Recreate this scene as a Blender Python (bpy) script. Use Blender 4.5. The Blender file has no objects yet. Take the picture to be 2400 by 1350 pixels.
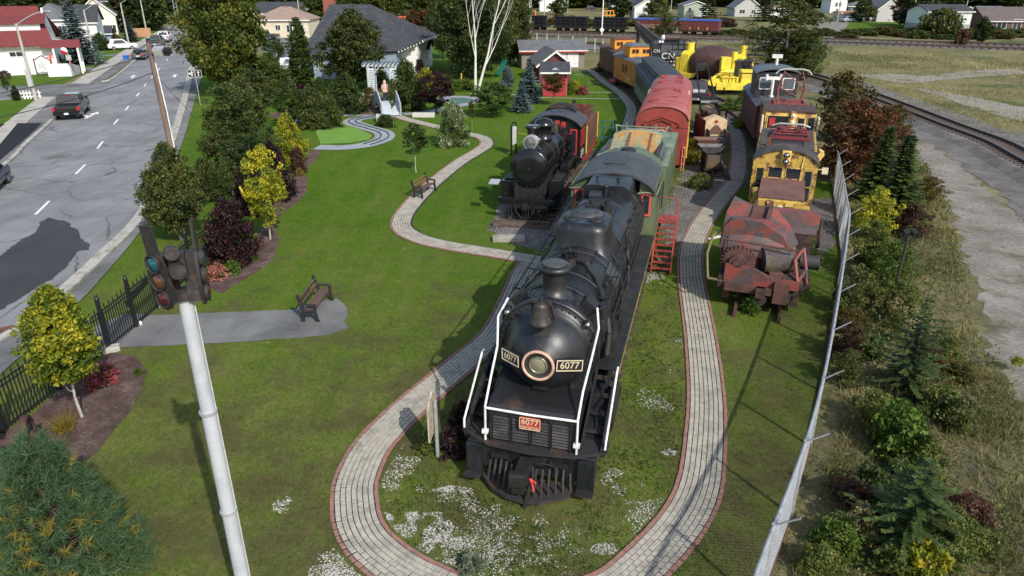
import bpy, math, random
import numpy as np
from mathutils import Vector, Matrix, noise
R = math.radians
scn = bpy.context.scene
COL = scn.collection
random.seed(7)

# ---------------------------------------------------------------- camera, sky, sun, exposure
FPX, PITCH, CAMH = 1655.0, R(23.7), 10.9
cam = bpy.data.cameras.new('camera'); camo = bpy.data.objects.new('camera', cam); COL.objects.link(camo)
camo.location = (0, 0, CAMH); camo.rotation_euler = (math.pi/2 - PITCH, 0, 0)
cam.sensor_width = 36; cam.lens = FPX/2400*36; cam.clip_end = 3000; cam.clip_start = .1
scn.camera = camo
SUN_EL = R(39); SH = (-0.5, 0.866)                    # shadows fall away from the camera and to the west side
w = bpy.data.worlds.new('World'); scn.world = w; w.use_nodes = True
nt = w.node_tree; bg = nt.nodes['Background']
sky = nt.nodes.new('ShaderNodeTexSky'); sky.sky_type = 'NISHITA'; sky.sun_disc = False
sky.sun_elevation = SUN_EL; sky.sun_rotation = math.atan2(-SH[0], -SH[1])
sky.air_density = 1.2; sky.dust_density = 1.5
nt.links.new(sky.outputs[0], bg.inputs[0]); bg.inputs[1].default_value = 0.15
sl = bpy.data.lights.new('sun', 'SUN'); so = bpy.data.objects.new('sun', sl); COL.objects.link(so)
sl.energy = 3.5; sl.angle = R(0.6); sl.color = (1, .955, .88)
sd = Vector((SH[0]*math.cos(SUN_EL), SH[1]*math.cos(SUN_EL), -math.sin(SUN_EL)))
so.rotation_euler = sd.to_track_quat('-Z', 'Y').to_euler(); so.location = (40, -40, 60)
vs = scn.view_settings; vs.view_transform = 'Standard'; vs.look = 'None'; vs.gamma = 1; vs.use_curve_mapping = False
vs.exposure = 0.3
scn.cycles.use_denoising = True
scn.cycles.max_bounces = 6; scn.cycles.transparent_max_bounces = 8

def G(px, py, z=0.0):                                  # the place on the ground that a spot of the photograph shows
    u = (px-1200)/FPX; v = (py-675)/FPX
    dn = math.sin(PITCH)+v*math.cos(PITCH); fw = math.cos(PITCH)-v*math.sin(PITCH)
    t = (CAMH-z)/dn
    return (u*t, fw*t)

# ---------------------------------------------------------------- materials
MATS = {}
def _new(key):
    m = bpy.data.materials.new(key); m.use_nodes = True; MATS[key] = m
    n = m.node_tree; p = n.nodes['Principled BSDF']
    return m, n, p
def N(n, t, **k):
    o = n.nodes.new(t)
    for a, b in k.items(): setattr(o, a, b)
    return o
def ramp(n, fac, stops):
    r = N(n, 'ShaderNodeValToRGB'); e = r.color_ramp.elements
    while len(e) < len(stops): e.new(.5)
    for i, (p, c) in enumerate(stops):
        e[i].position = p; e[i].color = (*c, 1) if len(c) == 3 else c
    n.links.new(fac, r.inputs[0]); return r.outputs[0]
def mixc(n, f, a, b, mode='MIX'):
    m = N(n, 'ShaderNodeMix', data_type='RGBA', blend_type=mode)
    for s, v in ((0, f), (6, a), (7, b)):
        if isinstance(v, (int, float)): m.inputs[s].default_value = v
        elif isinstance(v, tuple): m.inputs[s].default_value = (*v, 1)
        else: n.links.new(v, m.inputs[s])
    return m.outputs[2]
def noi(n, vec, sc, det=6, rough=.6):
    t = N(n, 'ShaderNodeTexNoise'); t.inputs['Scale'].default_value = sc; t.inputs['Detail'].default_value = det
    t.inputs['Roughness'].default_value = rough; n.links.new(vec, t.inputs['Vector']); return t.outputs[0]
def coords(n, kind='Object', scale=None):
    c = N(n, 'ShaderNodeTexCoord').outputs[kind]
    if scale:
        m = N(n, 'ShaderNodeMapping'); m.inputs['Scale'].default_value = scale; n.links.new(c, m.inputs[0]); c = m.outputs[0]
    return c
def mat(key, c, c2=None, sc=2.0, rough=.6, metal=0.0, bump=.0, bsc=30, thr=(.48, .6), var=.18, vsc=9, scale=None, world=False, c3=None, thr3=(.55, .65), spec=.5):
    """paint / metal / stone: base colour, a second colour (wear, rust, dirt) in patches, fine relief"""
    if key in MATS: return MATS[key]
    m, n, p = _new(key)
    co = N(n, 'ShaderNodeNewGeometry').outputs['Position'] if world else coords(n, 'Object', scale)
    col = None
    if c2:
        col = mixc(n, ramp(n, noi(n, co, sc), [(thr[0], (0, 0, 0)), (thr[1], (1, 1, 1))]), c, c2)
        if c3: col = mixc(n, ramp(n, noi(n, co, sc*2.7), [(thr3[0], (0, 0, 0)), (thr3[1], (1, 1, 1))]), col, c3)
    else: col = c
    g = ramp(n, noi(n, co, vsc), [(.3, (1-var,)*3), (.7, (1+var*.6,)*3)])
    col = mixc(n, 1.0, col, g, 'MULTIPLY')
    n.links.new(col, p.inputs['Base Color'])
    p.inputs['Roughness'].default_value = rough; p.inputs['Metallic'].default_value = metal
    p.inputs['Specular IOR Level'].default_value = spec
    if bump:
        b = N(n, 'ShaderNodeBump'); b.inputs['Strength'].default_value = bump; b.inputs['Distance'].default_value = .02
        n.links.new(noi(n, co, bsc, 4), b.inputs['Height']); n.links.new(b.outputs[0], p.inputs['Normal'])
    return m
def leafmat(key, a, b, c, nsc=.7, trans=.36):
    """foliage: colour differs from leaf to leaf (attribute v) and softly from clump to clump"""
    if key in MATS: return MATS[key]
    m, n, p = _new(key); n.nodes.remove(p)
    at = N(n, 'ShaderNodeAttribute', attribute_name='v')
    col = ramp(n, at.outputs['Fac'], [(.15, a), (.55, b), (.95, c)])
    oi = N(n, 'ShaderNodeObjectInfo')
    hs = N(n, 'ShaderNodeHueSaturation')
    mr = N(n, 'ShaderNodeMapRange'); n.links.new(oi.outputs['Random'], mr.inputs[0]); mr.inputs[3].default_value = .8; mr.inputs[4].default_value = 1.18
    n.links.new(mr.outputs[0], hs.inputs['Value'])
    col = mixc(n, 1.0, col, ramp(n, noi(n, coords(n), nsc, 3), [(.3, (.72, .76, .7)), (.7, (1.2, 1.16, 1.1))]), 'MULTIPLY')
    n.links.new(col, hs.inputs['Color'])
    d = N(n, 'ShaderNodeBsdfPrincipled'); d.inputs['Roughness'].default_value = .55; d.inputs['Specular IOR Level'].default_value = .25
    t = N(n, 'ShaderNodeBsdfTranslucent'); x = N(n, 'ShaderNodeMixShader'); x.inputs[0].default_value = trans
    for s in (d.inputs['Base Color'], t.inputs['Color']): n.links.new(hs.outputs[0], s)
    n.links.new(d.outputs[0], x.inputs[1]); n.links.new(t.outputs[0], x.inputs[2])
    n.links.new(x.outputs[0], n.nodes['Material Output'].inputs['Surface']); return m
def glass(key, c=(.02, .025, .03), rough=.06):
    if key in MATS: return MATS[key]
    m, n, p = _new(key); p.inputs['Base Color'].default_value = (*c, 1); p.inputs['Roughness'].default_value = rough
    p.inputs['Specular IOR Level'].default_value = .8; return m

# ---------------------------------------------------------------- mesh builder
class B:
    def __init__(s): s.v = []; s.f = []; s.s = []
    def add(s, vs, fs, sm=False):
        o = len(s.v); s.v += [tuple(v) for v in vs]; s.f += [tuple(i+o for i in f) for f in fs]; s.s += [sm]*len(fs); return s
    def box(s, x0, x1, y0, y1, z0, z1):
        return s.add([(x0,y0,z0),(x1,y0,z0),(x1,y1,z0),(x0,y1,z0),(x0,y0,z1),(x1,y0,z1),(x1,y1,z1),(x0,y1,z1)],
                     [(3,2,1,0),(4,5,6,7),(0,1,5,4),(1,2,6,5),(2,3,7,6),(3,0,4,7)])
    def obox(s, c, d, rx=0, ry=0, rz=0):
        M = Matrix.Translation(c) @ Matrix.Rotation(rz, 4, 'Z') @ Matrix.Rotation(ry, 4, 'Y') @ Matrix.Rotation(rx, 4, 'X')
        b = B().box(-d[0]/2, d[0]/2, -d[1]/2, d[1]/2, -d[2]/2, d[2]/2)
        return s.add([M @ Vector(v) for v in b.v], b.f)
    def bar(s, a, b, w, h=None):                       # square bar between two points
        a = Vector(a); b = Vector(b); d = b-a; L = d.length
        if L < 1e-6: return s
        M = Matrix.Translation((a+b)/2) @ d.to_track_quat('Y', 'Z').to_matrix().to_4x4()
        q = B().box(-w/2, w/2, -L/2, L/2, -(h or w)/2, (h or w)/2)
        return s.add([M @ Vector(v) for v in q.v], q.f)
    def cyl(s, a, b, r, r1=None, n=12, cap=True):
        a = Vector(a); b = Vector(b); r1 = r if r1 is None else r1
        q = (b-a).to_track_quat('Z', 'Y'); vs = []
        for k in range(n):
            t = 2*math.pi*k/n; d = q @ Vector((math.cos(t), math.sin(t), 0)); vs += [a+d*r, b+d*r1]
        s.add(vs, [(2*k, 2*((k+1)%n), 2*((k+1)%n)+1, 2*k+1) for k in range(n)], n > 6)
        if cap:
            if r > 1e-4: s.add([vs[2*k] for k in range(n)], [tuple(range(n))[::-1]])
            if r1 > 1e-4: s.add([vs[2*k+1] for k in range(n)], [tuple(range(n))])
        return s
    def tube(s, pts, r, n=6):
        for i in range(len(pts)-1):
            s.cyl(pts[i], pts[i+1], r, n=n, cap=True)
        return s
    def lathe(s, prof, o=(0,0,0), axis=(0,0,1), n=24, a0=0, a1=2*math.pi, sx=1.0):
        q = Vector(axis).to_track_quat('Z', 'Y'); o = Vector(o); full = abs(a1-a0-2*math.pi) < 1e-6
        m = n if full else n+1; vs = []
        for r, h in prof:
            for k in range(m):
                t = a0+(a1-a0)*k/n; vs.append(o + q @ Vector((math.cos(t)*r*sx, math.sin(t)*r, h)))
        fs = []
        for i in range(len(prof)-1):
            for k in range(n):
                k2 = (k+1) % m; fs.append((i*m+k, i*m+k2, (i+1)*m+k2, (i+1)*m+k))
        s.add(vs, fs, True)
        return s
    def prism(s, poly, axis, a, b, sm=False):          # polygon swept along x, y or z
        n = len(poly)
        def P(p, t): return (t, p[0], p[1]) if axis == 'x' else (p[0], t, p[1]) if axis == 'y' else (p[0], p[1], t)
        va = [P(p, a) for p in poly]; vb = [P(p, b) for p in poly]
        s.add(va+vb, [(k, (k+1) % n, n+(k+1) % n, n+k) for k in range(n)], sm)
        s.add(va, [tuple(range(n))[::-1]]); s.add(vb, [tuple(range(n))]); return s
    def sph(s, c, r, sc=(1,1,1), n=12, m=8, lo=-1.0, hi=1.0):
        vs = []; fs = []
        for i in range(m+1):
            t = math.asin(lo)+(math.asin(hi)-math.asin(lo))*i/m
            for k in range(n):
                p = 2*math.pi*k/n; vs.append((c[0]+r*sc[0]*math.cos(t)*math.cos(p), c[1]+r*sc[1]*math.cos(t)*math.sin(p), c[2]+r*sc[2]*math.sin(t)))
        for i in range(m):
            for k in range(n): fs.append((i*n+k, i*n+(k+1) % n, (i+1)*n+(k+1) % n, (i+1)*n+k))
        return s.add(vs, fs, True)
    def poly(s, pts): return s.add(pts, [tuple(range(len(pts)))])
    def slab(s, pts, t):                               # a thick flat plate from 3+ points (t straight up)
        n = len(pts); lo = [tuple(p) for p in pts]; hi = [(p[0], p[1], p[2]+t) for p in pts]
        return s.add(lo+hi, [tuple(range(n))[::-1], tuple(range(n, 2*n))]+[(k, (k+1) % n, n+(k+1) % n, n+k) for k in range(n)])
    def mesh(s, name):
        me = bpy.data.meshes.new(name); me.from_pydata(s.v, [], s.f); me.polygons.foreach_set('use_smooth', s.s); me.update(); return me
def link(name, data, parent=None, m=None):
    o = bpy.data.objects.new(name, data); COL.objects.link(o)
    if parent: o.parent = parent
    if m and data: data.materials.append(m)
    return o
def part(name, b, m, parent=None, bev=0, label=None, kind=None, fix=True):
    me = b.mesh(name)
    if fix:
        import bmesh
        bm = bmesh.new(); bm.from_mesh(me); bmesh.ops.recalc_face_normals(bm, faces=bm.faces); bm.to_mesh(me); bm.free()
    o = link(name, me, parent, m)
    if bev:
        md = o.modifiers.new('bevel', 'BEVEL'); md.width = bev; md.segments = 2; md.limit_method = 'ANGLE'; md.angle_limit = R(40)
    if label: o['label'] = label
    if kind: o['kind'] = kind
    return o
def tag(o, label, cat, group=None):
    o['label'] = label; o['category'] = cat
    if group: o['group'] = group
    return o
def thing(name, label, cat, loc=(0,0,0), rz=0, group=None):
    o = bpy.data.objects.new(name, None); COL.objects.link(o); o.empty_display_size = .2
    o.location = (loc[0], loc[1], loc[2] if len(loc) > 2 else 0); o.rotation_euler = (0, 0, rz)
    return tag(o, label, cat, group)
def struct(name, b, m, parent=None):
    o = part(name, b, m, parent)
    if not parent: o['kind'] = 'structure'
    return o
def clone(o, parent=None, loc=None, rz=None, label=None, scale=None):
    c = o.copy(); COL.objects.link(c); c.parent = parent
    for ch in list(o.children): clone(ch, c)
    if loc is not None: c.location = loc if len(loc) == 3 else (*loc, 0)
    if rz is not None: c.rotation_euler = (0, 0, rz)
    if scale is not None: c.scale = scale if hasattr(scale, '__len__') else (scale,)*3
    if label: c['label'] = label
    return c
def parts(name, bs, m, parent=None, **k):
    for b in bs: part(name, b, m, parent, **k)
def text(name, body, size, m, parent, loc, rot, ext=.006, width=1.0):
    cu = bpy.data.curves.new(name, 'FONT'); cu.body = body; cu.size = size; cu.extrude = ext; cu.resolution_u = 4
    cu.align_x = 'CENTER'; cu.align_y = 'CENTER'
    o = bpy.data.objects.new(name, cu); COL.objects.link(o); bpy.context.view_layer.update()
    me = bpy.data.meshes.new_from_object(o.evaluated_get(bpy.context.evaluated_depsgraph_get())); bpy.data.objects.remove(o)
    me.name = name; me.materials.clear(); o = link(name, me, parent, m); o.location = loc; o.rotation_euler = rot
    o.scale = (width, 1, 1); return o
def spline(pts, step=.25):
    """smooth curve through points, sampled evenly"""
    P = [Vector((p[0], p[1], 0)) for p in pts]; P = [P[0]*2-P[1]]+P+[P[-1]*2-P[-2]]; out = []
    for i in range(1, len(P)-2):
        for k in range(40):
            t = k/40; a, b, c, d = P[i-1], P[i], P[i+1], P[i+2]
            out.append(.5*((2*b)+(c-a)*t+(2*a-5*b+4*c-d)*t*t+(3*b-a-3*c+d)*t**3))
    out.append(P[-2]); res = [out[0]]; acc = 0
    for i in range(1, len(out)):
        L = (out[i]-out[i-1]).length; d = step-acc
        while d <= L:
            res.append(out[i-1].lerp(out[i], d/L)); d += step
        acc = L-(d-step)
    return res
def ribbon(name, pts, wid, z, m, step=.5, jit=0):
    P = spline(pts, step); b = B(); vs = []
    for i, p in enumerate(P):
        t = (P[min(i+1, len(P)-1)]-P[max(i-1, 0)]).normalized(); nrm = Vector((t.y, -t.x, 0))
        j1 = noise.noise(p*1.3)*jit; j2 = noise.noise(p*1.3+Vector((9, 9, 9)))*jit
        wd = wid(i/len(P)) if callable(wid) else wid
        for q in (p-nrm*(wd/2+j1), p+nrm*(wd/2+j2)): vs.append((q.x, q.y, z))
    b.add(vs, [(2*i, 2*i+1, 2*i+3, 2*i+2) for i in range(len(P)-1)]); return struct(name, b, m)
def outline(pts, step=.6, jit=.12):
    out = []
    for i in range(len(pts)):
        a = Vector((*pts[i], 0)); b = Vector((*pts[(i+1) % len(pts)], 0)); L = (b-a).length; k = max(1, min(60, int(L/step)))
        for j in range(k):
            p = a.lerp(b, j/k)
            if jit: p += Vector((noise.noise(p*1.1), noise.noise(p*1.1+Vector((5, 3, 1))), 0))*jit + Vector((noise.noise(p*4.1), noise.noise(p*4.3+Vector((5, 3, 1))), 0))*jit*.5
            out.append((p.x, p.y))
    return out
def sheet(name, pxs, z, m, jit=.12, step=.6, world=False):
    pts = pxs if world else [G(*p) for p in pxs]
    o = outline(pts, step, jit) if jit else pts
    b = B().poly([(x, y, z) for x, y in o]); me = b.mesh(name)
    import bmesh
    bm = bmesh.new(); bm.from_mesh(me); bmesh.ops.triangulate(bm, faces=bm.faces); bmesh.ops.recalc_face_normals(bm, faces=bm.faces)
    for f in bm.faces:
        if f.normal.z < 0: f.normal_flip()
    bm.to_mesh(me); bm.free()
    ob = link(name, me, None, m); ob['kind'] = 'structure'; return ob
def inside(pts, poly):                                 # numpy point-in-polygon
    x = pts[:, 0]; y = pts[:, 1]; c = np.zeros(len(x), bool); j = len(poly)-1
    for i in range(len(poly)):
        xi, yi = poly[i]; xj, yj = poly[j]
        c ^= ((yi > y) != (yj > y)) & (x < (xj-xi)*(y-yi)/((yj-yi) or 1e-9)+xi); j = i
    return c
def npmesh(name, V, F, attr=None, m=None):             # V (n,3), F (k,3|4) -> mesh, fast
    me = bpy.data.meshes.new(name); n, k = F.shape
    me.vertices.add(len(V)); me.vertices.foreach_set('co', V.astype(np.float32).ravel())
    me.loops.add(n*k); me.loops.foreach_set('vertex_index', F.astype(np.int32).ravel())
    me.polygons.add(n); me.polygons.foreach_set('loop_start', np.arange(0, n*k, k, dtype=np.int32))
    try: me.polygons.foreach_set('loop_total', np.full(n, k, np.int32))
    except Exception: pass
    me.update(calc_edges=True); me.shade_flat()
    if attr is not None:
        a = me.attributes.new('v', 'FLOAT', 'FACE'); a.data.foreach_set('value', attr.astype(np.float32))
    if m: me.materials.append(m)
    return me

# ---------------------------------------------------------------- plants
def unit(rng, n):
    v = rng.normal(size=(n, 3)); return v/np.linalg.norm(v, axis=1)[:, None]
def leafquads(C, size, rng, asp=.55, up=.35):
    n = len(C); nr = unit(rng, n); nr[:, 2] = np.abs(nr[:, 2])+up; nr /= np.linalg.norm(nr, axis=1)[:, None]
    a = np.cross(nr, unit(rng, n)); a /= np.linalg.norm(a, axis=1)[:, None]+1e-9; b = np.cross(nr, a)
    s = (size*rng.uniform(.65, 1.3, n))[:, None]; a = a*s; b = b*s*asp
    V = np.stack([C-a, C+b-a*.1, C+a, C-b-a*.1], 1).reshape(-1, 3)
    return V, np.arange(4*n).reshape(n, 4)
PROF = dict(ball=lambda h: np.sqrt(np.clip(1-(1.9*h-.9)**2, 0, 1)), egg=lambda h: np.clip(np.sin(np.pi*np.clip(h, 0, 1)**.72), 0, 1)**.75,
            dome=lambda h: np.sqrt(np.clip(1-h**2, 0, 1))*np.where(h < .08, .85, 1), column=lambda h: np.clip(1-h**3.2, 0, 1)**.6*(.8+.2*np.sin(h*3.1)),
            cone=lambda h: np.clip(1-h, 0, 1)**.75, open=lambda h: np.clip(np.sin(np.pi*h**.8), 0, 1)**.6, oval=lambda h: np.clip(np.sin(np.pi*(h*.92+.06)), 0, 1)**.6)
def crown_mesh(name, seed, shape, W, H, z0, ncl, per, cr, leaf, asp=.6, lump=.35, hollow=.35, up=.35):
    rng = np.random.default_rng(seed); prof = PROF[shape]
    h = rng.uniform(0, 1, ncl*6); keep = rng.uniform(0, 1, len(h)) < prof(h)+.05; h = h[keep][:ncl]; n = len(h)
    th = rng.uniform(0, 2*np.pi, n); rho = prof(h)*np.sqrt(rng.uniform(hollow**2, 1, n))
    lumpf = 1+lump*(np.sin(th*3+seed+h*5)*.5+np.sin(th*5+h*11+seed*2)*.35+rng.normal(0, .25, n))
    cc = np.stack([np.cos(th)*rho*W/2*lumpf, np.sin(th)*rho*W/2*lumpf, z0+h*(H-z0)], 1)
    cv = rng.uniform(0, 1, n)
    k = rng.poisson(per, n)+4; idx = np.repeat(np.arange(n), k)
    off = unit(rng, len(idx))*(rng.uniform(.15, 1, len(idx))**.5)[:, None]*(cr*rng.uniform(.6, 1.35, n)[idx])[:, None]
    off[:, 2] *= .62
    C = cc[idx]+off; C[:, 2] = np.maximum(C[:, 2], .03)
    V, F = leafquads(C, leaf, rng, asp, up)
    return npmesh(name, V, F, np.clip(cv[idx]*.65+rng.uniform(0, .45, len(idx)), 0, 1)), cc
def trunk_mesh(name, H, r, cc=None, limbs=0, seed=0, top=.85, stems=1, spread=.12):
    b = B(); rng = random.Random(seed)
    for s in range(stems):
        a = rng.uniform(0, 6.28); lean = spread*H if stems > 1 else .02*H; pts = []
        for i in range(6):
            t = i/5; pts.append(Vector((math.cos(a)*lean*t+rng.uniform(-.5, .5)*r*(t > 0), math.sin(a)*lean*t+rng.uniform(-.5, .5)*r*(t > 0), H*top*t)))
        for i in range(5): b.cyl(pts[i], pts[i+1], r*(1-.8*i/5), r*(1-.8*(i+1)/5), n=8)
        if cc is not None:
            for j in range(limbs):
                c = Vector(cc[rng.randrange(len(cc))]); t = max(.15, min(.95, (c.z/H/top)-.18)); k = min(4, int(t*5)); p = pts[k].lerp(pts[k+1], t*5-k)
                m = p.lerp(c, .5)+Vector((0, 0, -.05*H*rng.random())); rr = r*(1-.75*t)*.45
                b.cyl(p, m, rr, rr*.65, n=5); b.cyl(m, c, rr*.65, rr*.2, n=5)
    return b.mesh(name)
def conifer_mesh(name, seed, H, W, tiers, nb, spray, droop=.25, z0=.04, pw=.9):
    rng = np.random.default_rng(seed); Cs = []; A = []; Bv = []; at = []
    for i in range(tiers):
        f = i/(tiers-1); z = H*(z0+(1-z0)*f**.95); L = (W/2)*(1-f)**pw*rng.uniform(.85, 1.12)+.06*W*(1-f)+.02
        n = max(4, int(nb*(1-f*.6))); ph = rng.uniform(0, 6.28)
        for j in range(n):
            a = ph+6.283*j/n+rng.normal(0, .12); l = L*rng.uniform(.55, 1.2); d = np.array([math.cos(a), math.sin(a), 0]); sd = np.array([-math.sin(a), math.cos(a), 0])
            ns = max(3, int(l/spray*2.2)); bv = rng.uniform(0, 1)
            for k in range(ns):
                t = (k+.6)/ns; p = d*l*t+np.array([0, 0, z-droop*l*t+.16*l*t*t])
                for sgn in (-1, 1, 0):
                    dd = d*(.75 if sgn else 1)+sd*sgn*.8+np.array([0, 0, rng.normal(0, .18)-.05]); dd /= np.linalg.norm(dd)
                    s = spray*(1.25-.55*t)*rng.uniform(.75, 1.25); q = np.cross(dd, [0, 0, 1.0]); q /= np.linalg.norm(q)+1e-9; q = q+np.array([0, 0, rng.normal(0, .35)])
                    Cs.append(p); A.append(dd*s); Bv.append(q*s*.26); at.append(np.clip(.25+.45*bv*.8+.35*t+rng.normal(0, .12), 0, 1))
    C = np.array(Cs); A = np.array(A); Bq = np.array(Bv)
    V = np.stack([C, C+A*.5+Bq, C+A, C+A*.5-Bq], 1).reshape(-1, 3)
    return npmesh(name, V, np.arange(len(V)).reshape(-1, 4), np.array(at))
def needles_mesh(name, seed, H, W, tufts, per, nl):      # long-needled pine: star-like tufts at branch ends
    rng = np.random.default_rng(seed); V = []; at = []
    h = rng.uniform(0, 1, tufts)**1.25; r = (W/2)*(1-h*.8)*np.sqrt(rng.uniform(.12, 1, tufts)); a = rng.uniform(0, 6.283, tufts)
    T = np.stack([np.cos(a)*r, np.sin(a)*r, .12+h*H*.95-.12*r], 1); ax = np.stack([np.cos(a)*.8, np.sin(a)*.8, rng.uniform(.5, 1.2, tufts)], 1)
    for i in range(tufts):
        d = unit(rng, per)*.85+ax[i]*rng.uniform(.35, .9); d /= np.linalg.norm(d, axis=1)[:, None]
        L = nl*rng.uniform(.6, 1.2, per)[:, None]; base = T[i]+ax[i]*rng.uniform(-.12, .12, per)[:, None]; q = np.cross(d, unit(rng, per)); q /= np.linalg.norm(q, axis=1)[:, None]; q *= .0065
        V.append(np.stack([base-q, base+q, base+d*L], 1)); yl = .03 if rng.uniform() > .13 or T[i][2] > H*.8 else .85
        at.append(np.clip(rng.uniform(0, .35, per)+yl*rng.uniform(.6, 1, per)+.1*(1-T[i][2]/H), 0, 1))
    V = np.concatenate(V).reshape(-1, 3)
    return npmesh(name, V, np.arange(len(V)).reshape(-1, 3), np.concatenate(at)), T
def blades_mesh(name, P, h, wid, rng, lean=.35, attr=None):
    n = len(P); a = rng.uniform(0, 6.283, n); d = np.stack([np.cos(a), np.sin(a), np.zeros(n)], 1); hh = (h*rng.uniform(.5, 1.3, n))[:, None]
    b = rng.uniform(0, 6.283, n); q = np.stack([np.cos(b), np.sin(b), np.zeros(n)], 1)*(np.zeros(n)+wid)[:, None]
    tip = P+d*hh*lean*rng.uniform(.2, 1.4, n)[:, None]; tip[:, 2] += hh[:, 0]
    V = np.stack([P-q, P+q, tip], 1).reshape(-1, 3)
    return npmesh(name, V, np.arange(3*n).reshape(n, 3), rng.uniform(0, 1, n) if attr is None else attr)

GREEN = leafmat('leaf_green', (.030, .058, .014), (.066, .105, .024), (.150, .175, .045))
DEEP = leafmat('leaf_deep', (.022, .045, .012), (.044, .076, .020), (.105, .128, .036))
OLIVE = leafmat('leaf_olive', (.038, .058, .016), (.080, .102, .027), (.165, .170, .046))
TURN = leafmat('leaf_turning', (.038, .066, .014), (.080, .112, .022), (.20, .17, .028))
LIME = leafmat('leaf_lime', (.085, .14, .018), (.27, .28, .02), (.50, .42, .03))
LIMEG = leafmat('leaf_limegreen', (.045, .095, .014), (.17, .21, .02), (.50, .43, .03))
BRIGHT = leafmat('leaf_bright', (.05, .10, .015), (.095, .16, .022), (.16, .22, .035))
PURPLE = leafmat('leaf_purple', (.012, .008, .010), (.032, .014, .018), (.075, .030, .028))
RED = leafmat('leaf_red', (.045, .042, .012), (.11, .045, .018), (.20, .070, .024))
RUSTY = leafmat('leaf_rusty', (.045, .055, .015), (.10, .085, .022), (.19, .11, .03))
BROWN = leafmat('leaf_brown', (.05, .026, .018), (.10, .05, .032), (.16, .085, .05))
BLUE = leafmat('needle_blue', (.035, .060, .064), (.10, .145, .155), (.20, .26, .28), trans=.12)
FIR = leafmat('needle_fir', (.018, .036, .010), (.042, .070, .018), (.10, .135, .036), trans=.15)
PINE = leafmat('needle_pine', (.062, .125, .058), (.14, .225, .10), (.34, .26, .04), trans=.15)
CEDAR = leafmat('needle_cedar', (.022, .042, .010), (.042, .072, .014), (.075, .105, .02), trans=.15)
SILVER = leafmat('leaf_silver', (.07, .10, .06), (.15, .19, .12), (.26, .29, .20))
FLOWER_PINK = leafmat('petal_pink', (.10, .12, .03), (.35, .06, .10), (.55, .13, .17))
FLOWER_CORAL = leafmat('petal_coral', (.14, .14, .05), (.50, .17, .14), (.65, .28, .24))
CREAM_LEAF = leafmat('leaf_cream', (.05, .09, .02), (.10, .15, .035), (.45, .46, .33))
YGRASS = leafmat('blade_gold', (.13, .12, .02), (.28, .20, .03), (.42, .28, .04))
DRYGRASS = leafmat('blade_dry', (.095, .10, .030), (.22, .195, .08), (.45, .39, .21), nsc=.25)
LAWNBLADE = leafmat('blade_lawn', (.050, .100, .012), (.085, .140, .018), (.16, .165, .04), nsc=.35)
WEED = leafmat('leaf_weed', (.05, .088, .016), (.115, .15, .03), (.24, .24, .065))
BARK = mat('bark', (.085, .065, .05), (.05, .038, .03), sc=6, rough=.9, bump=.6, scale=(1, 1, .25))
PALEBARK = mat('bark_pale', (.42, .40, .36), (.20, .18, .15), sc=5, rough=.85, bump=.3, thr=(.5, .62))
PROTO = {}
def proto(kind, v=0):
    key = (kind, v)
    if key in PROTO: return PROTO[key]
    s = 11+v*7+sum(map(ord, kind))
    K = dict(maple=('egg', 8, 10, 1.1, 330, 62, .85, .17, .16, 8), oak=('ball', 10, 11, 1.0, 520, 62, .95, .17, .24, 10),
             round=('egg', 5.5, 7, .7, 400, 62, .52, .115, .12, 8), shrub=('dome', 3, 2.4, .0, 190, 52, .34, .075, .04, 4), bush=('dome', 2, 1.5, .0, 110, 52, .26, .055, .03, 4),
             young=('oval', 2.4, 3.6, .7, 130, 50, .30, .07, .06, 6), topiary=('egg', 1.9, 3.9, 1.3, 320, 60, .25, .06, .05, 6), sapling=('oval', 1.3, 2.9, 1.25, 70, 46, .22, .055, .03, 5), column=('column', 1.6, 6.5, .0, 330, 62, .28, .07, .1, 0),
             poplar=('open', 5, 9, 1.2, 230, 42, .48, .11, .13, 16), scrub=('open', 2.6, 2.6, .05, 150, 36, .28, .065, .025, 8), far=('egg', 6, 7, .3, 130, 30, .75, .27, .14, 3),
             farshrub=('dome', 4, 2.2, .0, 90, 30, .5, .17, .05, 0), weedbush=('dome', 1.5, 1.1, .0, 80, 34, .2, .05, .015, 3), broad=('dome', 1.6, 1.3, .0, 70, 26, .22, .085, .015, 3))
    if kind in K:
        sh, W, H, z0, ncl, per, cr, leaf, tr, limbs = K[kind]
        cm, cc = crown_mesh(kind+'_crown', s, sh, W, H, z0, ncl, per, cr, leaf, lump=.5 if kind in ('poplar', 'scrub') else .3, hollow=.15 if kind in ('poplar', 'scrub') else .4)
        tm = trunk_mesh(kind+'_trunk', H, tr, cc, limbs, s, stems=3 if kind in ('shrub', 'bush', 'scrub', 'weedbush', 'broad') else 1)
        PROTO[key] = (tm, cm, W, H)
    elif kind == 'spruce': PROTO[key] = (trunk_mesh('spruce_trunk', 6, .1, top=.97), conifer_mesh('spruce_crown', s, 6, 3.0, 34, 15, .32), 3.0, 6)
    elif kind == 'farspruce': PROTO[key] = (trunk_mesh('spruce_trunk', 9, .14, top=.95), conifer_mesh('spruce_crown', s, 9, 4, 16, 10, .8), 4, 9)
    elif kind == 'fir': PROTO[key] = (trunk_mesh('fir_trunk', 3.4, .055, top=.98), conifer_mesh('fir_crown', s, 3.4, 2.5, 16, 9, .125, droop=.08, pw=.62), 2.6, 3.4)
    return PROTO[key]
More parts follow.
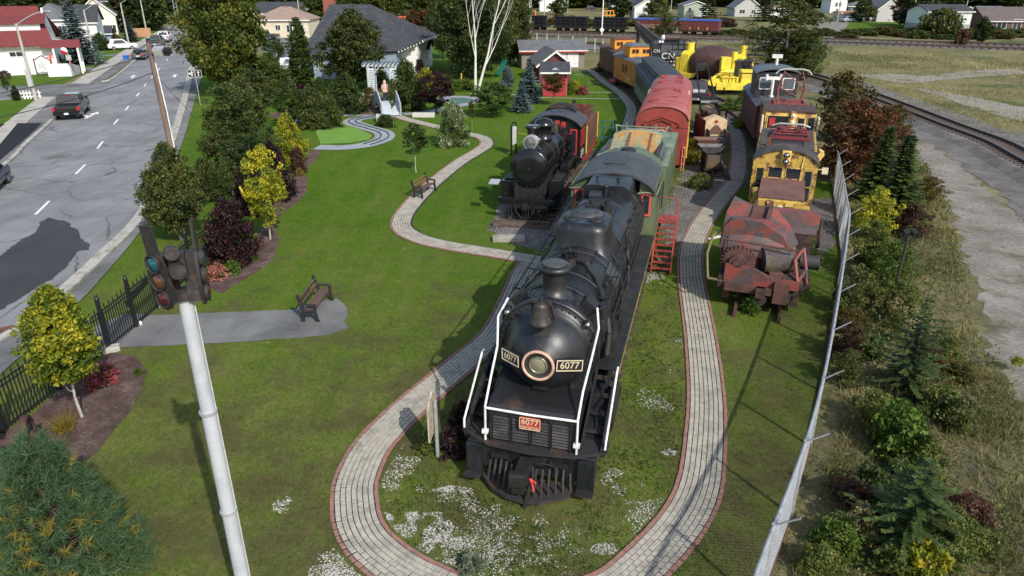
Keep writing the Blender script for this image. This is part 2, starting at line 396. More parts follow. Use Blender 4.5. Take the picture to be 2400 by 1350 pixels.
def tree(name, label, cat, loc, h, wdt, kind, leaf, v=0, group=None, bark=None, rz=None):
    tm, cm, W, H = proto(kind, v)
    if kind in ('maple', 'oak', 'round', 'shrub', 'bush'): wdt *= .84
    t = thing(name, label, cat, (loc[0], loc[1], loc[2] if len(loc) > 2 else 0), (loc[0]*7.3+loc[1]*3.1) % 6.28 if rz is None else rz, group)
    t.scale = (wdt/W, wdt/W, h/H)
    for nm, me, m in (('trunk', tm, bark or BARK), ('crown', cm, leaf)):
        o = link(nm, me, t)
        if not me.materials: me.materials.append(m)
        o.material_slots[0].link = 'OBJECT'; o.material_slots[0].material = m
    return t

# ---------------------------------------------------------------- ground, lawn, road
def ground_mat(key, stops, sc=.35, fine=14, bump=.5, bsc=60, patch=None, psc=.12, pthr=(.5, .6), rough=.95, speck=None, spsc=45, spthr=(.66, .72), spmask=None):
    m, n, p = _new(key); co = coords(n)
    f = noi(n, co, sc, 8, .65); g = noi(n, co, fine, 8, .75)
    a = N(n, 'ShaderNodeMath', operation='MULTIPLY_ADD'); n.links.new(g, a.inputs[0]); a.inputs[1].default_value = .55
    b = N(n, 'ShaderNodeMath', operation='MULTIPLY'); n.links.new(f, b.inputs[0]); b.inputs[1].default_value = .55; n.links.new(b.outputs[0], a.inputs[2])
    col = ramp(n, a.outputs[0], stops)
    if patch: col = mixc(n, ramp(n, noi(n, co, psc, 7, .7), [(pthr[0], (0, 0, 0)), (pthr[1], (1, 1, 1))]), col, patch)
    if speck:
        k = ramp(n, noi(n, co, spsc, 3, .7), [(spthr[0], (0, 0, 0)), (spthr[1], (1, 1, 1))])
        if spmask: k = mixc(n, 1.0, k, ramp(n, noi(n, co, spmask, 5, .65), [(.5, (0, 0, 0)), (.62, (1, 1, 1))]), 'MULTIPLY')
        col = mixc(n, k, col, speck)
    n.links.new(col, p.inputs['Base Color']); p.inputs['Roughness'].default_value = rough; p.inputs['Specular IOR Level'].default_value = .2
    bm = N(n, 'ShaderNodeBump'); bm.inputs['Strength'].default_value = bump; bm.inputs['Distance'].default_value = .05
    n.links.new(noi(n, co, bsc, 4, .7), bm.inputs['Height']); n.links.new(bm.outputs[0], p.inputs['Normal'])
    return m
M_FIELD = ground_mat('dry_field', [(.30, (.055, .050, .022)), (.46, (.12, .105, .042)), (.58, (.19, .165, .075)), (.72, (.27, .24, .13))], sc=.12, fine=3.2, patch=(.075, .085, .028), psc=.07, bsc=9, bump=.8)
def lawn_mat():
    """mown grass: green with paler dry streaks, and worn brown spots nearer the engine's nose"""
    m, n, p = _new('lawn'); co = coords(n)
    sx = N(n, 'ShaderNodeSeparateXYZ'); n.links.new(co, sx.inputs[0])
    dry = N(n, 'ShaderNodeMapRange'); n.links.new(sx.outputs[1], dry.inputs[0])
    dry.inputs[1].default_value = 34; dry.inputs[2].default_value = 14; dry.inputs[3].default_value = .0; dry.inputs[4].default_value = .18
    big = noi(n, co, .22, 8, .6); fin = noi(n, co, 7, 10, .85); mid = noi(n, co, 1.6, 6, .7)
    mp = N(n, 'ShaderNodeMapping'); mp.inputs['Rotation'].default_value = (0, 0, R(24)); mp.inputs['Scale'].default_value = (1.0, .14, 1); n.links.new(co, mp.inputs[0]); st = noi(n, mp.outputs[0], .95, 5, .6)
    def madd(x, k, y):
        a = N(n, 'ShaderNodeMath', operation='MULTIPLY_ADD'); n.links.new(x, a.inputs[0]); a.inputs[1].default_value = k
        if y is not None: n.links.new(y, a.inputs[2])
        return a.outputs[0]
    f = madd(big, .30, madd(fin, 1.55, madd(mid, .40, madd(st, .36, dry.outputs[0]))))
    sb_ = N(n, 'ShaderNodeMath', operation='SUBTRACT'); n.links.new(f, sb_.inputs[0]); sb_.inputs[1].default_value = .67; f = sb_.outputs[0]
    col = ramp(n, f, [(.0, (.012, .034, .006)), (.36, (.026, .076, .006)), (.55, (.056, .128, .011)), (.72, (.102, .152, .020)), (1.0, (.19, .18, .065))])
    worn = ramp(n, madd(noi(n, co, .55, 8, .7), 1.0, dry.outputs[0]), [(.58, (0, 0, 0)), (.76, (.75, .75, .75))])
    col = mixc(n, worn, col, mixc(n, fin, (.045, .034, .020), (.155, .125, .065)))
    n.links.new(col, p.inputs['Base Color']); p.inputs['Roughness'].default_value = .95; p.inputs['Specular IOR Level'].default_value = .04
    b = N(n, 'ShaderNodeBump'); b.inputs['Strength'].default_value = .8; b.inputs['Distance'].default_value = .06
    n.links.new(noi(n, co, 28, 5, .75), b.inputs['Height']); n.links.new(b.outputs[0], p.inputs['Normal']); return m
M_LAWN = lawn_mat()
M_WEEDY = ground_mat('weedy_ground', [(.30, (.025, .045, .010)), (.44, (.055, .085, .018)), (.56, (.10, .11, .035)), (.70, (.17, .155, .075))], sc=.5, fine=8, patch=(.20, .19, .17), psc=.45, pthr=(.56, .66), bsc=35, bump=.8)
M_BALLAST = ground_mat('ballast', [(.3, (.050, .045, .042)), (.47, (.115, .104, .096)), (.6, (.19, .175, .16)), (.75, (.32, .30, .28))], sc=.6, fine=9, bsc=26, bump=1.0)
M_GRAVEL = ground_mat('gravel_lane', [(.3, (.085, .072, .058)), (.5, (.185, .162, .136)), (.7, (.35, .32, .28))], sc=.4, fine=6, patch=(.10, .09, .05), psc=.45, pthr=(.52, .66), bsc=30, bump=.6, speck=(.5, .5, .5), spsc=30)
M_BANK = ground_mat('bank_soil', [(.3, (.040, .042, .018)), (.46, (.092, .088, .038)), (.58, (.165, .148, .072)), (.72, (.26, .23, .13))], sc=.6, fine=7, patch=(.11, .095, .075), psc=.5, pthr=(.56, .66), bsc=20, bump=.9)
M_DIRT = ground_mat('bare_dirt', [(.3, (.14, .12, .10)), (.5, (.24, .215, .18)), (.7, (.36, .33, .29))], sc=.3, fine=6, patch=(.15, .14, .07), psc=.3, pthr=(.52, .62), bsc=20)
M_MULCH = ground_mat('mulch', [(.3, (.035, .020, .016)), (.48, (.095, .056, .047)), (.60, (.16, .105, .09)), (.72, (.32, .25, .225))], sc=1.5, fine=13, bsc=55, bump=1.0)
M_TURF = ground_mat('putting_turf', [(.3, (.10, .21, .03)), (.6, (.145, .27, .045)), (.8, (.17, .30, .06))], sc=.5, fine=20, bump=.2)
def asphalt(key, c, crack=True, patchy=.25):
    m, n, p = _new(key); co = coords(n)
    base = mixc(n, ramp(n, noi(n, co, .22, 7, .65), [(.35, (0, 0, 0)), (.65, (1, 1, 1))]), tuple(x*(1-patchy) for x in c), tuple(x*(1+patchy*.5) for x in c))
    base = mixc(n, 1.0, base, ramp(n, noi(n, co, 38, 5, .8), [(.3, (.72,)*3), (.7, (1.22,)*3)]), 'MULTIPLY')
    tw = noi(n, coords(n, 'Object', (.9, .16, 1)), 1.1, 3)
    base = mixc(n, 1.0, base, ramp(n, tw, [(.35, (.88,)*3), (.65, (1.1,)*3)]), 'MULTIPLY')
    if crack:
        nz = N(n, 'ShaderNodeTexNoise'); nz.inputs['Scale'].default_value = .9; nz.inputs['Detail'].default_value = 5; n.links.new(co, nz.inputs['Vector'])
        ad = N(n, 'ShaderNodeMix', data_type='RGBA', blend_type='ADD'); ad.inputs[0].default_value = .9; n.links.new(co, ad.inputs[6]); n.links.new(nz.outputs[1], ad.inputs[7])
        vo = N(n, 'ShaderNodeTexVoronoi', feature='DISTANCE_TO_EDGE'); vo.inputs['Scale'].default_value = .27; n.links.new(ad.outputs[2], vo.inputs['Vector'])
        line = ramp(n, vo.outputs['Distance'], [(.008, (1, 1, 1)), (.018, (0, 0, 0))])
        line = mixc(n, 1.0, line, ramp(n, noi(n, co, .35, 4), [(.42, (0, 0, 0)), (.58, (.8, .8, .8))]), 'MULTIPLY')
        base = mixc(n, line, base, tuple(x*.3 for x in c))
    n.links.new(base, p.inputs['Base Color']); p.inputs['Roughness'].default_value = .88; p.inputs['Specular IOR Level'].default_value = .3
    b = N(n, 'ShaderNodeBump'); b.inputs['Strength'].default_value = .3; b.inputs['Distance'].default_value = .01
    n.links.new(noi(n, co, 60, 3), b.inputs['Height']); n.links.new(b.outputs[0], p.inputs['Normal']); return m
M_ROAD = asphalt('old_asphalt', (.225, .226, .226))
M_WALK = asphalt('walk_asphalt', (.19, .19, .185), False, .45)
M_NEWTAR = asphalt('fresh_asphalt', (.05, .05, .055), False)
M_BLACKTAR = asphalt('black_asphalt', (.014, .014, .016), False)
M_CONC = mat('concrete', (.42, .39, .34), (.32, .29, .25), sc=.8, rough=.9, bump=.2, var=.12)
M_KERB = mat('kerb_concrete', (.42, .40, .35), (.28, .25, .2), sc=1.4, rough=.9, bump=.3)
M_PAINT = mat('road_paint', (.78, .78, .76), (.55, .55, .54), sc=4, rough=.7, thr=(.55, .7))
M_TRACKBED = mat('grey_slab', (.30, .32, .34), (.24, .25, .27), sc=.8, rough=.85)

struct('ground', B().poly([(-700, -150, 0), (700, -150, 0), (700, 1400, 0), (-700, 1400, 0)]), M_FIELD)
LAWN_PX = [(-260, 1500), (-260, 1040), (0, 880), (100, 788), (205, 690), (290, 592), (352, 512), (425, 335), (462, 215), (480, 150), (700, 112), (1000, 104), (1180, 122), (1250, 165),
           (1370, 168), (1400, 165), (1452, 205), (1478, 262), (1462, 330), (1420, 420), (1445, 470), (1580, 560), (1600, 470), (1735, 400), (1790, 410), (1985, 430), (1990, 520), (1955, 760), (1900, 1000), (1768, 1350), (1700, 1500)]
LAWN_W = [G(*p) for p in LAWN_PX]
sheet('lawn', LAWN_PX, .008, M_LAWN)
sheet('weed_strip', [(1440, 175), (1475, 180), (1640, 230), (1770, 200), (1790, 430), (1640, 470), (1610, 560), (1560, 640), (1480, 660), (1400, 520), (1440, 330), (1485, 262), (1452, 205)], .012, M_WEEDY, jit=.3)
for px in ([(1555, 500), (1585, 440), (1640, 415), (1725, 418), (1690, 462), (1640, 505), (1612, 570), (1565, 580)], [(1900, 470), (1958, 462), (1968, 560), (1940, 600), (1902, 580)], [(1165, 505), (1158, 548), (1250, 592), (1330, 560), (1425, 465), (1395, 425), (1330, 440)], [(1620, 300), (1660, 300), (1655, 400), (1600, 425)]): sheet('gravel_bed', px, .0135, M_BALLAST, jit=.5, step=.3)
# road and pavements
ROAD_PX = [(-420, 1010), (0, 795), (88, 738), (225, 618), (345, 488), (402, 345), (436, 228), (452, 155), (462, 100), (466, 62), (395, 60), (372, 78), (310, 150), (262, 188), (205, 196), (0, 204), (-300, 208), (-300, 238), (0, 236), (128, 233), (172, 243), (100, 305), (0, 398), (-420, 650)]
sheet('road', ROAD_PX, .014, M_ROAD, jit=.06)
sheet('side_street', [(-300, 206), (0, 203), (208, 195), (262, 190), (250, 204), (176, 241), (130, 232), (0, 235), (-300, 237)], .018, M_WALK, jit=.04)
sheet('pavement', [(-420, 1030), (0, 800), (92, 742), (232, 618), (353, 488), (408, 345), (442, 228), (458, 160), (478, 165), (463, 215), (428, 335), (354, 512), (292, 592), (206, 690), (102, 790), (0, 882), (-260, 1045)], .05, M_WALK, jit=.05)
def kerb(name, px, wdt=.26, h=.13):
    P = spline([G(*p) for p in px], 1.0); b = B()
    for i in range(len(P)-1):
        a, c = P[i], P[i+1]; t = (c-a).normalized(); nn = Vector((t.y, -t.x, 0))*wdt/2
        b.slab([(*(a-nn).xy, 0), (*(a+nn).xy, 0), (*(c+nn).xy, 0), (*(c-nn).xy, 0)], h+.01*(i % 2))
    return struct(name, b, M_KERB)
kerb('kerb', [(-300, 960), (0, 798), (90, 740), (228, 620), (348, 490), (404, 345), (438, 230), (455, 155)])
kerb('kerb', [(-300, 580), (0, 396), (60, 340), (102, 302), (128, 278)])
kerb('kerb', [(238, 192), (262, 186), (310, 148), (345, 110), (388, 64)])
ribbon('gutter', [G(*p) for p in [(-300, 952), (0, 789), (82, 734), (218, 614), (339, 486), (396, 343), (431, 229), (448, 155)]], .45, .022, M_KERB, jit=.03)
sheet('pavement', [(-300, 480), (0, 299), (92, 228), (130, 228), (0, 345), (-300, 560)], .05, M_CONC, jit=.03)
sheet('pavement', [(166, 197), (208, 197), (330, 110), (402, 66), (388, 64), (320, 100)], .05, M_CONC, jit=.03)
sheet('verge', [(0, 347), (128, 230), (166, 244), (98, 303), (0, 392)], .035, M_WALK, jit=.03)
sheet('verge', [(208, 197), (236, 194), (306, 148), (345, 108), (395, 66), (402, 66), (330, 110)], .035, M_WALK, jit=.03)
sheet('driveway', [(-10, 352), (42, 290), (98, 290), (68, 320), (-10, 386)], .06, M_BLACKTAR, jit=0)
sheet('driveway', [(-40, 292), (12, 292), (-40, 330)], .06, M_BLACKTAR, jit=0)
for px in ([(-300, 236), (0, 236), (92, 228), (0, 298), (-300, 475)], [(-300, 203), (0, 203), (146, 198), (206, 166), (180, 150), (0, 176), (-300, 188)], [(150, 157), (206, 166), (322, 100), (388, 64), (280, 70), (170, 110)]):
    sheet('front_lawn', px, .03, M_LAWN, jit=.05)
sheet('drive', [(165, 160), (200, 158), (226, 160), (214, 166)], .036, M_WALK, jit=0)
sheet('drive', [(225, 131), (262, 128), (292, 121), (282, 124), (262, 132)], .036, M_WALK, jit=0)
sheet('asphalt_patch', [(-60, 640), (0, 600), (62, 556), (88, 538), (92, 522), (112, 511), (150, 516), (166, 528), (180, 540), (188, 558), (212, 574), (205, 586), (186, 588), (168, 606), (160, 620), (150, 630), (120, 656), (60, 692), (0, 728), (-60, 760)], .018, M_NEWTAR, jit=.22, step=.2)
sheet('asphalt_walk', [(262, 816), (345, 740), (560, 731), (692, 726), (700, 716), (790, 700), (812, 722), (816, 742), (806, 752), (816, 770), (770, 786), (672, 794), (480, 806)], .016, M_WALK, jit=.05, step=.25)
sheet('asphalt_walk', [(190, 800), (222, 768), (290, 740), (345, 738), (268, 815), (215, 838)], .055, M_WALK, jit=.03)
dash = B(); arrows = []
for x, y in [(100, 487), (189, 397), (235, 340), (272, 286), (298, 254), (323, 222), (340, 200), (357, 180), (372, 163), (392, 140), (401, 129), (410, 120), (417, 113), (425, 105), (430, 98)]:
    p = Vector((*G(x, y), 0)); d = (Vector((*G(372, 163), 0))-Vector((*G(235, 340), 0))).normalized()
    if y > 380: d = (Vector((*G(205, 382), 0))-Vector((*G(82, 503), 0))).normalized()
    b = B(); nn = Vector((d.y, -d.x, 0))*.07
    b.poly([tuple(p-d*1.25-nn+Vector((0, 0, .02))), tuple(p-d*1.25+nn+Vector((0, 0, .02))), tuple(p+d*1.25+nn+Vector((0, 0, .02))), tuple(p+d*1.25-nn+Vector((0, 0, .02)))])
    struct('lane_dash', b, M_PAINT)
def arrow(px, py, L, leftarm, ang):
    b = B(); c = Vector((*G(px, py), .02)); M = Matrix.Translation(c) @ Matrix.Rotation(ang, 4, 'Z')
    pts = [(-.13, -L/2), (.13, -L/2), (.13, L*.12), (.42, L*.12), (0, L/2), (-.42, L*.12), (-.13, L*.12)]
    b.poly([M @ Vector((x, y, 0)) for x, y in pts])
    if leftarm:
        b.poly([M @ Vector((x, y, .004)) for x, y in [(-.125, -L*.3), (-.125, -L*.1), (-.9, L*.12), (-.9, L*.26), (-1.5, -.02*L), (-.9, -L*.2), (-.9, -.08*L)]])
    struct('lane_arrow', b, M_PAINT)
DIR = math.atan2(-(G(372, 163)[0]-G(235, 340)[0]), G(372, 163)[1]-G(235, 340)[1])
arrow(216, 270, 3.4, True, DIR-.15); arrow(312, 180, 3.0, False, DIR); arrow(410, 178, 3.0, False, DIR)
hole = struct('manhole_cover', B().cyl((*G(133, 367), .014), (*G(133, 367), .021), .38, n=20), mat('iron_cover', (.13, .11, .10), rough=.7))
struct('manhole_surround', B().cyl((*G(131, 366), .012), (*G(131, 366), .017), .95, n=24), M_WALK)
struct('storm_drain', B().obox((*G(15, 776), .055), (.7, .5, .02), rz=.6), mat('rust_grate', (.16, .06, .035), (.09, .04, .03), rough=.8))
# dirt and gravel beyond the fence
sheet('weedy_bank', [(1780, 1420), (1890, 1130), (1985, 760), (2010, 520), (1985, 330), (2030, 250), (2130, 290), (2240, 420), (2290, 560), (2330, 760), (2480, 1000), (2700, 1300), (2700, 1500), (1780, 1500)], .006, M_BANK, jit=.4)
sheet('gravel_lane', [(2095, 310), (2150, 306), (2200, 345), (2290, 420), (2400, 520), (2700, 700), (2700, 1300), (2400, 985), (2330, 840), (2300, 700), (2262, 610), (2235, 500), (2195, 430), (2150, 380), (2110, 345)], .012, M_GRAVEL, jit=.6, step=.25)
sheet('dirt_patch', [(2010, 176), (2090, 172), (2170, 178), (2270, 166), (2400, 160), (2400, 172), (2230, 186), (2130, 196), (2060, 186)], .01, M_DIRT, jit=.8, step=1)
sheet('dirt_patch', [(2140, 206), (2210, 214), (2300, 232), (2400, 252), (2600, 300), (2600, 340), (2400, 286), (2310, 262), (2220, 232)], .01, M_DIRT, jit=.6, step=1)
sheet('side_lane', [(1905, 78), (1918, 52), (1985, 50), (1990, 60), (1975, 72), (2075, 78), (1990, 82), (1950, 95)], .012, M_GRAVEL, jit=.4)
sheet('front_lawn', [(1978, 70), (1995, 52), (2115, 52), (2170, 74), (2080, 78)], .016, M_LAWN, jit=.4)
sheet('far_yard', [(600, 92), (740, 80), (760, 108), (720, 128), (640, 140), (604, 110)], .011, M_WALK, jit=.2)
sheet('far_yard', [(905, 70), (1230, 76), (1235, 98), (1000, 100), (930, 92)], .011, M_GRAVEL, jit=.3)
# mulch beds
sheet('mulch_bed', [(70, 980), (150, 905), (262, 826), (320, 838), (342, 872), (330, 922), (290, 985), (240, 1040), (205, 1080), (60, 1130), (-80, 1200), (-80, 1060)], .018, M_MULCH, jit=.1, step=.3)
sheet('mulch_bed', [(478, 668), (520, 640), (575, 590), (600, 560), (640, 470), (690, 405), (722, 352), (752, 352), (745, 372), (712, 400), (722, 432), (712, 462), (640, 520), (656, 560), (645, 602), (600, 640), (520, 688)], .018, M_MULCH, jit=.1, step=.3)
sheet('mulch_bed', [(700, 290), (780, 268), (890, 268), (905, 258), (880, 240), (700, 250), (620, 270)], .018, M_MULCH, jit=.1)
# miniature railway on its grey slab round a patch of bright turf
RING = [(742, 346), (800, 347), (860, 340), (898, 326), (898, 312), (862, 300), (826, 288), (836, 280), (880, 274), (930, 272)]
sheet('putting_turf', [(758, 285), (800, 282), (812, 292), (850, 306), (872, 318), (866, 328), (820, 336), (752, 338), (740, 310)], .03, M_TURF, jit=.05)
ribbon('miniature_track_slab', [G(*p) for p in RING], 1.5, .04, M_TRACKBED, .4)
for off in (-.28, .28):
    P = spline([G(*p) for p in RING[2:]], .5); b = B()
    Q = [p+Vector(((P[min(i+1, len(P)-1)]-P[max(i-1, 0)]).normalized().y, -(P[min(i+1, len(P)-1)]-P[max(i-1, 0)]).normalized().x, 0))*off+Vector((0, 0, .065)) for i, p in enumerate(P)]
    for i in range(len(Q)-1): b.bar(Q[i], Q[i+1], .07, .05)
    struct('miniature_rail', b, mat('dark_rail', (.035, .035, .04), rough=.5))
ribbon('miniature_track_slab', [G(*p) for p in [(690, 285), (730, 276), (800, 272), (880, 271)]], .6, .036, M_TRACKBED, .4)
ribbon('miniature_track_slab', [G(*p) for p in [(945, 268), (1010, 262), (1060, 252), (1105, 240), (1110, 230), (1060, 228), (1040, 232), (1075, 245)]], 1.3, .036, M_TRACKBED, .4)
sheet('pond_lining', [(1046, 236), (1062, 231), (1105, 232), (1110, 238), (1070, 246)], .05, mat('green_tile', (.12, .20, .17), rough=.4), jit=0)
for px in ([(1258, 229), (1400, 232), (1462, 232)], [(1380, 217), (1450, 217)], [(1378, 194), (1416, 194)], [(1345, 175), (1392, 174)], [(1100, 220), (1262, 224)]):
    ribbon('edging_strip', [G(*p) for p in px], .28, .03, M_CONC, .5)

# ---------------------------------------------------------------- brick paths
M_PAVER = mat('paver_grey', (.40, .365, .30), (.31, .285, .235), sc=1.7, rough=.9, bump=.2, var=.22, vsc=6, world=True)
M_EDGEB = mat('paver_red', (.30, .145, .115), (.235, .135, .11), sc=3, rough=.9, bump=.2, var=.25, vsc=5, world=True)
M_JOINT = mat('joint_sand', (.030, .029, .026), rough=.95)
PW, PL, NC = .126, .19, 7
def paver_mesh(name, w_, l_, m):
    b = B(); a, c, e = w_/2-.0065, l_/2-.0075, .006
    lo = [(-a, -c, 0), (a, -c, 0), (a, c, 0), (-a, c, 0)]; hi = [(-a+e, -c+e, .026), (a-e, -c+e, .026), (a-e, c-e, .026), (-a+e, c-e, .026)]
    b.add(lo+hi, [(4, 5, 6, 7)]+[(k, (k+1) % 4, 4+(k+1) % 4, 4+k) for k in range(4)])
    me = b.mesh(name); me.materials.append(m); return me
ME_PAVER = paver_mesh('paver', PW, PL, M_PAVER); ME_EDGE = paver_mesh('edge_brick', .105, PL, M_EDGEB)
def brick_path(px, z, red=True, single=False, fade=None):
    P = spline([G(*p) for p in px], PL/2)
    root = bpy.data.objects.new('brick_path', None); COL.objects.link(root); root['kind'] = 'structure'
    pl = []; ed = []
    half = NC*PW/2
    for i in range(1, len(P)-2):
        t = (P[i+1]-P[i-1]).normalized(); nn = Vector((t.y, -t.x, 0)); a = math.atan2(-t.x, t.y)
        for c in range(NC):
            if (i+c) % 2 == 0: pl.append((P[i]+nn*(c-(NC-1)/2)*PW+t*random.uniform(-.008, .008), a))
        if i % 2 == 0:
            for sgn in (-1, 1):
                if red == 'outer' and sgn > 0: continue
                if red: ed.append((P[i]+nn*sgn*(half+.052+random.uniform(0, .012)), a+random.uniform(-.05, .05)))
    b = B(); vs = []
    for i, p in enumerate(P):
        t = (P[min(i+1, len(P)-1)]-P[max(i-1, 0)]).normalized(); nn = Vector((t.y, -t.x, 0))*(half+.10)
        for q in (p-nn, p+nn): vs.append((q.x, q.y, z))
    b.add(vs, [(2*i, 2*i+1, 2*i+3, 2*i+2) for i in range(len(P)-1)]); part('path_bed', b, M_JOINT, root)
    for L, me, nm in ((pl, ME_PAVER, 'paver'), (ed, ME_EDGE, 'edge_brick')):
        L.sort(key=lambda q: q[0].x**2+(q[0].y)**2)
        vis = [q for q in L if q[0].y > 10.3]; rest = [q for q in L if q[0].y <= 10.3]
        k = 300 if single else 0
        for p, a in vis[:k]:
            o = link(nm, me, root); o.location = (p.x, p.y, z+.002+random.uniform(0, .009)); o.rotation_euler = (random.uniform(-.01, .01), random.uniform(-.012, .012), a+random.uniform(-.02, .02))
        rest += vis[k:]
        if rest:
            base = np.array([v.co[:] for v in me.vertices]); pos = np.array([[p.x, p.y] for p, a in rest]); an = np.array([a for p, a in rest]); n = len(rest)
            ca, sa = np.cos(an)[:, None], np.sin(an)[:, None]
            X = base[None, :, 0]*ca-base[None, :, 1]*sa+pos[:, :1]; Y = base[None, :, 0]*sa+base[None, :, 1]*ca+pos[:, 1:]
            Z = np.broadcast_to(base[None, :, 2], X.shape)+z+.003+np.random.default_rng(1).uniform(0, .006, n)[:, None]
            V = np.stack([X, Y, Z], 2).reshape(-1, 3); F = np.array([list(f.vertices) for f in me.polygons]); FF = (F[None]+np.arange(n)[:, None, None]*len(base)).reshape(-1, 4)
            o = link(nm+('s' if nm == 'paver' else 's'), npmesh(nm+'s', V, FF, None, me.materials[0]), root); o['kind'] = 'stuff'
    return P
LOOP = [(1660, 248), (1700, 262), (1719, 295), (1729, 335), (1731, 378), (1722, 425), (1688, 468), (1648, 522), (1622, 580), (1619, 640), (1627, 700), (1643, 800), (1655, 930), (1651, 1054), (1637, 1148), (1597, 1228), (1510, 1325), (1420, 1392), (1280, 1428), (1120, 1412), (1010, 1372), (937, 1334), (872, 1282), (842, 1236), (832, 1190), (834, 1129), (868, 1054), (923, 992), (985, 935), (1089, 848), (1160, 785), (1202, 705), (1230, 640), (1256, 604)]
PATH1 = brick_path(LOOP, .018, True, True)
PATH2 = brick_path([(1268, 612), (1246, 609), (1150, 593), (1050, 577), (985, 561), (945, 538), (945, 510), (975, 470), (1022, 425), (1080, 380), (1120, 356), (1140, 341), (1137, 328), (1116, 319), (1060, 307), (1000, 292), (952, 280), (930, 271)], .026, 'outer')
PATH3 = brick_path([(1380, 164), (1391, 171), (1414, 191), (1447, 214), (1467, 234), (1480, 256), (1474, 285), (1466, 312), (1452, 345)], .026, False)

# ---------------------------------------------------------------- railway tracks
M_RAIL = mat('rail_steel', (.10, .062, .045), (.055, .04, .035), sc=3, rough=.7, metal=.2)
M_RAILTOP = mat('rail_bright', (.20, .19, .19), rough=.35, metal=.8)
M_TIE = mat('tie_wood', (.070, .050, .040), (.13, .095, .075), sc=2.5, rough=.95, bump=.6, scale=(.3, 2, 1))
ME_TIE = B().box(-1.3, 1.3, -.115, .115, 0, .12).mesh('sleeper'); ME_TIE.materials.append(M_TIE)
def railway(pts, z=.02, ties=True, single=False, name='railway_track', gauge=1.435, tie_sc=1.0, step=.58):
    P = spline(pts, step); root = bpy.data.objects.new(name, None); COL.objects.link(root); root['kind'] = 'structure'
    tb = B()
    for i, p in enumerate(P):
        t = (P[min(i+1, len(P)-1)]-P[max(i-1, 0)]).normalized(); a = math.atan2(-t.x, t.y)+random.uniform(-.02, .02)
        if ties and single:
            o = link('sleeper', ME_TIE, root); o.location = (p.x, p.y, z); o.rotation_euler = (0, 0, a); o.scale = (tie_sc, 1, 1)
        elif ties: tb.obox((p.x, p.y, z+.06), (2.6*tie_sc, .23, .12), rz=a)
    if ties and not single:
        o = part('sleepers', tb, M_TIE, root, kind='stuff')
    for sgn in (-1, 1):
        b = B(); tp = B()
        Q = []
        for i, p in enumerate(P):
            t = (P[min(i+1, len(P)-1)]-P[max(i-1, 0)]).normalized(); Q.append(p+Vector((t.y, -t.x, 0))*sgn*gauge/2)
        for i in range(0, len(Q)-1):
            j = i+1; a, c = Q[i], Q[j]; q = Vector((0, 0, z+.12))
            b.bar(a+q+Vector((0, 0, .015)), c+q+Vector((0, 0, .015)), .14, .03); b.bar(a+q+Vector((0, 0, .08)), c+q+Vector((0, 0, .08)), .05, .12); tp.bar(a+q+Vector((0, 0, .155)), c+q+Vector((0, 0, .155)), .075, .034)
        r = part('rail', b, M_RAIL, root, fix=False); part('railhead', tp, M_RAILTOP if z > .1 else M_RAIL, r, fix=False)
    return root
MAIN = [G(*p) for p in [(1200, 98), (1360, 105), (1440, 113), (1600, 131), (1755, 156), (1912, 188), (2020, 224), (2120, 262), (2230, 306), (2332, 345), (2400, 382), (2520, 450), (2700, 580)]]
ribbon('ballast', MAIN, 8.5, .02, M_BALLAST, 1.0, jit=.9)
_p = spline(MAIN, 1.0); b = B(); vs = []
for i, p in enumerate(_p):
    t = (_p[min(i+1, len(_p)-1)]-_p[max(i-1, 0)]).normalized(); nn = Vector((t.y, -t.x, 0))
    for o_, z_ in ((-2.4, .02), (-1.6, .30), (1.6, .30), (2.4, .02)): q = p+nn*o_; vs.append((q.x, q.y, z_))
b.add(vs, [(4*i+k, 4*i+k+1, 4*i+k+5, 4*i+k+4) for i in range(len(_p)-1) for k in range(3)]); struct('ballast_shoulder', b, M_BALLAST)
railway(MAIN, .24, True, True)
YA = [G(*p) for p in [(900, 74), (1230, 78), (1500, 83), (1760, 88), (1930, 93), (2400, 108), (2900, 124)]]
YB = [G(*p) for p in [(900, 81), (1230, 86), (1500, 91), (1760, 96), (1930, 101), (2400, 117), (2900, 135)]]
YC = [G(*p) for p in [(860, 62), (960, 64), (1228, 73), (1480, 79), (1690, 86.2), (1800, 90)]]
for y in (YA, YB):
    ribbon('ballast', y, 5, .02, M_BALLAST, 3.0, jit=.5); railway(y, .05, True, step=1.2)
ribbon('ballast', YC, 5, .016, M_BALLAST, 3.0, jit=.5); railway(YC, .05, True, step=1.2)
TK = [(0.38+.2638*d, 12.52+.9646*d) for d in (2.2, 8, 20, 30, 43)]+[(12.45, 57), (13.0, 66), (13.2, 74), (12.9, 84), (11.5, 96)]
railway(TK, .03)
def seg(p0, p1, e0=0, e1=0):
    d = Vector((p1[0]-p0[0], p1[1]-p0[1])).normalized(); return [(p0[0]-d.x*e0, p0[1]-d.y*e0), ((p0[0]+p1[0])/2, (p0[1]+p1[1])/2), (p1[0]+d.x*e1, p1[1]+d.y*e1)]
P219 = ((.62, 32.6), (4.1, 46.9))
ribbon('ballast', seg(*P219, 1.5, 2), 3.4, .014, M_BALLAST, .5, jit=.5); railway(seg(*P219, .6, 2), .02)

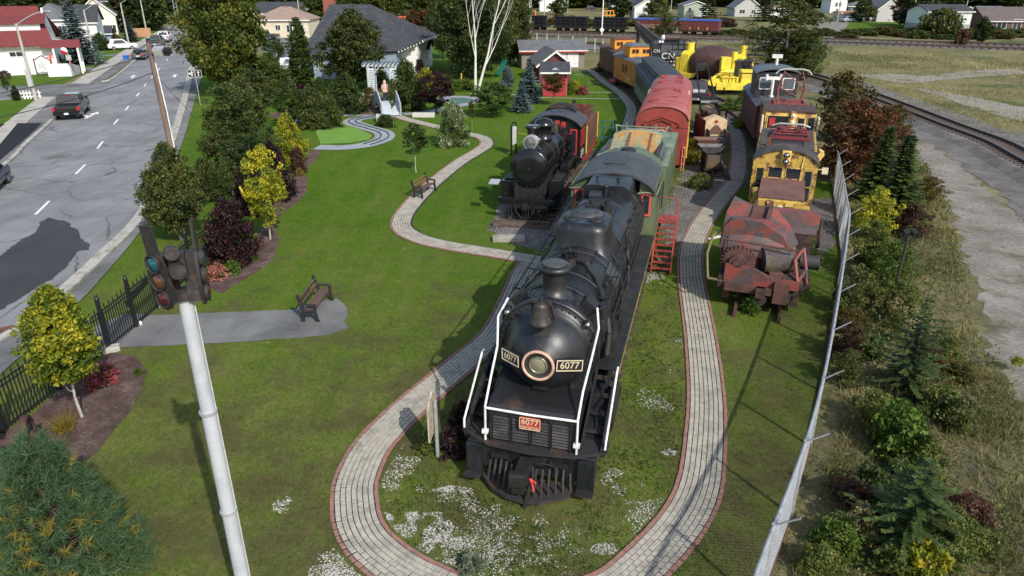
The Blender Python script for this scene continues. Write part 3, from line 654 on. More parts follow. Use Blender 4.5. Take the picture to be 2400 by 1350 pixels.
# ---------------------------------------------------------------- the big black engine and its tender
BLACK = mat('engine_black', (.0085, .0105, .014), (.024, .025, .027), sc=1.6, rough=.42, bump=.16, bsc=14, var=.45, thr=(.46, .66), spec=.6, scale=(1, 1, .35), c3=(.040, .029, .022), thr3=(.60, .74))
BLACKM = mat('engine_black_matt', (.011, .011, .012), (.030, .024, .020), sc=1.8, rough=.6, bump=.25, bsc=18, var=.35, thr=(.5, .7))
SOOT = mat('frame_black', (.008, .008, .008), (.02, .014, .01), sc=2, rough=.7)
DECKM = mat('tread_plate', (.017, .017, .018), (.06, .042, .030), sc=1.6, rough=.55, bump=.4, bsc=60, thr=(.5, .68))
ROOFBLK = mat('roof_black', (.040, .042, .046), (.060, .060, .062), sc=1.2, rough=.55, bump=.15)
WHITE = mat('white_paint', (.78, .78, .76), (.6, .58, .54), sc=3, rough=.45)
OLIVEG = mat('olive_green', (.085, .115, .055), (.13, .155, .085), sc=.9, rough=.5, bump=.1, c3=(.16, .09, .05), thr3=(.66, .72))
PALEG = mat('faded_green', (.155, .205, .135), (.22, .27, .19), sc=1.0, rough=.6, c3=(.20, .10, .05), thr3=(.66, .72))
RUSTG = mat('rust_over_green', (.22, .25, .15), (.40, .22, .065), sc=.9, rough=.8, thr=(.42, .55), c3=(.25, .10, .045), thr3=(.58, .66), scale=(1.6, 1, .5), bump=.2)
RUST = mat('rust', (.15, .062, .035), (.085, .040, .028), sc=2.5, rough=.85, bump=.35, c3=(.20, .095, .055), thr3=(.56, .7))
REDP = mat('red_paint', (.42, .035, .028), (.32, .03, .025), sc=2, rough=.5)
COPPER = mat('pink_ring', (.62, .38, .27), (.5, .3, .22), sc=4, rough=.4)
CREAMP = mat('cream_line', (.66, .55, .38), rough=.5)
CHROME = mat('chrome', (.6, .6, .6), rough=.12, metal=1)
LENS = glass('lamp_glass', (.45, .45, .40), .08)
DARKGL = glass('dark_glass')
YEL = mat('yellow_paint', (.72, .50, .06), (.55, .36, .05), sc=3, rough=.5)
HX = .2669
L1 = thing('steam_locomotive', 'large black steam engine numbered 6077 with white handrails and bell on its nose', 'locomotive', (.22, 12.52), -HX)
q = part
CZ, RB = 2.86, 1.14
# boiler: smokebox, barrel and firebox
bl = B().lathe([(1.20, 2.34), (1.24, 2.36), (1.24, 2.52), (1.185, 2.54), (1.185, 4.3), (1.15, 4.32), (1.15, 5.6), (1.17, 5.9), (1.20, 9.4), (1.235, 10.6), (1.24, 13.3)], (0, 0, CZ), (0, 1, 0), 48)
boiler = q('boiler', bl, BLACK, L1)
bd = []
for d, r in ((3.4, 1.205), (4.3, 1.205), (5.9, 1.19), (7.9, 1.20), (9.4, 1.22), (10.6, 1.255), (11.6, 1.26), (12.5, 1.262)): bd.append(B().lathe([(r-.03, d-.04), (r, d-.035), (r, d+.035), (r-.03, d+.04)], (0, 0, CZ), (0, 1, 0), 48))
parts('boiler_band', bd, BLACKM, boiler)
nose = B().lathe([(1.19, 2.335), (1.05, 2.325), (1.04, 2.27), (1.0, 2.25), (.95, 2.10), (.85, 1.89), (.72, 1.71), (.56, 1.57), (.40, 1.48), (.36, 1.44)], (0, 0, CZ), (0, 1, 0), 48)
nose = q('smokebox_door', nose, BLACK, L1)
rv = B()
for k in range(40):
    t = 2*math.pi*k/40; rv.sph((1.12*math.cos(t), 2.325, CZ+1.12*math.sin(t)), .032, n=6, m=3)
for d, r, m_ in ((2.62, 1.19, 34), (2.72, 1.19, 34), (3.55, 1.19, 34), (4.2, 1.19, 40), (5.75, 1.17, 30), (9.25, 1.205, 30), (10.7, 1.24, 30)):
    for k in range(m_):
        t = math.pi*(k+.5)/m_; rv.sph((r*math.cos(t), d, CZ+r*math.sin(t)), .024, n=5, m=3)
for k in range(46): rv.sph((.62*math.cos(k*.137), 2.95+.5*math.sin(k*.137), 3.98), .03, n=5, m=3)
q('rivets', rv, BLACKM, boiler, kind='stuff')
hl = B().lathe([(.30, 1.44), (.37, 1.43), (.385, 1.38), (.375, 1.345), (.335, 1.34), (.315, 1.38)], (0, 0, 2.91), (0, 1, 0), 32)
hr = q('headlight_ring', hl, COPPER, L1)
q('headlight_bowl', B().lathe([(.318, 1.37), (.25, 1.40), (.21, 1.41), (.17, 1.50), (.09, 1.57), (.001, 1.59)], (0, 0, 2.91), (0, 1, 0), 24), mat('lamp_bowl', (.03, .03, .03), rough=.3), hr)
q('lens', B().lathe([(.185, 1.405), (.12, 1.37), (.001, 1.36)], (0, 0, 2.91), (0, 1, 0), 24), glass('lamp_lens', (.20, .19, .13), .05), hr)
q('lens_rim', B().lathe([(.20, 1.42), (.225, 1.385), (.19, 1.37), (.18, 1.40)], (0, 0, 2.91), (0, 1, 0), 24), mat('lens_rim', (.32, .29, .20), rough=.3, metal=.6), hr)
for s in (-1, 1):                                     # number boards set into the curve of the nose
    e = bpy.data.objects.new('number_board', B().box(-.30, .30, -.03, .06, -.14, .14).mesh('number_board')); COL.objects.link(e); e.parent = L1
    e.data.materials.append(BLACKM); e.location = (s*.68, 1.58, 2.92); e.rotation_euler = (0, s*.05, s*(.62 if s < 0 else .38))
    fr = B()
    for a in ((-.30, -.14, .30, -.12), (-.30, .12, .30, .14)): fr.box(a[0], a[2], -.045, -.025, a[1], a[3])
    for a in (-.30, .28): fr.box(a, a+.02, -.044, -.026, -.12, .12)
    q('board_frame', fr, CREAMP, e)
    text('board_number', '6077', .24, CREAMP, e, (0, -.034, 0), (R(90), 0, 0), .004, .92)
bell = q('bell', B().lathe([(.001, .52), (.10, .51), (.15, .47), (.165, .40), (.185, .18), (.24, .05), (.262, 0), (.22, 0), (.16, .1)], (0, 1.55, 3.90), (0, 0, 1), 24), mat('bell_iron', (.03, .027, .026), (.06, .045, .035), sc=6, rough=.45), L1)
q('bell_yoke', B().box(-.20, .20, 1.53, 1.59, 4.38, 4.44).cyl((0, 1.56, 4.42), (0, 1.56, 4.53), .045, n=8).bar((.20, 1.56, 4.4), (.24, 1.95, 3.85), .05).bar((-.20, 1.56, 4.4), (-.22, 1.95, 3.85), .05), mat('yoke_rust', (.02, .017, .016), (.12, .05, .03), sc=7, rough=.7, thr=(.5, .6)), bell)
vent = B().box(-.15, .15, 1.62, 1.7, 3.38, 3.62)
q('vent_grille', B().obox((0, 1.74, 3.60), (.34, .05, .26), rx=-.62), SOOT, nose)
vs_ = B()
for k in range(4): vs_.obox((0, 1.665+.036*k, 3.51+.05*k), (.34, .03, .012), rx=-.4)
q('grille_bar', vs_, BLACKM, nose)
q('lamp_socket', B().cyl((0, 1.66, 3.34), (0, 1.52, 3.33), .05, n=12), CHROME, nose)
q('step_plate', B().box(-.17, .17, 1.55, 1.80, 2.18, 2.20).box(-.15, .15, 1.65, 1.78, 2.24, 2.25), BLACKM, nose)
for s, z in ((-1, 3.74), (1, 3.66)):                  # class lamps on the shoulders of the ring
    cl = q('class_lamp', B().sph((s*.95, 2.28, z), .10, n=14), BLACKM, L1)
    q('lens', B().sph((s*.95, 2.225, z-.005), .07, n=12), CHROME, cl); q('bracket', B().bar((s*.95, 2.33, z), (s*.86, 2.50, z-.12), .05), BLACKM, cl)
stack = q('chimney', B().lathe([(.55, -.06), (.42, .04), (.31, .14), (.275, .24), (.275, .60), (.30, .64), (.385, .68), (.405, .74), (.38, .79), (.31, .815), (.001, .83)], (0, 2.95, CZ+1.10), (0, 0, 1), 32), BLACK, L1)
q('chimney_lid', B().lathe([(.29, .82), (.30, .842), (.27, .855), (.001, .86)], (0, 2.95, CZ+1.10), (0, 0, 1), 28), ROOFBLK, stack)
# whistle turret with its wild cluster of fittings, and the two curved pipes
tu = B().cyl((0, 4.95, 3.9), (0, 4.95, 4.22), .21, .19, n=14)
for k in range(26):
    a = random.uniform(0, 6.28); r = random.uniform(.05, .3); tu.cyl((.2*math.cos(a)*.5, 4.95+.1*math.sin(a), 4.1), (r*math.cos(a), 4.95+r*.8*math.sin(a), 4.28+random.uniform(0, .14)), .02, n=5)
for k in range(5): tu.cyl((-.2+.1*k, 4.9, 4.15), (-.2+.1*k, 4.9, 4.36+.03*(k % 2)), .035, n=6)
q('steam_turret', tu, BLACKM, L1)
q('pipe', B().tube([(.15, 4.95, 4.15), (.45, 4.8, 4.12), (.75, 4.55, 3.86), (1.05, 4.05, 3.5), (1.22, 3.7, 3.15), (1.30, 3.5, 2.85), (1.30, 3.3, 2.35)], .085, 8), BLACKM, L1)
q('pipe', B().tube([(-.15, 4.98, 4.15), (-.5, 4.95, 4.02), (-.9, 4.7, 3.70), (-1.18, 4.4, 3.3), (-1.30, 4.2, 2.6)], .075, 8), BLACKM, L1)
# sand dome
dm = B(); prof = []
def rr(x0, x1, y0, y1, r, n=5):
    o = []
    for cx, cy, a0 in ((x1-r, y1-r, 0), (x0+r, y1-r, 90), (x0+r, y0+r, 180), (x1-r, y0+r, 270)):
        for k in range(n+1): a = R(a0+90*k/n); o.append((cx+r*math.cos(a), cy+r*math.sin(a)))
    return o
lay = [(-1.06, 5.95, 8.35, 3.18), (-.99, 6.05, 8.25, 3.55), (-.83, 6.2, 8.1, 3.86), (-.74, 6.3, 8.0, 4.10), (-.735, 6.3, 8.0, 4.42), (-.69, 6.35, 7.95, 4.56), (-.56, 6.5, 7.8, 4.63)]
rings = [[(x, y, z) for x, y in rr(a, -a, y0, y1, .36)] for a, y0, y1, z in lay]; n = len(rings[0]); dm.add([v for r_ in rings for v in r_], [(i*n+k, i*n+(k+1) % n, (i+1)*n+(k+1) % n, (i+1)*n+k) for i in range(len(rings)-1) for k in range(n)], True); dm.poly(rings[-1])
dome = q('sand_dome', dm, BLACK, L1)
for s in (-1, 1): q('filler_lid', B().lathe([(.19, 4.62), (.20, 4.655), (.16, 4.67), (.001, 4.675)], (s*.36, 6.85, 0), (0, 0, 1), 18, sx=1.2).box(s*.36-.03, s*.36+.03, 6.8, 6.95, 4.67, 4.71), BLACKM, dome)
q('dome_cover', B().lathe([(.48, 4.62), (.49, 4.645), (.001, 4.65)], (0, 7.45, 0), (0, 0, 1), 24).box(-.08, .08, 7.35, 7.5, 4.65, 4.68).cyl((-.3, 7.5, 4.64), (-.3, 7.5, 4.69), .05, n=8).cyl((.3, 7.5, 4.64), (.3, 7.5, 4.69), .05, n=8), ROOFBLK, dome)
sv = q('safety_valve', B().box(-.32, .12, 9.1, 9.6, 3.95, 4.36).cyl((.32, 9.3, 3.9), (.32, 9.3, 4.36), .17, n=14).cyl((-.15, 9.3, 4.36), (-.15, 9.3, 4.50), .07, n=8).cyl((.32, 9.35, 4.36), (.32, 9.35, 4.52), .07, n=8), BLACKM, L1)
parts('feed_box', [B().obox((s*1.02, 5.9, 3.45), (.5, .75, .09), ry=s*.9) for s in (-1, 1)], ROOFBLK, L1)
parts('equipment_box', [B().obox((s*.86, 3.05, 3.80), (.34, .42, .20), ry=s*.7) for s in (-1, 1)], BLACKM, L1)
parts('side_pump', [B().cyl((1.12, 3.5, 2.9), (1.12, 3.5, 3.62), .13, n=12).cyl((1.12, 3.5, 3.3), (1.12, 3.5, 3.4), .17, n=12), B().cyl((1.34, 3.9, 2.3), (1.34, 3.9, 3.0), .12, n=10), B().cyl((-1.34, 3.6, 2.3), (-1.34, 3.6, 3.2), .13, n=10)], BLACKM, L1)
sm_ = []
for s in (-1, 1):
    for a_ in (.45, .95): sm_.append(B().bar((s*1.195*math.sin(a_), 4.4, CZ+1.195*math.cos(a_)), (s*1.225*math.sin(a_), 10.5, CZ+1.225*math.cos(a_)), .035, .02))
    q('injector_pipe', B().tube([(s*1.0, 9.0, 3.55), (s*1.16, 8.4, 3.25), (s*1.27, 8.0, 2.7), (s*1.3, 7.8, 2.2)], .045, 6), BLACKM, L1); q('sand_pipe', B().tube([(s*.8, 6.6, 3.9), (s*1.10, 6.5, 3.5), (s*1.27, 6.4, 2.9), (s*1.3, 6.3, 2.2)], .028, 6), BLACKM, L1); q('sand_pipe', B().tube([(s*.8, 7.8, 3.9), (s*1.10, 7.9, 3.5), (s*1.27, 8.1, 2.9), (s*1.3, 8.3, 2.2)], .028, 6), BLACKM, L1)
    for y_ in (4.6, 10.2, 11.6): q('washout_plug', B().cyl((s*.95, y_, 3.55), (s*1.04, y_, 3.68), .06, n=8), BLACKM, L1)
    q('valve_gear_box', B().obox((s*1.34, 3.7, 2.32), (.3, .5, .3)), BLACKM, L1); q('lubricator', B().obox((s*1.36, 5.2, 2.30), (.22, .34, .28)).cyl((s*1.36, 5.2, 2.44), (s*1.36, 5.2, 2.6), .05, n=8), BLACKM, L1)
parts('plate_seam', sm_, BLACKM, boiler)
q('turret_hood', B().prism(rr(-.80, .80, 3.45, 4.36, .26), 'y', 11.55, 13.6), BLACK, L1, bev=.06)
parts('hood_fitting', [B().cyl((-.45, 12.3, 4.34), (-.45, 12.3, 4.5), .03, n=6).bar((-.58, 12.3, 4.47), (-.32, 12.3, 4.47), .025), B().cyl((.3, 12.2, 4.34), (.3, 12.2, 4.48), .05, n=8).bar((.2, 12.2, 4.47), (.42, 12.2, 4.47), .03), B().cyl((0, 11.35, 3.95), (0, 11.35, 4.35), .06, n=8).sph((0, 11.35, 4.38), .09)], BLACKM, L1)
q('steam_drum', B().cyl((-.55, 11.35, 4.03), (-.12, 11.35, 4.03), .19, n=14).bar((.05, 11.35, 4.05), (.2, 11.3, 4.2), .1), BLACK, L1)
# running boards, front steps, handrails
for s in (-1, 1):
    rb = q('running_board', B().box(*sorted((s*1.02, s*1.62)), 3.0, 13.1, 2.10, 2.16).box(*sorted((s*1.60, s*1.635)), 3.0, 13.1, 1.86, 2.165), DECKM, L1)
    q('edge_stripe', B().box(*sorted((s*1.637, s*1.645)), 3.0, 13.1, 1.90, 2.0), mat('edge_olive', (.16, .17, .04), (.36, .27, .05), sc=1.2, rough=.6), rb)
    sk = B().prism([(3.0, 2.16), (3.0, 1.35), (.95, 1.02), (.95, 1.20)], 'x', *sorted((s*1.56, s*1.66)))
    q('step_stringer', sk, BLACKM, L1); q('step_stringer', B().prism([(3.0, 2.16), (3.0, 1.35), (.95, 1.02), (.95, 1.20)], 'x', *sorted((s*1.10, s*1.15))), BLACKM, L1)
    q('step_back', B().slab([(s*1.15, 3.0, 1.62), (s*1.56, 3.0, 1.62), (s*1.56, 1.05, 1.02), (s*1.15, 1.05, 1.02)], .03), BLACK, L1)
    for k in range(4): q('step_tread', B().box(*sorted((s*1.15, s*1.56)), 1.45+.42*k, 1.62+.42*k, 1.28+.23*k, 1.31+.23*k), DECKM, L1)
    q('handrail', B().tube([(s*1.66, .98, 1.22), (s*1.67, 1.02, 1.42), (s*1.67, 2.45, 2.42), (s*1.67, 2.6, 2.44)], .028, 8), WHITE, L1)
    q('handrail', B().tube([(s*1.06, .72, 1.17), (s*1.06, .74, 2.06), (s*1.07, 1.20, 2.50), (s*1.12, 1.95, 2.95), (s*1.20, 2.3, 3.55), (s*1.08, 2.75, 3.85)], .028, 8), WHITE, L1)
    q('rail_clamp', B().box(s*1.06-.07, s*1.06+.07, .67, .78, 1.36, 1.44), WHITE, L1)
    hrl = q('boiler_handrail', B().tube([(s*1.10, 2.75, 3.80), (s*1.22, 3.4, 3.62), (s*1.28, 12.6, 3.62), (s*1.2, 13.3, 3.62)], .025, 8), BLACKM, L1)
    parts('rail_stanchion', [B().bar((s*1.28, 3.9+1.4*k, 3.62), (s*.96, 3.9+1.4*k, 3.60), .035) for k in range(7)], BLACKM, hrl)
    q('reach_rod', B().tube([(s*1.24, 4.4, 2.75), (s*1.26, 9, 2.8), (s*1.2, 13, 2.9)], .03, 6).tube([(s*1.26, 6, 2.35), (s*1.28, 12, 2.4)], .05, 6), BLACKM, L1)
    q('side_tank', B().cyl((s*1.22, 8.2, 1.72), (s*1.22, 12.2, 1.72), .26, n=14), BLACKM, L1)
# front deck, louvred shield, pilot
q('front_deck', B().slab([(-1.72, 1.0, 1.09), (-1.0, .62, 1.09), (0, .52, 1.09), (1.0, .62, 1.09), (1.72, 1.0, 1.09), (1.72, 1.35, 1.09), (1.1, 1.5, 1.09), (1.1, 3.0, 1.09), (-1.1, 3.0, 1.09), (-1.1, 1.5, 1.09), (-1.72, 1.35, 1.09)], .06), mat('deck_rusty', (.022, .021, .021), (.085, .05, .034), sc=1.3, rough=.7, thr=(.48, .66), bump=.2), L1)
sh = B().prism([(.80, 1.15), (.80, 1.84), (.83, 1.96), (.90, 2.05), (1.02, 2.09), (2.4, 2.16), (2.4, 1.15)], 'x', -1.02, 1.02)
shield = q('front_shield', sh, mat('shield_black', (.012, .012, .013), (.07, .04, .028), sc=1.0, rough=.5, thr=(.56, .72)), L1, bev=.04)
for k in range(8):
    for c in range(4):
        x0 = -.90+.46*c; q('louvre', B().obox((x0+.21, .775, 1.24+.078*k), (.40, .06, .022), rx=.6), mat('louvre_worn', (.035, .035, .037), (.07, .06, .055), sc=3, rough=.5), shield)
parts('shield_strap', [B().box(x-.018, x+.018, .735, .80, 1.15, 1.95) for x in (-.93, -.47, -.01, .45, .91)], SOOT, shield)
q('saddle', B().prism([(-1.1, 1.15), (1.1, 1.15), (1.1, 1.9), (.8, 2.2), (-.8, 2.2), (-1.1, 1.9)], 'y', 2.4, 4.6).slab([(-1.1, 1.5, 1.98), (-.2, 2.45, 2.08), (-1.1, 2.6, 2.25)], .03).slab([(1.1, 1.5, 1.98), (.2, 2.45, 2.08), (1.1, 2.6, 2.25)], .03), BLACK, L1)
q('crossrail', B().tube([(-1.06, .73, 2.03), (0, .70, 2.03), (1.06, .73, 2.03)], .03, 8), WHITE, L1)
pl = q('number_plate', B().prism(rr(-.245, .245, 1.66, 1.98, .06), 'y', .655, .68), mat('plate_red', (.38, .045, .035), rough=.45), L1)
pf = B()
for (a0, a1, c0, c1) in ((-.235, .235, 1.96, 1.972), (-.235, .235, 1.67, 1.682), (-.24, -.228, 1.70, 1.95), (.228, .24, 1.70, 1.95)): pf.box(a0, a1, .645, .657, c0, c1)
q('plate_border', pf, CREAMP, pl)
text('plate_number', '6077', .20, CREAMP, pl, (0, .652, 1.86), (R(90), 0, 0), .003); text('plate_word', 'NATIONAL', .085, CREAMP, pl, (0, .652, 1.725), (R(90), 0, 0), .003)
q('beam', B().box(-1.5, 1.5, .72, 1.0, .42, 1.09), BLACK, L1, bev=.02)
for s in (-1, 1):
    q('beam_panel', B().box(*sorted((s*1.12, s*1.5)), .60, .72, .30, 1.06), BLACK, L1, bev=.01); q('foot_step', B().obox((s*1.31, .52, .30), (.40, .28, .03)), DECKM, L1)
    q('beam_slot', B().obox((s*.68, .62, .86), (.42, .06, .10), ry=.02), SOOT, L1)
pb = B().slab([(-1.12, .62, .13), (-.8, .28, .13), (-.4, .06, .13), (0, 0, .13), (.4, .06, .13), (.8, .28, .13), (1.12, .62, .13), (1.12, .80, .13), (-1.12, .80, .13)], .09)
pilot = q('pilot_foot', pb, mat('pilot_rim', (.03, .028, .028), (.06, .035, .026), sc=2, rough=.65), L1)
for k in range(14):
    x = -.98+.151*k
    if abs(x) < .12: continue
    y = .07+.5*(abs(x)/1.0)**1.6
    q('pilot_bar', B().tube([(x, y+.06, .2), (x*.97, y+.12, .45), (x*.95, y+.26+.1*(1-abs(x)), .78)], .030, 6), mat('pilot_bar', (.035, .035, .036), (.06, .05, .045), sc=4, rough=.4), pilot)
q('coupler', B().obox((-.05, .30, .80), (.34, .70, .30)).obox((-.12, -.02, .80), (.36, .22, .34), rz=.2).obox((-.10, .02, .55), (.3, .15, .3)), SOOT, L1, bev=.04)
q('cut_lever', B().tube([(.15, .45, .95), (.35, .42, 1.0), (.62, .42, .98), (.66, .42, .88)], .018, 6), BLACKM, L1)
hs = q('air_hose', B().tube([(.12, .42, .85), (.20, .18, .72), (.12, .08, .45), (.05, .02, .05)], .055, 8), SOOT, L1)
q('hose_tag', B().tube([(.16, .15, .72), (.22, .06, .66), (.26, .02, .52)], .022, 5).tube([(.14, .12, .76), (.30, .08, .70)], .02, 5).sph((.18, .12, .72), .05, n=6, m=4), mat('ribbon_red', (.65, .05, .05), rough=.7), hs)
# frame, cylinders and wheels under the running boards
q('main_frame', B().box(-.75, .75, 1.0, 17, .55, 1.5), SOOT, L1)
def wheel(r, s, d, white=False, spokes=14, parent=None, z=None, thick=.13, name='driving_wheel', m=None):
    o = (s, d, (z if z is not None else r)+.13)
    wq = q(name, B().lathe([(r*.93, -thick/2), (r, -thick/2), (r*.99, thick/2), (r*.84, thick/2), (r*.84, -thick/2)], o, (1, 0, 0), 24).cyl((s-thick*.5, d, o[2]), (s+thick*.6, d, o[2]), r*.18, n=12), m or SOOT, parent)
    sp = B()
    for k in range(spokes):
        a = 2*math.pi*k/spokes; sp.bar((s, d+r*.15*math.cos(a), o[2]+r*.15*math.sin(a)), (s, d+r*.86*math.cos(a), o[2]+r*.86*math.sin(a)), .06*r/.9)
    q('spoke', sp, m or SOOT, wq)
    if white: q('tyre', B().lathe([(r*.94, thick/2+.004), (r*1.0, thick/2+.006), (r*1.0, thick/2-.01)], o, (1 if s > 0 else -1, 0, 0), 24), WHITE, wq)
    return wq
for s in (-1, 1):
    for d in (6.0, 7.95, 9.9, 11.85): wheel(.92, s*.80, d, parent=L1)
    for d in (2.1, 3.4): wheel(.45, s*.80, d, parent=L1, spokes=8, name='pilot_wheel')
    for d in (14.0, 15.8): wheel(.52, s*.80, d, parent=L1, spokes=8, name='trailing_wheel')
    q('cylinder', B().cyl((s*1.25, 2.35, .95), (s*1.25, 4.0, .95), .42, n=18).cyl((s*1.2, 2.3, 1.55), (s*1.2, 4.1, 1.55), .24, n=14), BLACK, L1)
    q('side_rod', B().bar((s*1.02, 6.0, .82), (s*1.02, 11.85, .82), .09, .16).bar((s*1.1, 4.0, .95), (s*1.1, 7.95, .82), .08, .16), mat('steel_rod', (.10, .10, .10), rough=.35, metal=.7), L1)
# cab
def arc_roof(w_, z0, z1, y0, y1, n=16, t=.06):
    b = B(); top = []
    for k in range(n+1):
        x = -w_+2*w_*k/n; top.append((x, z0+(z1-z0)*(1-(x/w_)**2)**.75))
    pts = top+[(x, z-t) for x, z in reversed(top)]
    vs = [(x, y0, z) for x, z in top]+[(x, y1, z) for x, z in top]+[(x, y0, z-t) for x, z in top]+[(x, y1, z-t) for x, z in top]; m = n+1
    b.add(vs, [(k, k+1, m+k+1, m+k) for k in range(n)]+[(2*m+k, 3*m+k, 3*m+k+1, 2*m+k+1) for k in range(n)], True)
    b.add(vs, [(k, 2*m+k, 2*m+k+1, k+1) for k in range(n)]+[(m+k, m+k+1, 3*m+k+1, 3*m+k) for k in range(n)]+[(0, m, 3*m, 2*m), (n, 2*m+n, 3*m+n, m+n)])
    return b
def end_panel(w_, zb, z0, z1, y0, y1, n=16):
    top = [(-w_+2*w_*k/n, z0+(z1-z0)*(1-((-w_+2*w_*k/n)/w_)**2)**.75) for k in range(n+1)]
    return B().prism([(w_, zb), (-w_, zb)][::-1]+[(x, z) for x, z in reversed(top)], 'y', y0, y1)
q('cab_roof', arc_roof(1.56, 3.80, 4.44, 13.1, 16.7), ROOFBLK, L1)
q('roof_hatch', B().obox((-.12, 15.2, 4.46), (.80, .75, .06)).obox((-.12, 14.62, 4.45), (.80, .30, .06)), ROOFBLK, L1, bev=.015)
cabw = q('cab_wall', B().box(-1.56, -1.50, 13.3, 16.9, 1.3, 3.88).box(-1.5, 1.5, 16.8, 16.86, 1.3, 2.4).box(1.50, 1.56, 13.3, 16.9, 1.3, 3.88), OLIVEG, L1)
for s in (-1, 1): q('cab_front', B().prism([(s*1.5, 1.3), (s*1.5, 3.86), (s*.98, 4.15), (s*.98, 1.3)], 'y', 13.3, 13.36), OLIVEG, cabw)
for s in (-1, 1):
    wf = B()
    for (a0, a1, c0, c1) in ((1.06, 1.42, 3.62, 3.70), (1.06, 1.42, 2.84, 2.92), (1.06, 1.13, 2.92, 3.62), (1.35, 1.42, 2.92, 3.62)): wf.box(*sorted((s*a0, s*a1)), 13.25, 13.31, c0, c1)
    wq = q('window_frame', wf, mat('window_red', (.55, .085, .07), rough=.5), cabw); q('pane', B().box(*sorted((s*1.13, s*1.35)), 13.27, 13.30, 2.92, 3.62), DARKGL, wq)
    q('side_window', B().box(*sorted((s*1.555, s*1.57)), 14.2, 16.2, 2.9, 3.6), DARKGL, cabw)
    q('cab_handrail', B().tube([(s*1.62, 13.2, 3.72), (s*1.2, 13.2, 3.75), (s*.95, 12.9, 3.78)], .025, 6).tube([(s*1.62, 13.2, 3.72), (s*1.64, 15.0, 3.7)], .025, 6), PALEG, L1)
q('wind_deflector', B().box(1.62, 1.66, 16.4, 16.75, 2.2, 3.3), SOOT, L1)

# tender
T1 = thing('tender', 'olive green coal tender with rust stained bunker behind the big black engine', 'tender', (.26, 12.52), -HX)
q('vestibule_hood', arc_roof(1.46, 3.50, 4.26, 16.9, 18.5, t=.08), OLIVEG, T1); q('vestibule_wall', end_panel(1.44, 1.3, 3.45, 4.2, 17.0, 17.06), OLIVEG, T1)
q('hood_vent', B().lathe([(.30, 0), (.32, .10), (.24, .16), (.001, .17)], (0, 17.5, 4.22), (0, 0, 1), 18), SOOT, T1)
q('hood_rail', B().tube([(-1.45, 18.2, 3.6), (-1.4, 18.2, 3.85), (-.6, 18.2, 4.22), (-.45, 18.3, 4.2)], .03, 6), PALEG, T1)
body = q('tank', B().box(-1.60, 1.60, 17.1, 22.3, 1.15, 3.50), OLIVEG, T1, bev=.03); q('water_tank', B().box(-1.59, 1.59, 22.3, 28.3, 1.15, 3.0), OLIVEG, T1, bev=.03)
for s in (-1, 1):
    q('tank_top', B().box(*sorted((s*1.18, s*1.63)), 18.4, 21.6, 3.505, 3.535), PALEG, T1)
    q('bunker_side', B().slab([(s*1.60, 18.6, 3.56), (s*1.16, 20.4, 4.32), (s*1.16, 24.4, 4.32), (s*1.60, 25.0, 3.56)], .05) if 0 else B().prism([(18.45, 3.51), (18.45, 4.0), (21.2, 4.0), (21.8, 3.51)], 'x', *sorted((s*1.10, s*1.18))), mat('bunker_dark', (.035, .033, .045), (.06, .05, .05), sc=1.5, rough=.6), T1)
    lad = B().tube([(s*1.24, 18.6, 3.95), (s*1.24, 21.2, 3.95)], .03, 6).tube([(s*1.42, 18.6, 3.7), (s*1.42, 21.2, 3.7)], .03, 6)
    for k in range(7): lad.bar((s*1.24, 18.8+.36*k, 3.95), (s*1.42, 18.8+.36*k, 3.7), .03)
    q('bunker_ladder', lad, mat('rail_grey', (.10, .11, .12), rough=.5), T1)
q('coal_bunker_floor', B().box(-1.10, 1.10, 18.5, 19.8, 3.51, 3.56), mat('bunker_floor', (.33, .24, .17), (.30, .13, .07), sc=1.2, rough=.85, thr=(.45, .6)), T1)
slope = B().slab([(-1.10, 19.5, 3.54), (1.10, 19.5, 3.54), (1.10, 21.4, 4.12), (.7, 21.5, 4.26), (0, 21.55, 4.32), (-.7, 21.5, 4.26), (-1.10, 21.4, 4.12)], .06)
q('slope_sheet', slope, RUSTG, T1)
for x in (-.36, .62): q('stiffener', B().bar((x, 19.7, 3.66), (x, 21.4, 4.24), .11, .09), RUST, T1)
q('bunker_hood', B().prism([(-1.18, 3.51), (1.18, 3.51), (1.18, 4.06), (.7, 4.24), (0, 4.32), (-.7, 4.24), (-1.18, 4.06)], 'y', 21.55, 22.3), PALEG, T1)
q('tank_deck', B().box(-1.56, 1.56, 22.31, 28.28, 3.003, 3.05).prism([(22.31, 3.05), (22.31, 3.95), (24.0, 3.2), (24.0, 3.05)], 'x', -1.0, 1.0), PALEG, T1)
ck = B()
for s in (-1, 1): ck.tube([(s*1.1, 22.4, 3.95), (s*1.25, 23.0, 4.3), (s*1.25, 24.5, 4.0), (s*1.3, 26.1, 3.6), (s*1.3, 26.2, 3.05)], .03, 6).tube([(s*.7, 22.6, 3.9), (s*.7, 22.6, 4.5)], .03, 6)
ck.tube([(-1.2, 23.0, 4.25), (1.2, 23.0, 4.25)], .03).box(-.8, .8, 22.6, 23.6, 4.0, 4.05)
q('catwalk_rail', ck, PALEG, T1)
q('underframe', B().box(-1.3, 1.3, 17.6, 28.2, .75, 1.15), SOOT, T1)
for d in (18.7, 20.0, 21.3, 24.8, 26.1, 27.4):
    for s in (-1, 1): q('wheel', B().cyl((s*.68, d, .60), (s*.80, d, .60), .45, n=18), SOOT, T1)
for d in (20.0, 26.1): q('truck_frame', B().box(-1.05, -.9, d-1.8, d+1.8, .5, .75).box(.9, 1.05, d-1.8, d+1.8, .5, .75), SOOT, T1)
# red steps up to the cab
ST = thing('access_steps', 'red steel staircase leading up to the cab of the big engine', 'stairs', (5.95, 26.2), -HX); ST.scale = (.92, .8, .80)
REDS = mat('red_steel', (.34, .05, .034), (.26, .045, .035), sc=3, rough=.5)
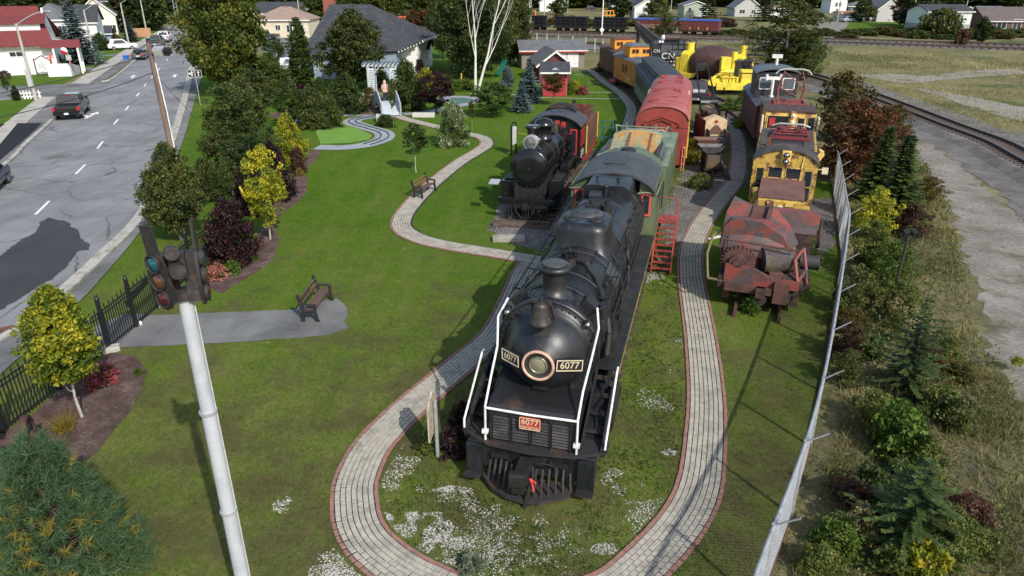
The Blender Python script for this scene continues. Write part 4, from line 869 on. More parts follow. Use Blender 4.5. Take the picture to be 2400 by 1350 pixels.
# run goes up away from the camera, parallel to the engine
for s in (-.42, .42):
    q('stringer', B().bar((s, 0, .05), (s, 2.5, 2.05), .06, .16), REDS, ST); q('leg', B().bar((s, 2.5, 0), (s, 2.5, 2.0), .06).bar((s, 3.4, 0), (s, 3.4, 2.0), .06), REDS, ST)
    q('handrail', B().tube([(s, 0, 0), (s, 0, .95), (s, 2.5, 3.0), (s, 3.45, 3.0), (s, 3.45, 2.0)], .025, 6).tube([(s, .02, .5), (s, 2.5, 2.52), (s, 3.45, 2.52)], .02, 6), REDS, ST)
for k in range(9): q('tread', B().box(-.40, .40, .12+.27*k, .34+.27*k, .22+.215*k, .25+.215*k), REDS, ST)
q('landing', B().box(-.45, .45, 2.5, 3.45, 2.0, 2.05), REDS, ST)
q('top_bar', B().tube([(-.42, 3.45, 3.0), (.42, 3.45, 3.0)], .022, 6), REDS, ST)

# ---------------------------------------------------------------- small engine 219 with its rusty tender
def trucks(root, ds, rails=.68, r=.45, mat_=None, frame=True, hub=False):
    for d in ds:
        for dd in (-.85, .85):
            for s in (-1, 1): part('wheel', B().cyl((s*rails, d+dd, r+.13), (s*(rails+.12), d+dd, r+.13), r, n=16).cyl((s*(rails+.1), d+dd, r+.13), (s*(rails+.2), d+dd, r+.13), r*.3, n=8), mat_ or SOOT, root)
        if frame: part('truck_frame', B().box(-1.05, -.9, d-1.35, d+1.35, .5, .8).box(.9, 1.05, d-1.35, d+1.35, .5, .8).box(-.95, .95, d-.15, d+.15, .5, .8), mat_ or SOOT, root)
h2 = math.atan2(P219[1][0]-P219[0][0], P219[1][1]-P219[0][1])
L2 = thing('small_steam_locomotive', 'small black steam engine numbered 219 with red window frames and a big round headlamp', 'locomotive', P219[0], -h2)
Z2 = 2.5
GLOSS = mat('gloss_black', (.008, .009, .011), (.014, .014, .015), sc=1.2, rough=.2, var=.3, bump=.05, bsc=6)
bl = q('boiler', B().lathe([(.001, .78), (.55, .76), (.72, .80), (.86, .90), (.95, .92), (.95, 1.0), (.86, 1.02), (.86, 2.2), (.80, 2.22), (.82, 4.6), (.95, 6.2), (.98, 7.4)], (0, 0, Z2), (0, 1, 0), 36), GLOSS, L2)
parts('boiler_band', [B().lathe([(r-.03, d-.03), (r, d-.025), (r, d+.025), (r-.03, d+.03)], (0, 0, Z2), (0, 1, 0), 36) for d, r in ((2.2, .84), (3.3, .84), (4.4, .845), (5.6, .93))], BLACKM, bl)
rim = B()
for k in range(22):
    t = 2*math.pi*k/22; rim.sph((.88*math.cos(t), .90, Z2+.88*math.sin(t)), .03, n=6, m=3)
rim.cyl((0, .72, Z2), (0, .8, Z2), .07, n=10)
q('door_bolt', rim, BLACKM, bl, kind='stuff')
hd = q('headlamp', B().cyl((0, 1.0, 3.72), (0, 1.55, 3.72), .33, n=22).box(-.14, .14, 1.1, 1.5, 3.3, 3.45), mat('lamp_grey', (.35, .34, .37), rough=.4), L2); q('lens', B().lathe([(.29, .985), (.2, .94), (.001, .92)], (0, 0, 3.72), (0, 1, 0), 20), mat('dull_lens', (.15, .15, .145), (.09, .085, .08), sc=6, rough=.15), hd)
q('chimney', B().lathe([(.44, 0), (.32, .12), (.27, .28), (.27, .9), (.33, .95), (.38, 1.02), (.37, 1.12), (.29, 1.14), (.001, 1.1)], (0, 1.62, Z2+.80), (0, 0, 1), 22), GLOSS, L2)
q('bell', B().lathe([(.30, 0), (.31, .3), (.22, .46), (.001, .5)], (0, 2.9, Z2+.72), (0, 0, 1), 18), GLOSS, L2)
q('steam_dome', B().lathe([(.52, 0), (.42, .14), (.42, .62), (.55, .66), (.55, .72), (.42, .92), (.2, 1.02), (.001, 1.05)], (0, 4.3, Z2+.78), (0, 0, 1), 26), GLOSS, L2)
q('sand_dome', B().lathe([(.45, 0), (.36, .14), (.35, .4), (.2, .55), (.001, .58)], (0, 5.6, Z2+.88), (0, 0, 1), 20), GLOSS, L2)
q('whistle', B().cyl((.25, 6.3, 3.4), (.25, 6.3, 3.75), .07, n=8).cyl((.4, 6.0, 3.3), (.4, 6.0, 3.6), .05, n=8), mat('brass', (.35, .28, .15), rough=.3, metal=.8), L2)
pump = B()
for z, r in ((1.9, .2), (2.4, .26), (2.75, .2)): pump.cyl((1.12, 6.0, z), (1.12, 6.0, z+.3), r, n=12)
pump.cyl((1.12, 6.0, 1.7), (1.12, 6.0, 3.15), .13, n=10); q('air_pump', pump, GLOSS, L2)
for s in (-1, 1):
    q('running_board', B().box(*sorted((s*.95, s*1.42)), 1.6, 7.3, 1.72, 1.77), DECKM, L2)
    q('cylinder', B().cyl((s*1.2, 1.2, .95), (s*1.2, 2.3, .95), .36, n=16).box(*sorted((s*.9, s*1.5)), 1.3, 2.2, 1.2, 1.7), GLOSS, L2)
    for d in (4.1, 5.75, 7.3): wheel(.78, s*.78, d, True, 12, L2)
    for d in (1.2, 2.5): wheel(.38, s*.78, d, parent=L2, spokes=8, name='pilot_wheel')
    q('side_rod', B().bar((s*.98, 4.1, .8), (s*.98, 7.3, .8), .07, .14), mat('steel_rod', (.10, .10, .10), rough=.35, metal=.7), L2)
    q('brace', B().tube([(s*.5, .30, 1.15), (s*.62, .92, 1.75)], .025, 6).tube([(s*.3, .35, 1.2), (-s*.2, .95, 1.7)], .015, 5), BLACKM, L2)
    q('boiler_handrail', B().tube([(s*.86, 1.1, 2.75), (s*.95, 6.2, 2.9)], .02, 6), BLACKM, L2)
q('valve_box', B().obox((1.28, 4.7, 1.95), (.42, 2.6, .34)), GLOSS, L2, bev=.02)
q('main_frame', B().box(-.7, .7, .6, 9.5, .6, 1.5).box(-.8, .8, 1.0, 2.4, 1.2, 1.8), SOOT, L2)
q('beam', B().box(-1.38, 1.38, .22, .42, .86, 1.16), GLOSS, L2, bev=.02)
pp = q('pilot', B().box(-1.05, 1.05, .12, .3, .16, .26).box(-1.1, 1.1, .2, .35, .72, .86), SOOT, L2)
for k in range(15): q('pilot_bar', B().tube([(-.98+.14*k, .10, .24), (-.98+.14*k, .22, .78)], .026, 6), BLACKM, pp)
q('coupler', B().obox((0, .08, .85), (.26, .5, .26)).tube([(-.55, .1, .95), (-.45, .02, .55), (-.2, -.02, .3)], .03, 6).tube([(.45, .1, .95), (.36, .02, .5), (.3, -.02, .25)], .03, 6), SOOT, L2)
q('front_plate', B().obox((-1.75, .95, 1.72), (.5, .5, .03), rx=.25), mat('grey_plate', (.35, .36, .38), rough=.4), L2)
q('cab_roof', arc_roof(1.55, 3.35, 3.98, 7.3, 9.9), ROOFBLK, L2); q('cab_front', end_panel(1.42, 1.35, 3.3, 3.9, 7.5, 7.56), GLOSS, L2)
q('roof_hatch', B().obox((-.05, 8.5, 3.98), (.62, .6, .05)), ROOFBLK, L2, bev=.01)
q('roof_hood', arc_roof(1.0, 3.72, 4.22, 9.2, 10.1), SOOT, L2)
csl = q('cab_side', B().box(1.38, 1.44, 7.56, 9.7, 1.3, 3.36), GLOSS, L2); q('cab_side', B().box(-1.44, -1.38, 7.56, 9.7, 1.3, 3.36), GLOSS, L2)
def rframe(root, x0, x1, z0, z1, y, t=.06, m=None):
    b = B()
    for a in ((x0, x1, z1-t, z1), (x0, x1, z0, z0+t), (x0, x0+t, z0+t, z1-t), (x1-t, x1, z0+t, z1-t)): b.box(a[0], a[1], y-.03, y, a[2], a[3])
    f = q('window_frame', b, m or REDP, root); q('pane', B().box(x0+t, x1-t, y-.02, y-.005, z0+t, z1-t), DARKGL, f); return f
rframe(L2, .88, 1.30, 1.75, 3.18, 7.5, .08); rframe(L2, -1.3, -.88, 1.75, 3.18, 7.5, .08)
q('front_panel', B().box(.02, .28, 7.46, 7.5, 3.3, 3.62).box(.36, .62, 7.46, 7.5, 3.25, 3.56), REDP, L2)
sw = B()
for a in ((7.9, 8.5, 2.95, 3.05), (7.9, 8.5, 2.1, 2.2), (8.7, 9.3, 2.95, 3.05), (8.7, 9.3, 2.1, 2.2)): sw.box(1.442, 1.46, *a)
for y in (7.9, 8.42, 8.7, 9.22): sw.box(1.443, 1.462, y, y+.08, 2.2, 2.95)
sf = q('window_frame', sw, REDP, csl); q('pane', B().box(1.441, 1.448, 7.98, 9.22, 2.2, 2.95), mat('dark_red_glass', (.08, .015, .015), rough=.2), sf)
text('cab_number', '219', .62, WHITE, csl, (1.455, 8.6, 1.62), (R(90), 0, R(90)), .004)
T2 = thing('rusty_tender', 'rust brown coal tender with yellow stripe coupled behind the small engine', 'tender', P219[0], -h2)
RBRN = mat('rust_brown', (.105, .046, .028), (.17, .075, .038), sc=1.4, rough=.85, c3=(.06, .03, .022), thr3=(.55, .68), bump=.2)
q('tank', B().box(-1.42, 1.42, 10.2, 15.6, 1.05, 2.85), RBRN, T2, bev=.02)
cb = B().box(-1.2, -1.14, 10.5, 13.6, 2.85, 3.6).box(1.14, 1.2, 10.5, 13.6, 2.85, 3.6).box(-1.14, 1.14, 13.54, 13.6, 2.85, 3.6); q('coal_board', cb, mat('coal_red', (.10, .022, .018), (.14, .06, .035), sc=2, rough=.8), T2)
q('smoke_pipe', B().cyl((0, 14.4, 2.85), (0, 14.4, 3.7), .12, n=10), SOOT, T2)
q('edge_rail', B().tube([(-1.35, 13.8, 3.2), (1.35, 13.8, 3.2), (1.35, 15.5, 3.2), (-1.35, 15.5, 3.2), (-1.35, 13.8, 3.2)], .03, 6), RBRN, T2)
q('grab_iron', B().bar((1.45, 10.35, 1.2), (1.45, 10.35, 2.85), .06).bar((1.45, 15.5, 1.2), (1.45, 15.5, 2.85), .06), YEL, T2)
q('sill', B().box(-1.46, 1.46, 10.2, 15.7, .9, 1.05), REDP, T2); trucks(T2, (11.4, 14.4))

# ---------------------------------------------------------------- red baggage car, green coach, orange cabooses
def carbody(root, W, L, zb, zs, zr, m, mroof, n=18, pw=.62, ends=True):
    hw = W/2; top = []
    for k in range(n+1):
        x = -hw+W*k/n; top.append((x, zs+(zr-zs)*(max(0, 1-abs(x/hw)**2.6))**pw))
    b = B().box(-hw, hw, 0, L, zb, zs-.0); q('body', b, m, root)
    for nm, y0, y1 in (('end_wall', -.03, .03), ('end_wall', L-.03, L+.03)): q(nm, B().prism([(-hw-.01, zb), (hw+.01, zb)]+[(x, z-.02) for x, z in reversed(top)], 'y', y0, y1), m, root)
    r = B(); vs = [(x*1.02, -.12, z) for x, z in top]+[(x*1.02, L+.12, z) for x, z in top]+[(x*1.02, -.12, z-.05) for x, z in top]; mm = n+1
    r.add(vs, [(k, k+1, mm+k+1, mm+k) for k in range(n)]+[(k, 2*mm+k, 2*mm+k+1, k+1) for k in range(n)], True)
    return q('roof', r, mroof, root, fix=False)
REDC = mat('boxcar_red', (.27, .042, .031), (.20, .035, .027), sc=1.1, rough=.55, bump=.12, var=.2)
PINKR = mat('faded_red_roof', (.30, .078, .076), (.235, .058, .056), sc=.9, rough=.5, var=.25, c3=(.34, .11, .108), thr3=(.55, .7))
RC = thing('red_baggage_car', 'red baggage car with faded pink roof and round porthole in its end door', 'railway car', (8.65, 41.1), -math.atan2(3.5, 14.2))
rf = carbody(RC, 3.0, 14.3, .85, 3.45, 4.22, REDC, PINKR)
seams = B()
for k in range(11): seams.lathe([(1.0, 0)], n=3) if 0 else None
for k in range(10):
    y = 1.3*k+.8; pts = []
    for j in range(13):
        x = -1.42+2.84*j/12; pts.append((x, y, 3.45+.77*(1-abs(x/1.5)**2.6)**.62+.012))
    for j in range(12): seams.bar(pts[j], pts[j+1], .05, .03)
q('roof_seam', seams, PINKR, rf)
for x, y in ((-.62, 2.1), (.10, 3.6), (-.62, 6.2), (.62, 6.4), (-.62, 10.6), (.62, 10.8), (-.6, 13.2), (.6, 13.2)):
    if (x, y) == (.10, 3.6): q('roof_vent', B().cyl((.55, 3.6, 4.1), (.55, 3.6, 4.25), .16, n=10), REDC, rf)
    else: q('roof_vent', B().obox((x, y, 4.24), (.42, .5, .20), rx=-.15), REDC, rf, bev=.02)
for x in (-1.28, 1.28):
    for y in (7.6, 8.6): q('roof_eyelet', B().tube([(x, y, 3.72), (x*1.03, y, 3.90), (x*1.08, y+.12, 3.78)], .035, 6), CREAMP, rf)
gz = B().bar((-.95, -.08, 3.30), (0, -.08, 3.62), .09).bar((.95, -.08, 3.30), (0, -.08, 3.62), .09).bar((-.62, -.10, 3.22), (0, -.10, 3.46), .07).bar((.62, -.10, 3.22), (0, -.10, 3.46), .07)
gz.box(-.64, -.54, -.14, -.03, 1.0, 3.24).box(.54, .64, -.14, -.03, 1.0, 3.24).box(-1.5, -.64, -.07, -.03, 3.02, 3.06).box(.64, 1.5, -.07, -.03, 3.02, 3.06); q('door_hood', gz, REDC, RC)
dr = q('end_door', B().box(-.52, .52, -.075, -.035, 1.0, 3.15), mat('door_red', (.27, .038, .03), rough=.5), RC)
q('porthole_rim', B().lathe([(.21, 0), (.25, -.03), (.26, 0)], (0, -.085, 2.62), (0, 1, 0), 20), CREAMP, dr); q('porthole', B().cyl((0, -.09, 2.62), (0, -.075, 2.62), .21, n=20), DARKGL, dr)
for x in (-1.0, 1.02): q('end_lamp', B().cyl((x, -.03, 3.18), (x, -.2, 3.18), .07, n=8), REDC, RC)
q('end_ladder', B().tube([(1.30, -.12, .55), (1.30, -.12, 1.9), (1.42, -.12, 1.9)], .025, 6).tube([(1.44, -.12, .5), (1.44, -.12, 1.95), (1.34, -.12, 1.95)], .025, 6).tube([(1.3, -.12, .95), (1.44, -.12, .95)], .025, 6).tube([(1.3, -.12, 1.4), (1.44, -.12, 1.4)], .025, 6), mat('peach_paint', (.62, .28, .14), rough=.5), RC)
for y in (.35, 3.8, 7.0, 10.2, 13.9): q('side_handle', B().bar((1.54, y, 1.2), (1.54, y, 2.4), .06), YEL, RC)
q('underframe', B().box(-1.2, 1.2, .3, 14, .6, .85), SOOT, RC); trucks(RC, (2.4, 11.8))
GC = thing('green_coach', 'sage green passenger coach with dark raised roof and a row of windows', 'railway car', (12.25, 55.7), -.07)
SAGE = mat('sage_green', (.115, .165, .125), (.09, .13, .10), sc=1.2, rough=.6); ROOFG = mat('slate_roof', (.026, .031, .038), (.045, .05, .055), sc=.9, rough=.75, bump=.2, bsc=40)
q('body', B().box(-1.5, 1.5, 0, 14.2, .95, 3.05), SAGE, GC)
q('lower_roof', B().prism([(-1.58, 3.05), (1.58, 3.05), (1.5, 3.25), (.85, 3.60), (-.85, 3.60), (-1.5, 3.25)], 'y', -.2, 14.4), ROOFG, GC)
q('upper_roof', B().prism([(-.9, 3.58), (.9, 3.58), (.95, 3.98), (.5, 4.10), (-.5, 4.10), (-.95, 3.98)], 'y', -.3, 14.5), ROOFG, GC); q('roof_light', B().box(-.93, -.9, 0, 14.2, 3.66, 3.9), SAGE, GC)
for k in range(12):
    w0 = q('window', B().box(-1.53, -1.495, .7+1.08*k, 1.4+1.08*k, 1.95, 2.85), mat('window_dark', (.02, .022, .022), rough=.15), GC); q('sill', B().box(-1.56, -1.50, .64+1.08*k, 1.46+1.08*k, 1.88, 1.95), SAGE, w0)
trucks(GC, (2.4, 11.8)); q('underframe', B().box(-1.2, 1.2, .3, 14, .65, .95), SOOT, GC)
ORANGE = mat('caboose_orange', (.56, .20, .030), (.42, .14, .025), sc=.9, rough=.55, var=.2, c3=(.36, .13, .03), thr3=(.58, .7))
BRIGHTO = mat('cupola_orange', (.80, .30, .025), (.66, .24, .03), sc=1.5, rough=.5)
def caboose(name, label, loc, rz, mb, body_l=9.0, mr=None, cup_y=4.2):
    t = thing(name, label, 'caboose', loc, rz, None)
    q('body', B().box(-1.45, 1.45, 0, body_l, .95, 3.2), mb, t); q('roof', B().prism([(-1.55, 3.2), (1.55, 3.2), (1.3, 3.38), (.6, 3.52), (-.6, 3.52), (-1.3, 3.38)], 'y', -.6, body_l+.6), mr or mat('caboose_roof', (.10, .115, .13), (.14, .14, .14), sc=1, rough=.7), t)
    cu = q('cupola', B().box(-1.15, 1.15, cup_y, cup_y+2.2, 3.45, 4.5), BRIGHTO, t); q('cupola_roof', B().prism([(-1.25, 4.5), (1.25, 4.5), (.9, 4.68), (-.9, 4.68)], 'y', cup_y-.15, cup_y+2.35), mr or MATS['caboose_roof'], cu)
    for x0 in (-.95, .18):
        f = q('window', B().box(x0, x0+.78, cup_y-.03, cup_y-.002, 3.78, 4.25), mat('frame_orange', (.50, .17, .02), rough=.5), cu); q('pane', B().box(x0+.05, x0+.35, cup_y-.04, cup_y-.031, 3.83, 4.2).box(x0+.42, x0+.73, cup_y-.04, cup_y-.031, 3.83, 4.2), DARKGL, f)
    trucks(t, (1.6, body_l-1.6)); q('underframe', B().box(-1.2, 1.2, -.6, body_l+.6, .7, .95), SOOT, t)
    return t
C1 = caboose('orange_caboose', 'orange caboose with grey roof standing behind the green coach', (13.75, 71.9), .13, ORANGE)
for y in (4.0, 5.0): q('side_window', B().box(-1.475, -1.44, y, y+.45, 1.9, 2.7), SOOT, C1)
q('end_trim', B().box(-1.3, 1.3, -.05, -.001, 1.9, 2.3).box(-1.46, -1.3, -.04, -.001, .95, 3.2), mat('trim_orange', (.75, .14, .02), rough=.5), C1)
text('side_lettering', 'CN 77', .55, WHITE, C1, (-1.46, 3.4, 1.35), (R(90), 0, R(-90)), .004)
q('chimney', B().cyl((-.05, .9, 3.4), (-.05, .9, 4.9), .11, n=8).sph((-.05, .9, 4.95), .16, n=8).box(-.3, .2, .7, 1.1, 4.98, 5.06), SOOT, C1)
C2 = caboose('brown_caboose', 'weathered brown caboose with bright orange cupola on the far end of the row', (13.2, 82.6), .12, mat('brown_wood', (.13, .052, .034), (.19, .08, .045), sc=1.5, rough=.8), 8.5, mat('brown_roof', (.12, .055, .042), rough=.8), 2.6)
PO = thing('timber_steps', 'dark brown wooden porch and steps beside the orange caboose', 'steps', G(1462, 192), .12)
BRW = mat('brown_timber', (.055, .026, .020), (.08, .04, .03), sc=3, rough=.8)
q('deck', B().box(-.9, .9, 0, 2.2, 1.15, 1.25), BRW, PO)
for k in range(5): q('step', B().box(-1.0, -.2, -1.5+.3*k, -1.2+.3*k, .2+.2*k, .26+.2*k), BRW, PO)
for x, y in ((-.9, 0), (.9, 0), (-.9, 2.2), (.9, 2.2), (-.9, -1.4), (-.1, -1.4)): q('post', B().bar((x, y, 0), (x, y, 2.25), .12), BRW, PO)
for k in range(13): q('baluster', B().bar((-.85+.14*k, -.01, 1.25), (-.85+.14*k, -.01, 2.2), .05), BRW, PO)
q('rail', B().bar((-.9, 0, 2.2), (.9, 0, 2.2), .10).bar((-.9, 0, 2.2), (-.9, 2.2, 2.2), .1), BRW, PO)
q('canopy', B().prism([(-1.0, 3.0), (0, 3.9), (1.0, 3.0), (1.0, 2.85), (0, 3.7), (-1.0, 2.85)], 'y', .6, 2.4), mat('canopy_brown', (.15, .06, .04), rough=.7), PO)
for x in (-.85, .85): q('canopy_post', B().bar((x, .8, 1.25), (x, .8, 3.0), .12), BRW, PO)
CT = thing('red_cart', 'small red hand cart lying by the orange caboose', 'cart', G(1462, 200), .4); q('tray', B().prism([(-1.3, .35), (1.3, .35), (1.1, .62), (0, .78), (-1.1, .62)], 'y', 0, 1.2), REDP, CT)
for x in (-.9, .9): q('wheel', B().cyl((x, -.05, .2), (x, .08, .2), .2, n=10), SOOT, CT)

# ---------------------------------------------------------------- CN wrecking crane
CRN = thing('wrecking_crane', 'black railway wrecking crane lettered CN with lattice boom resting forward', 'crane', (18.1, 85.2), -.2)
CBL = mat('crane_black', (.016, .017, .020), (.03, .03, .032), sc=1, rough=.5)
q('carbody', B().box(-1.7, 1.7, -1, 9, .7, 1.25), SOOT, CRN); cab = q('crane_cab', B().box(-1.9, 1.7, 0, 4.6, 1.45, 4.0), CBL, CRN, bev=.03)
gl = q('window_band', B().box(-.95, 1.62, -.03, -.003, 2.75, 3.85), mat('dull_glass', (.10, .11, .12), rough=.25), cab)
for k in range(5): q('mullion', B().box(-.97+.645*k, -.93+.645*k, -.045, -.03, 2.75, 3.85), CBL, gl)
text('crane_letters', 'CN', .95, WHITE, cab, (-.1, -.05, 2.65), (R(90), 0, 0), .006, 1.1); text('side_letters', 'CN', .5, WHITE, cab, (-1.45, -.01, 3.2), (R(90), 0, 0), .004)
for k in range(7): q('warning_block', B().box(-.95+.37*k, -.72+.37*k, -.035, -.003, 2.02, 2.14), WHITE, cab)
q('side_text_bar', B().box(-1.75, -1.05, -.02, -.002, 1.9, 2.0).box(-1.75, -1.1, -.02, -.002, 2.1, 2.16).box(-1.75, -1.05, -.02, -.002, 2.25, 2.3), WHITE, cab)
q('buffer_stripe', B().box(-.7, 1.6, -.06, -.003, 1.5, 1.85), mat('hazard_red', (.65, .13, .06), (.62, .6, .57), sc=4, rough=.5, thr=(.5, .52)), cab)
q('exhaust_drum', B().cyl((-.7, 2.6, 4.45), (1.0, 2.9, 4.45), .42, n=16), mat('drum_rust', (.055, .032, .030), rough=.6), CRN); q('drum_end', B().sph((-.75, 2.6, 4.45), .38, n=12), WHITE, CRN)
bo = B(); a0 = Vector((-1.3, 4, 3.4)); a1 = Vector((-4.8, 30, 4.0))
dirb = (a1-a0).normalized(); sx = Vector((.75, 0, 0)); n_ = 17
for sx_ in (-.7, .7):
    for z_ in (-.45, .45): bo.bar(a0+Vector((sx_, 0, z_)), a1+Vector((sx_*.5, 0, z_*.6)), .16)
for k in range(n_):
    t0, t1 = k/n_, (k+1)/n_; p0 = a0.lerp(a1, t0); p1 = a0.lerp(a1, t1); w0, w1 = .7*(1-.5*t0), .7*(1-.5*t1); e = .45
    bo.bar(p0+Vector((-w0, 0, -e)), p1+Vector((-w1, 0, e)), .09).bar(p0+Vector((w0, 0, e)), p1+Vector((w1, 0, -e)), .09).bar(p0+Vector((-w0, 0, e)), p1+Vector((w1, 0, e)), .09).bar(p0+Vector((-w0, 0, -e)), p0+Vector((-w0, 0, e)), .08).bar(p0+Vector((w0, 0, -e)), p0+Vector((w0, 0, e)), .08)
q('lattice_boom', bo, SOOT, CRN); q('boom_rest', B().bar((-4.6, 28, 0), (-4.6, 28, 3.6), .5).box(-5.6, -3.7, 26, 31, .7, 1.2), SOOT, CRN)
q('boom_cable', B().tube([(-1.0, 1, 4.3), tuple(a1+Vector((0, -2, .9)))], .05, 5), mat('cable', (.2, .2, .2), rough=.5), CRN)
q('working_lamp', B().sph((-1.2, -.1, 4.2), .16, n=8).sph((-.9, -.1, 4.2), .16, n=8), WHITE, CRN); trucks(CRN, (1, 7))
# ---------------------------------------------------------------- slag pot car
SL = thing('slag_pot_car', 'yellow slag car carrying a huge rust brown bottle shaped pot', 'slag car', G(1668, 203), -.72)
YC_ = mat('machine_yellow', (.78, .62, .05), (.62, .48, .05), sc=1.4, rough=.55, c3=(.40, .27, .05), thr3=(.64, .72))
POT = mat('pot_rust', (.062, .030, .028), (.10, .052, .045), sc=1.0, rough=.8, bump=.3, scale=(1, .4, 1))
# local X runs along the car
q('pot', B().lathe([(.001, -2.6), (.9, -2.45), (1.45, -1.9), (1.72, -1.0), (1.78, 0), (1.72, 1.0), (1.45, 1.9), (.9, 2.45), (.001, 2.6)], (0, 0, 2.5), (1, 0, 0), 36), POT, SL)
q('spout', B().lathe([(.46, 0), (.42, .25), (.28, .25), (.27, .05)], (-.2, -1.68, 2.2), (0, -1, .12), 18), POT, SL)
for s in (-1, 1):
    x = s*3.1
    q('trunnion_frame', B().prism([(-1.1, .9), (1.1, .9), (1.0, 3.3), (.3, 3.6), (-.3, 3.6), (-1.0, 3.3)], 'x', x-.45, x+.45), YC_, SL, bev=.05)
    q('gear_box', B().box(*sorted((x+s*.4, x+s*1.1)), -1.0, .6, 1.4, 2.9), YC_, SL, bev=.05); q('hydraulic_tower', B().cyl((x, .2, 2.9), (x, .2, 4.4), .42, n=14), YC_, SL)
    q('end_platform', B().box(*sorted((x-s*.3, x+s*2.1)), -1.35, 1.35, .95, 1.2), YC_, SL)
    g = B()
    for k in range(4): g.bar((x-s*.2+s*.75*k, -.1, 3.6), (x-s*.2+s*.75*k, -.1, 4.6), .06).bar((x-s*.2+s*.75*k, 1.0, 3.6), (x-s*.2+s*.75*k, 1.0, 4.6), .06)
    for y in (-.1, 1.0):
        for z in (4.1, 4.6): g.bar((x-s*.2, y, z), (x+s*2.05, y, z), .06)
    q('walkway', B().box(*sorted((x-s*.3, x+s*2.2)), -.15, 1.05, 3.52, 3.6), SOOT, SL); q('guard_rail', g, SOOT, SL)
    lg = B()
    for k in range(3): lg.bar((x+s*(.8+.8*k), -1.32, 1.2), (x+s*(.8+.8*k), -1.32, 2.6), .07)
    lg.bar((x+s*.8, -1.32, 2.6), (x+s*2.4, -1.32, 2.6), .07).bar((x+s*.8, -1.32, 1.9), (x+s*2.4, -1.32, 1.9), .06); q('hand_rail', lg, SOOT, SL)
    for dd in (-.9, .5, 1.9):
        for yy in (-.74, .74): q('wheel', B().cyl((x+s*dd, yy-.06, .55), (x+s*dd, yy+.06, .55), .42, n=14), SOOT, SL)
q('curved_skirt', B().prism([(-2.9, 1.0), (-2.2, .8), (-1.6, .95), (-1.3, 1.5), (-1.8, 1.35), (-2.9, 1.4)], 'y', -1.5, -1.2), YC_, SL)
q('sill', B().box(-6, 6, -.5, .5, .75, .95), SOOT, SL)
# yellow track machine in front of it
YM = thing('yellow_track_machine', 'bright yellow track machine with engine deck and black guard rails', 'machine', G(1718, 224), -.10)
q('deck', B().box(-1.75, 1.75, 0, 5.2, .95, 1.25), YC_, YM, bev=.02); q('side_cabinet', B().box(.55, 1.75, .1, 1.3, 1.25, 2.45), YC_, YM, bev=.02)
q('buffer_beam', B().box(-1.75, 1.75, -.12, 0, .55, 1.25), YC_, YM)
eg = B().cyl((-.4, .5, 1.25), (-.4, .5, 2.0), .14, n=10).cyl((-.05, .6, 1.25), (-.05, .6, 1.8), .2, n=10).box(-1.1, -.6, .4, 1.0, 1.25, 1.7).cyl((.3, .4, 1.3), (.3, .4, 1.75), .16, n=10).tube([(-1.2, .3, 1.7), (.5, .3, 1.75)], .05, 6)
q('engine', eg, YC_, YM); q('fuel_tank', B().cyl((-1.1, 1.9, 2.05), (.1, 1.9, 2.05), .32, n=14), YC_, YM); q('tank_post', B().box(-1.0, -.85, 1.8, 2.0, 1.25, 1.8).box(-.1, .0, 1.8, 2.0, 1.25, 1.8), YC_, YM)
q('front_arm', B().prism([(-2.6, 1.0), (-1.5, .8), (-1.5, 1.6), (-2.2, 1.7), (-2.6, 1.4)], 'y', 0, .5).bar((-2.4, .2, 1.5), (-1.0, .6, 2.4), .2), YC_, YM)
q('cab_block', B().box(-1.0, .0, 2.9, 4.0, 1.25, 3.4), YC_, YM, bev=.06); q('exhaust', B().cyl((.35, 3.4, 1.25), (.35, 3.4, 3.9), .3, n=12), YC_, YM)
q('rear_house', B().box(.5, 2.1, 3.0, 6.0, 1.25, 3.0), SOOT, YM); q('rear_roof', B().slab([(.4, 2.9, 3.0), (2.2, 2.9, 3.0), (2.2, 6.1, 3.15), (.4, 6.1, 3.15)], .12), mat('slate_blue', (.045, .052, .06), rough=.6), YM)
g = B()
for x in (-1.7, -.6, .6, 1.7): g.bar((x, .05, 1.25), (x, .05, 2.2), .05)
g.bar((-1.7, .05, 2.2), (1.7, .05, 2.2), .06)
g2 = B()
for x in (1.5, 2.0, 2.5): g2.bar((x, 2.6, 1.25), (x, 2.6, 3.4), .06)
q('guard_rail', g, SOOT, YM); q('rear_guard_rail', g2.bar((1.5, 2.6, 3.4), (2.5, 2.6, 3.4), .06).bar((1.5, 2.6, 2.4), (2.5, 2.6, 2.4), .06), SOOT, YM)
trucks(YM, (1.2, 4.2))

# ---------------------------------------------------------------- electric mine-railway locomotives on the east track
E0 = (11.75, 29.8); HE = math.atan2(4.3, 11.5)
EY = mat('chipped_yellow', (.50, .33, .06), (.11, .048, .033), sc=2.4, rough=.65, thr=(.52, .56), bump=.2, c3=(.36, .23, .05), thr3=(.48, .66))
EC = mat('cream_yellow', (.66, .45, .13), (.24, .10, .045), sc=2.6, rough=.65, thr=(.53, .59), bump=.1)
PUR = mat('hood_brown', (.155, .078, .066), (.115, .055, .045), sc=1.6, rough=.75, bump=.15)
TIMB = mat('grey_plank', (.085, .072, .062), (.055, .045, .042), sc=4, rough=.9, scale=(4, .4, 1))
MAR = mat('maroon_steel', (.19, .028, .034), (.12, .03, .03), sc=3, rough=.6)
railway([(10.2, 25.2), (11.2, 28.2), (12.5, 31.6), (16.2, 41.6), (18.0, 49), (19.4, 58), (19.6, 66), (18.8, 74), (17.5, 82)], .034)
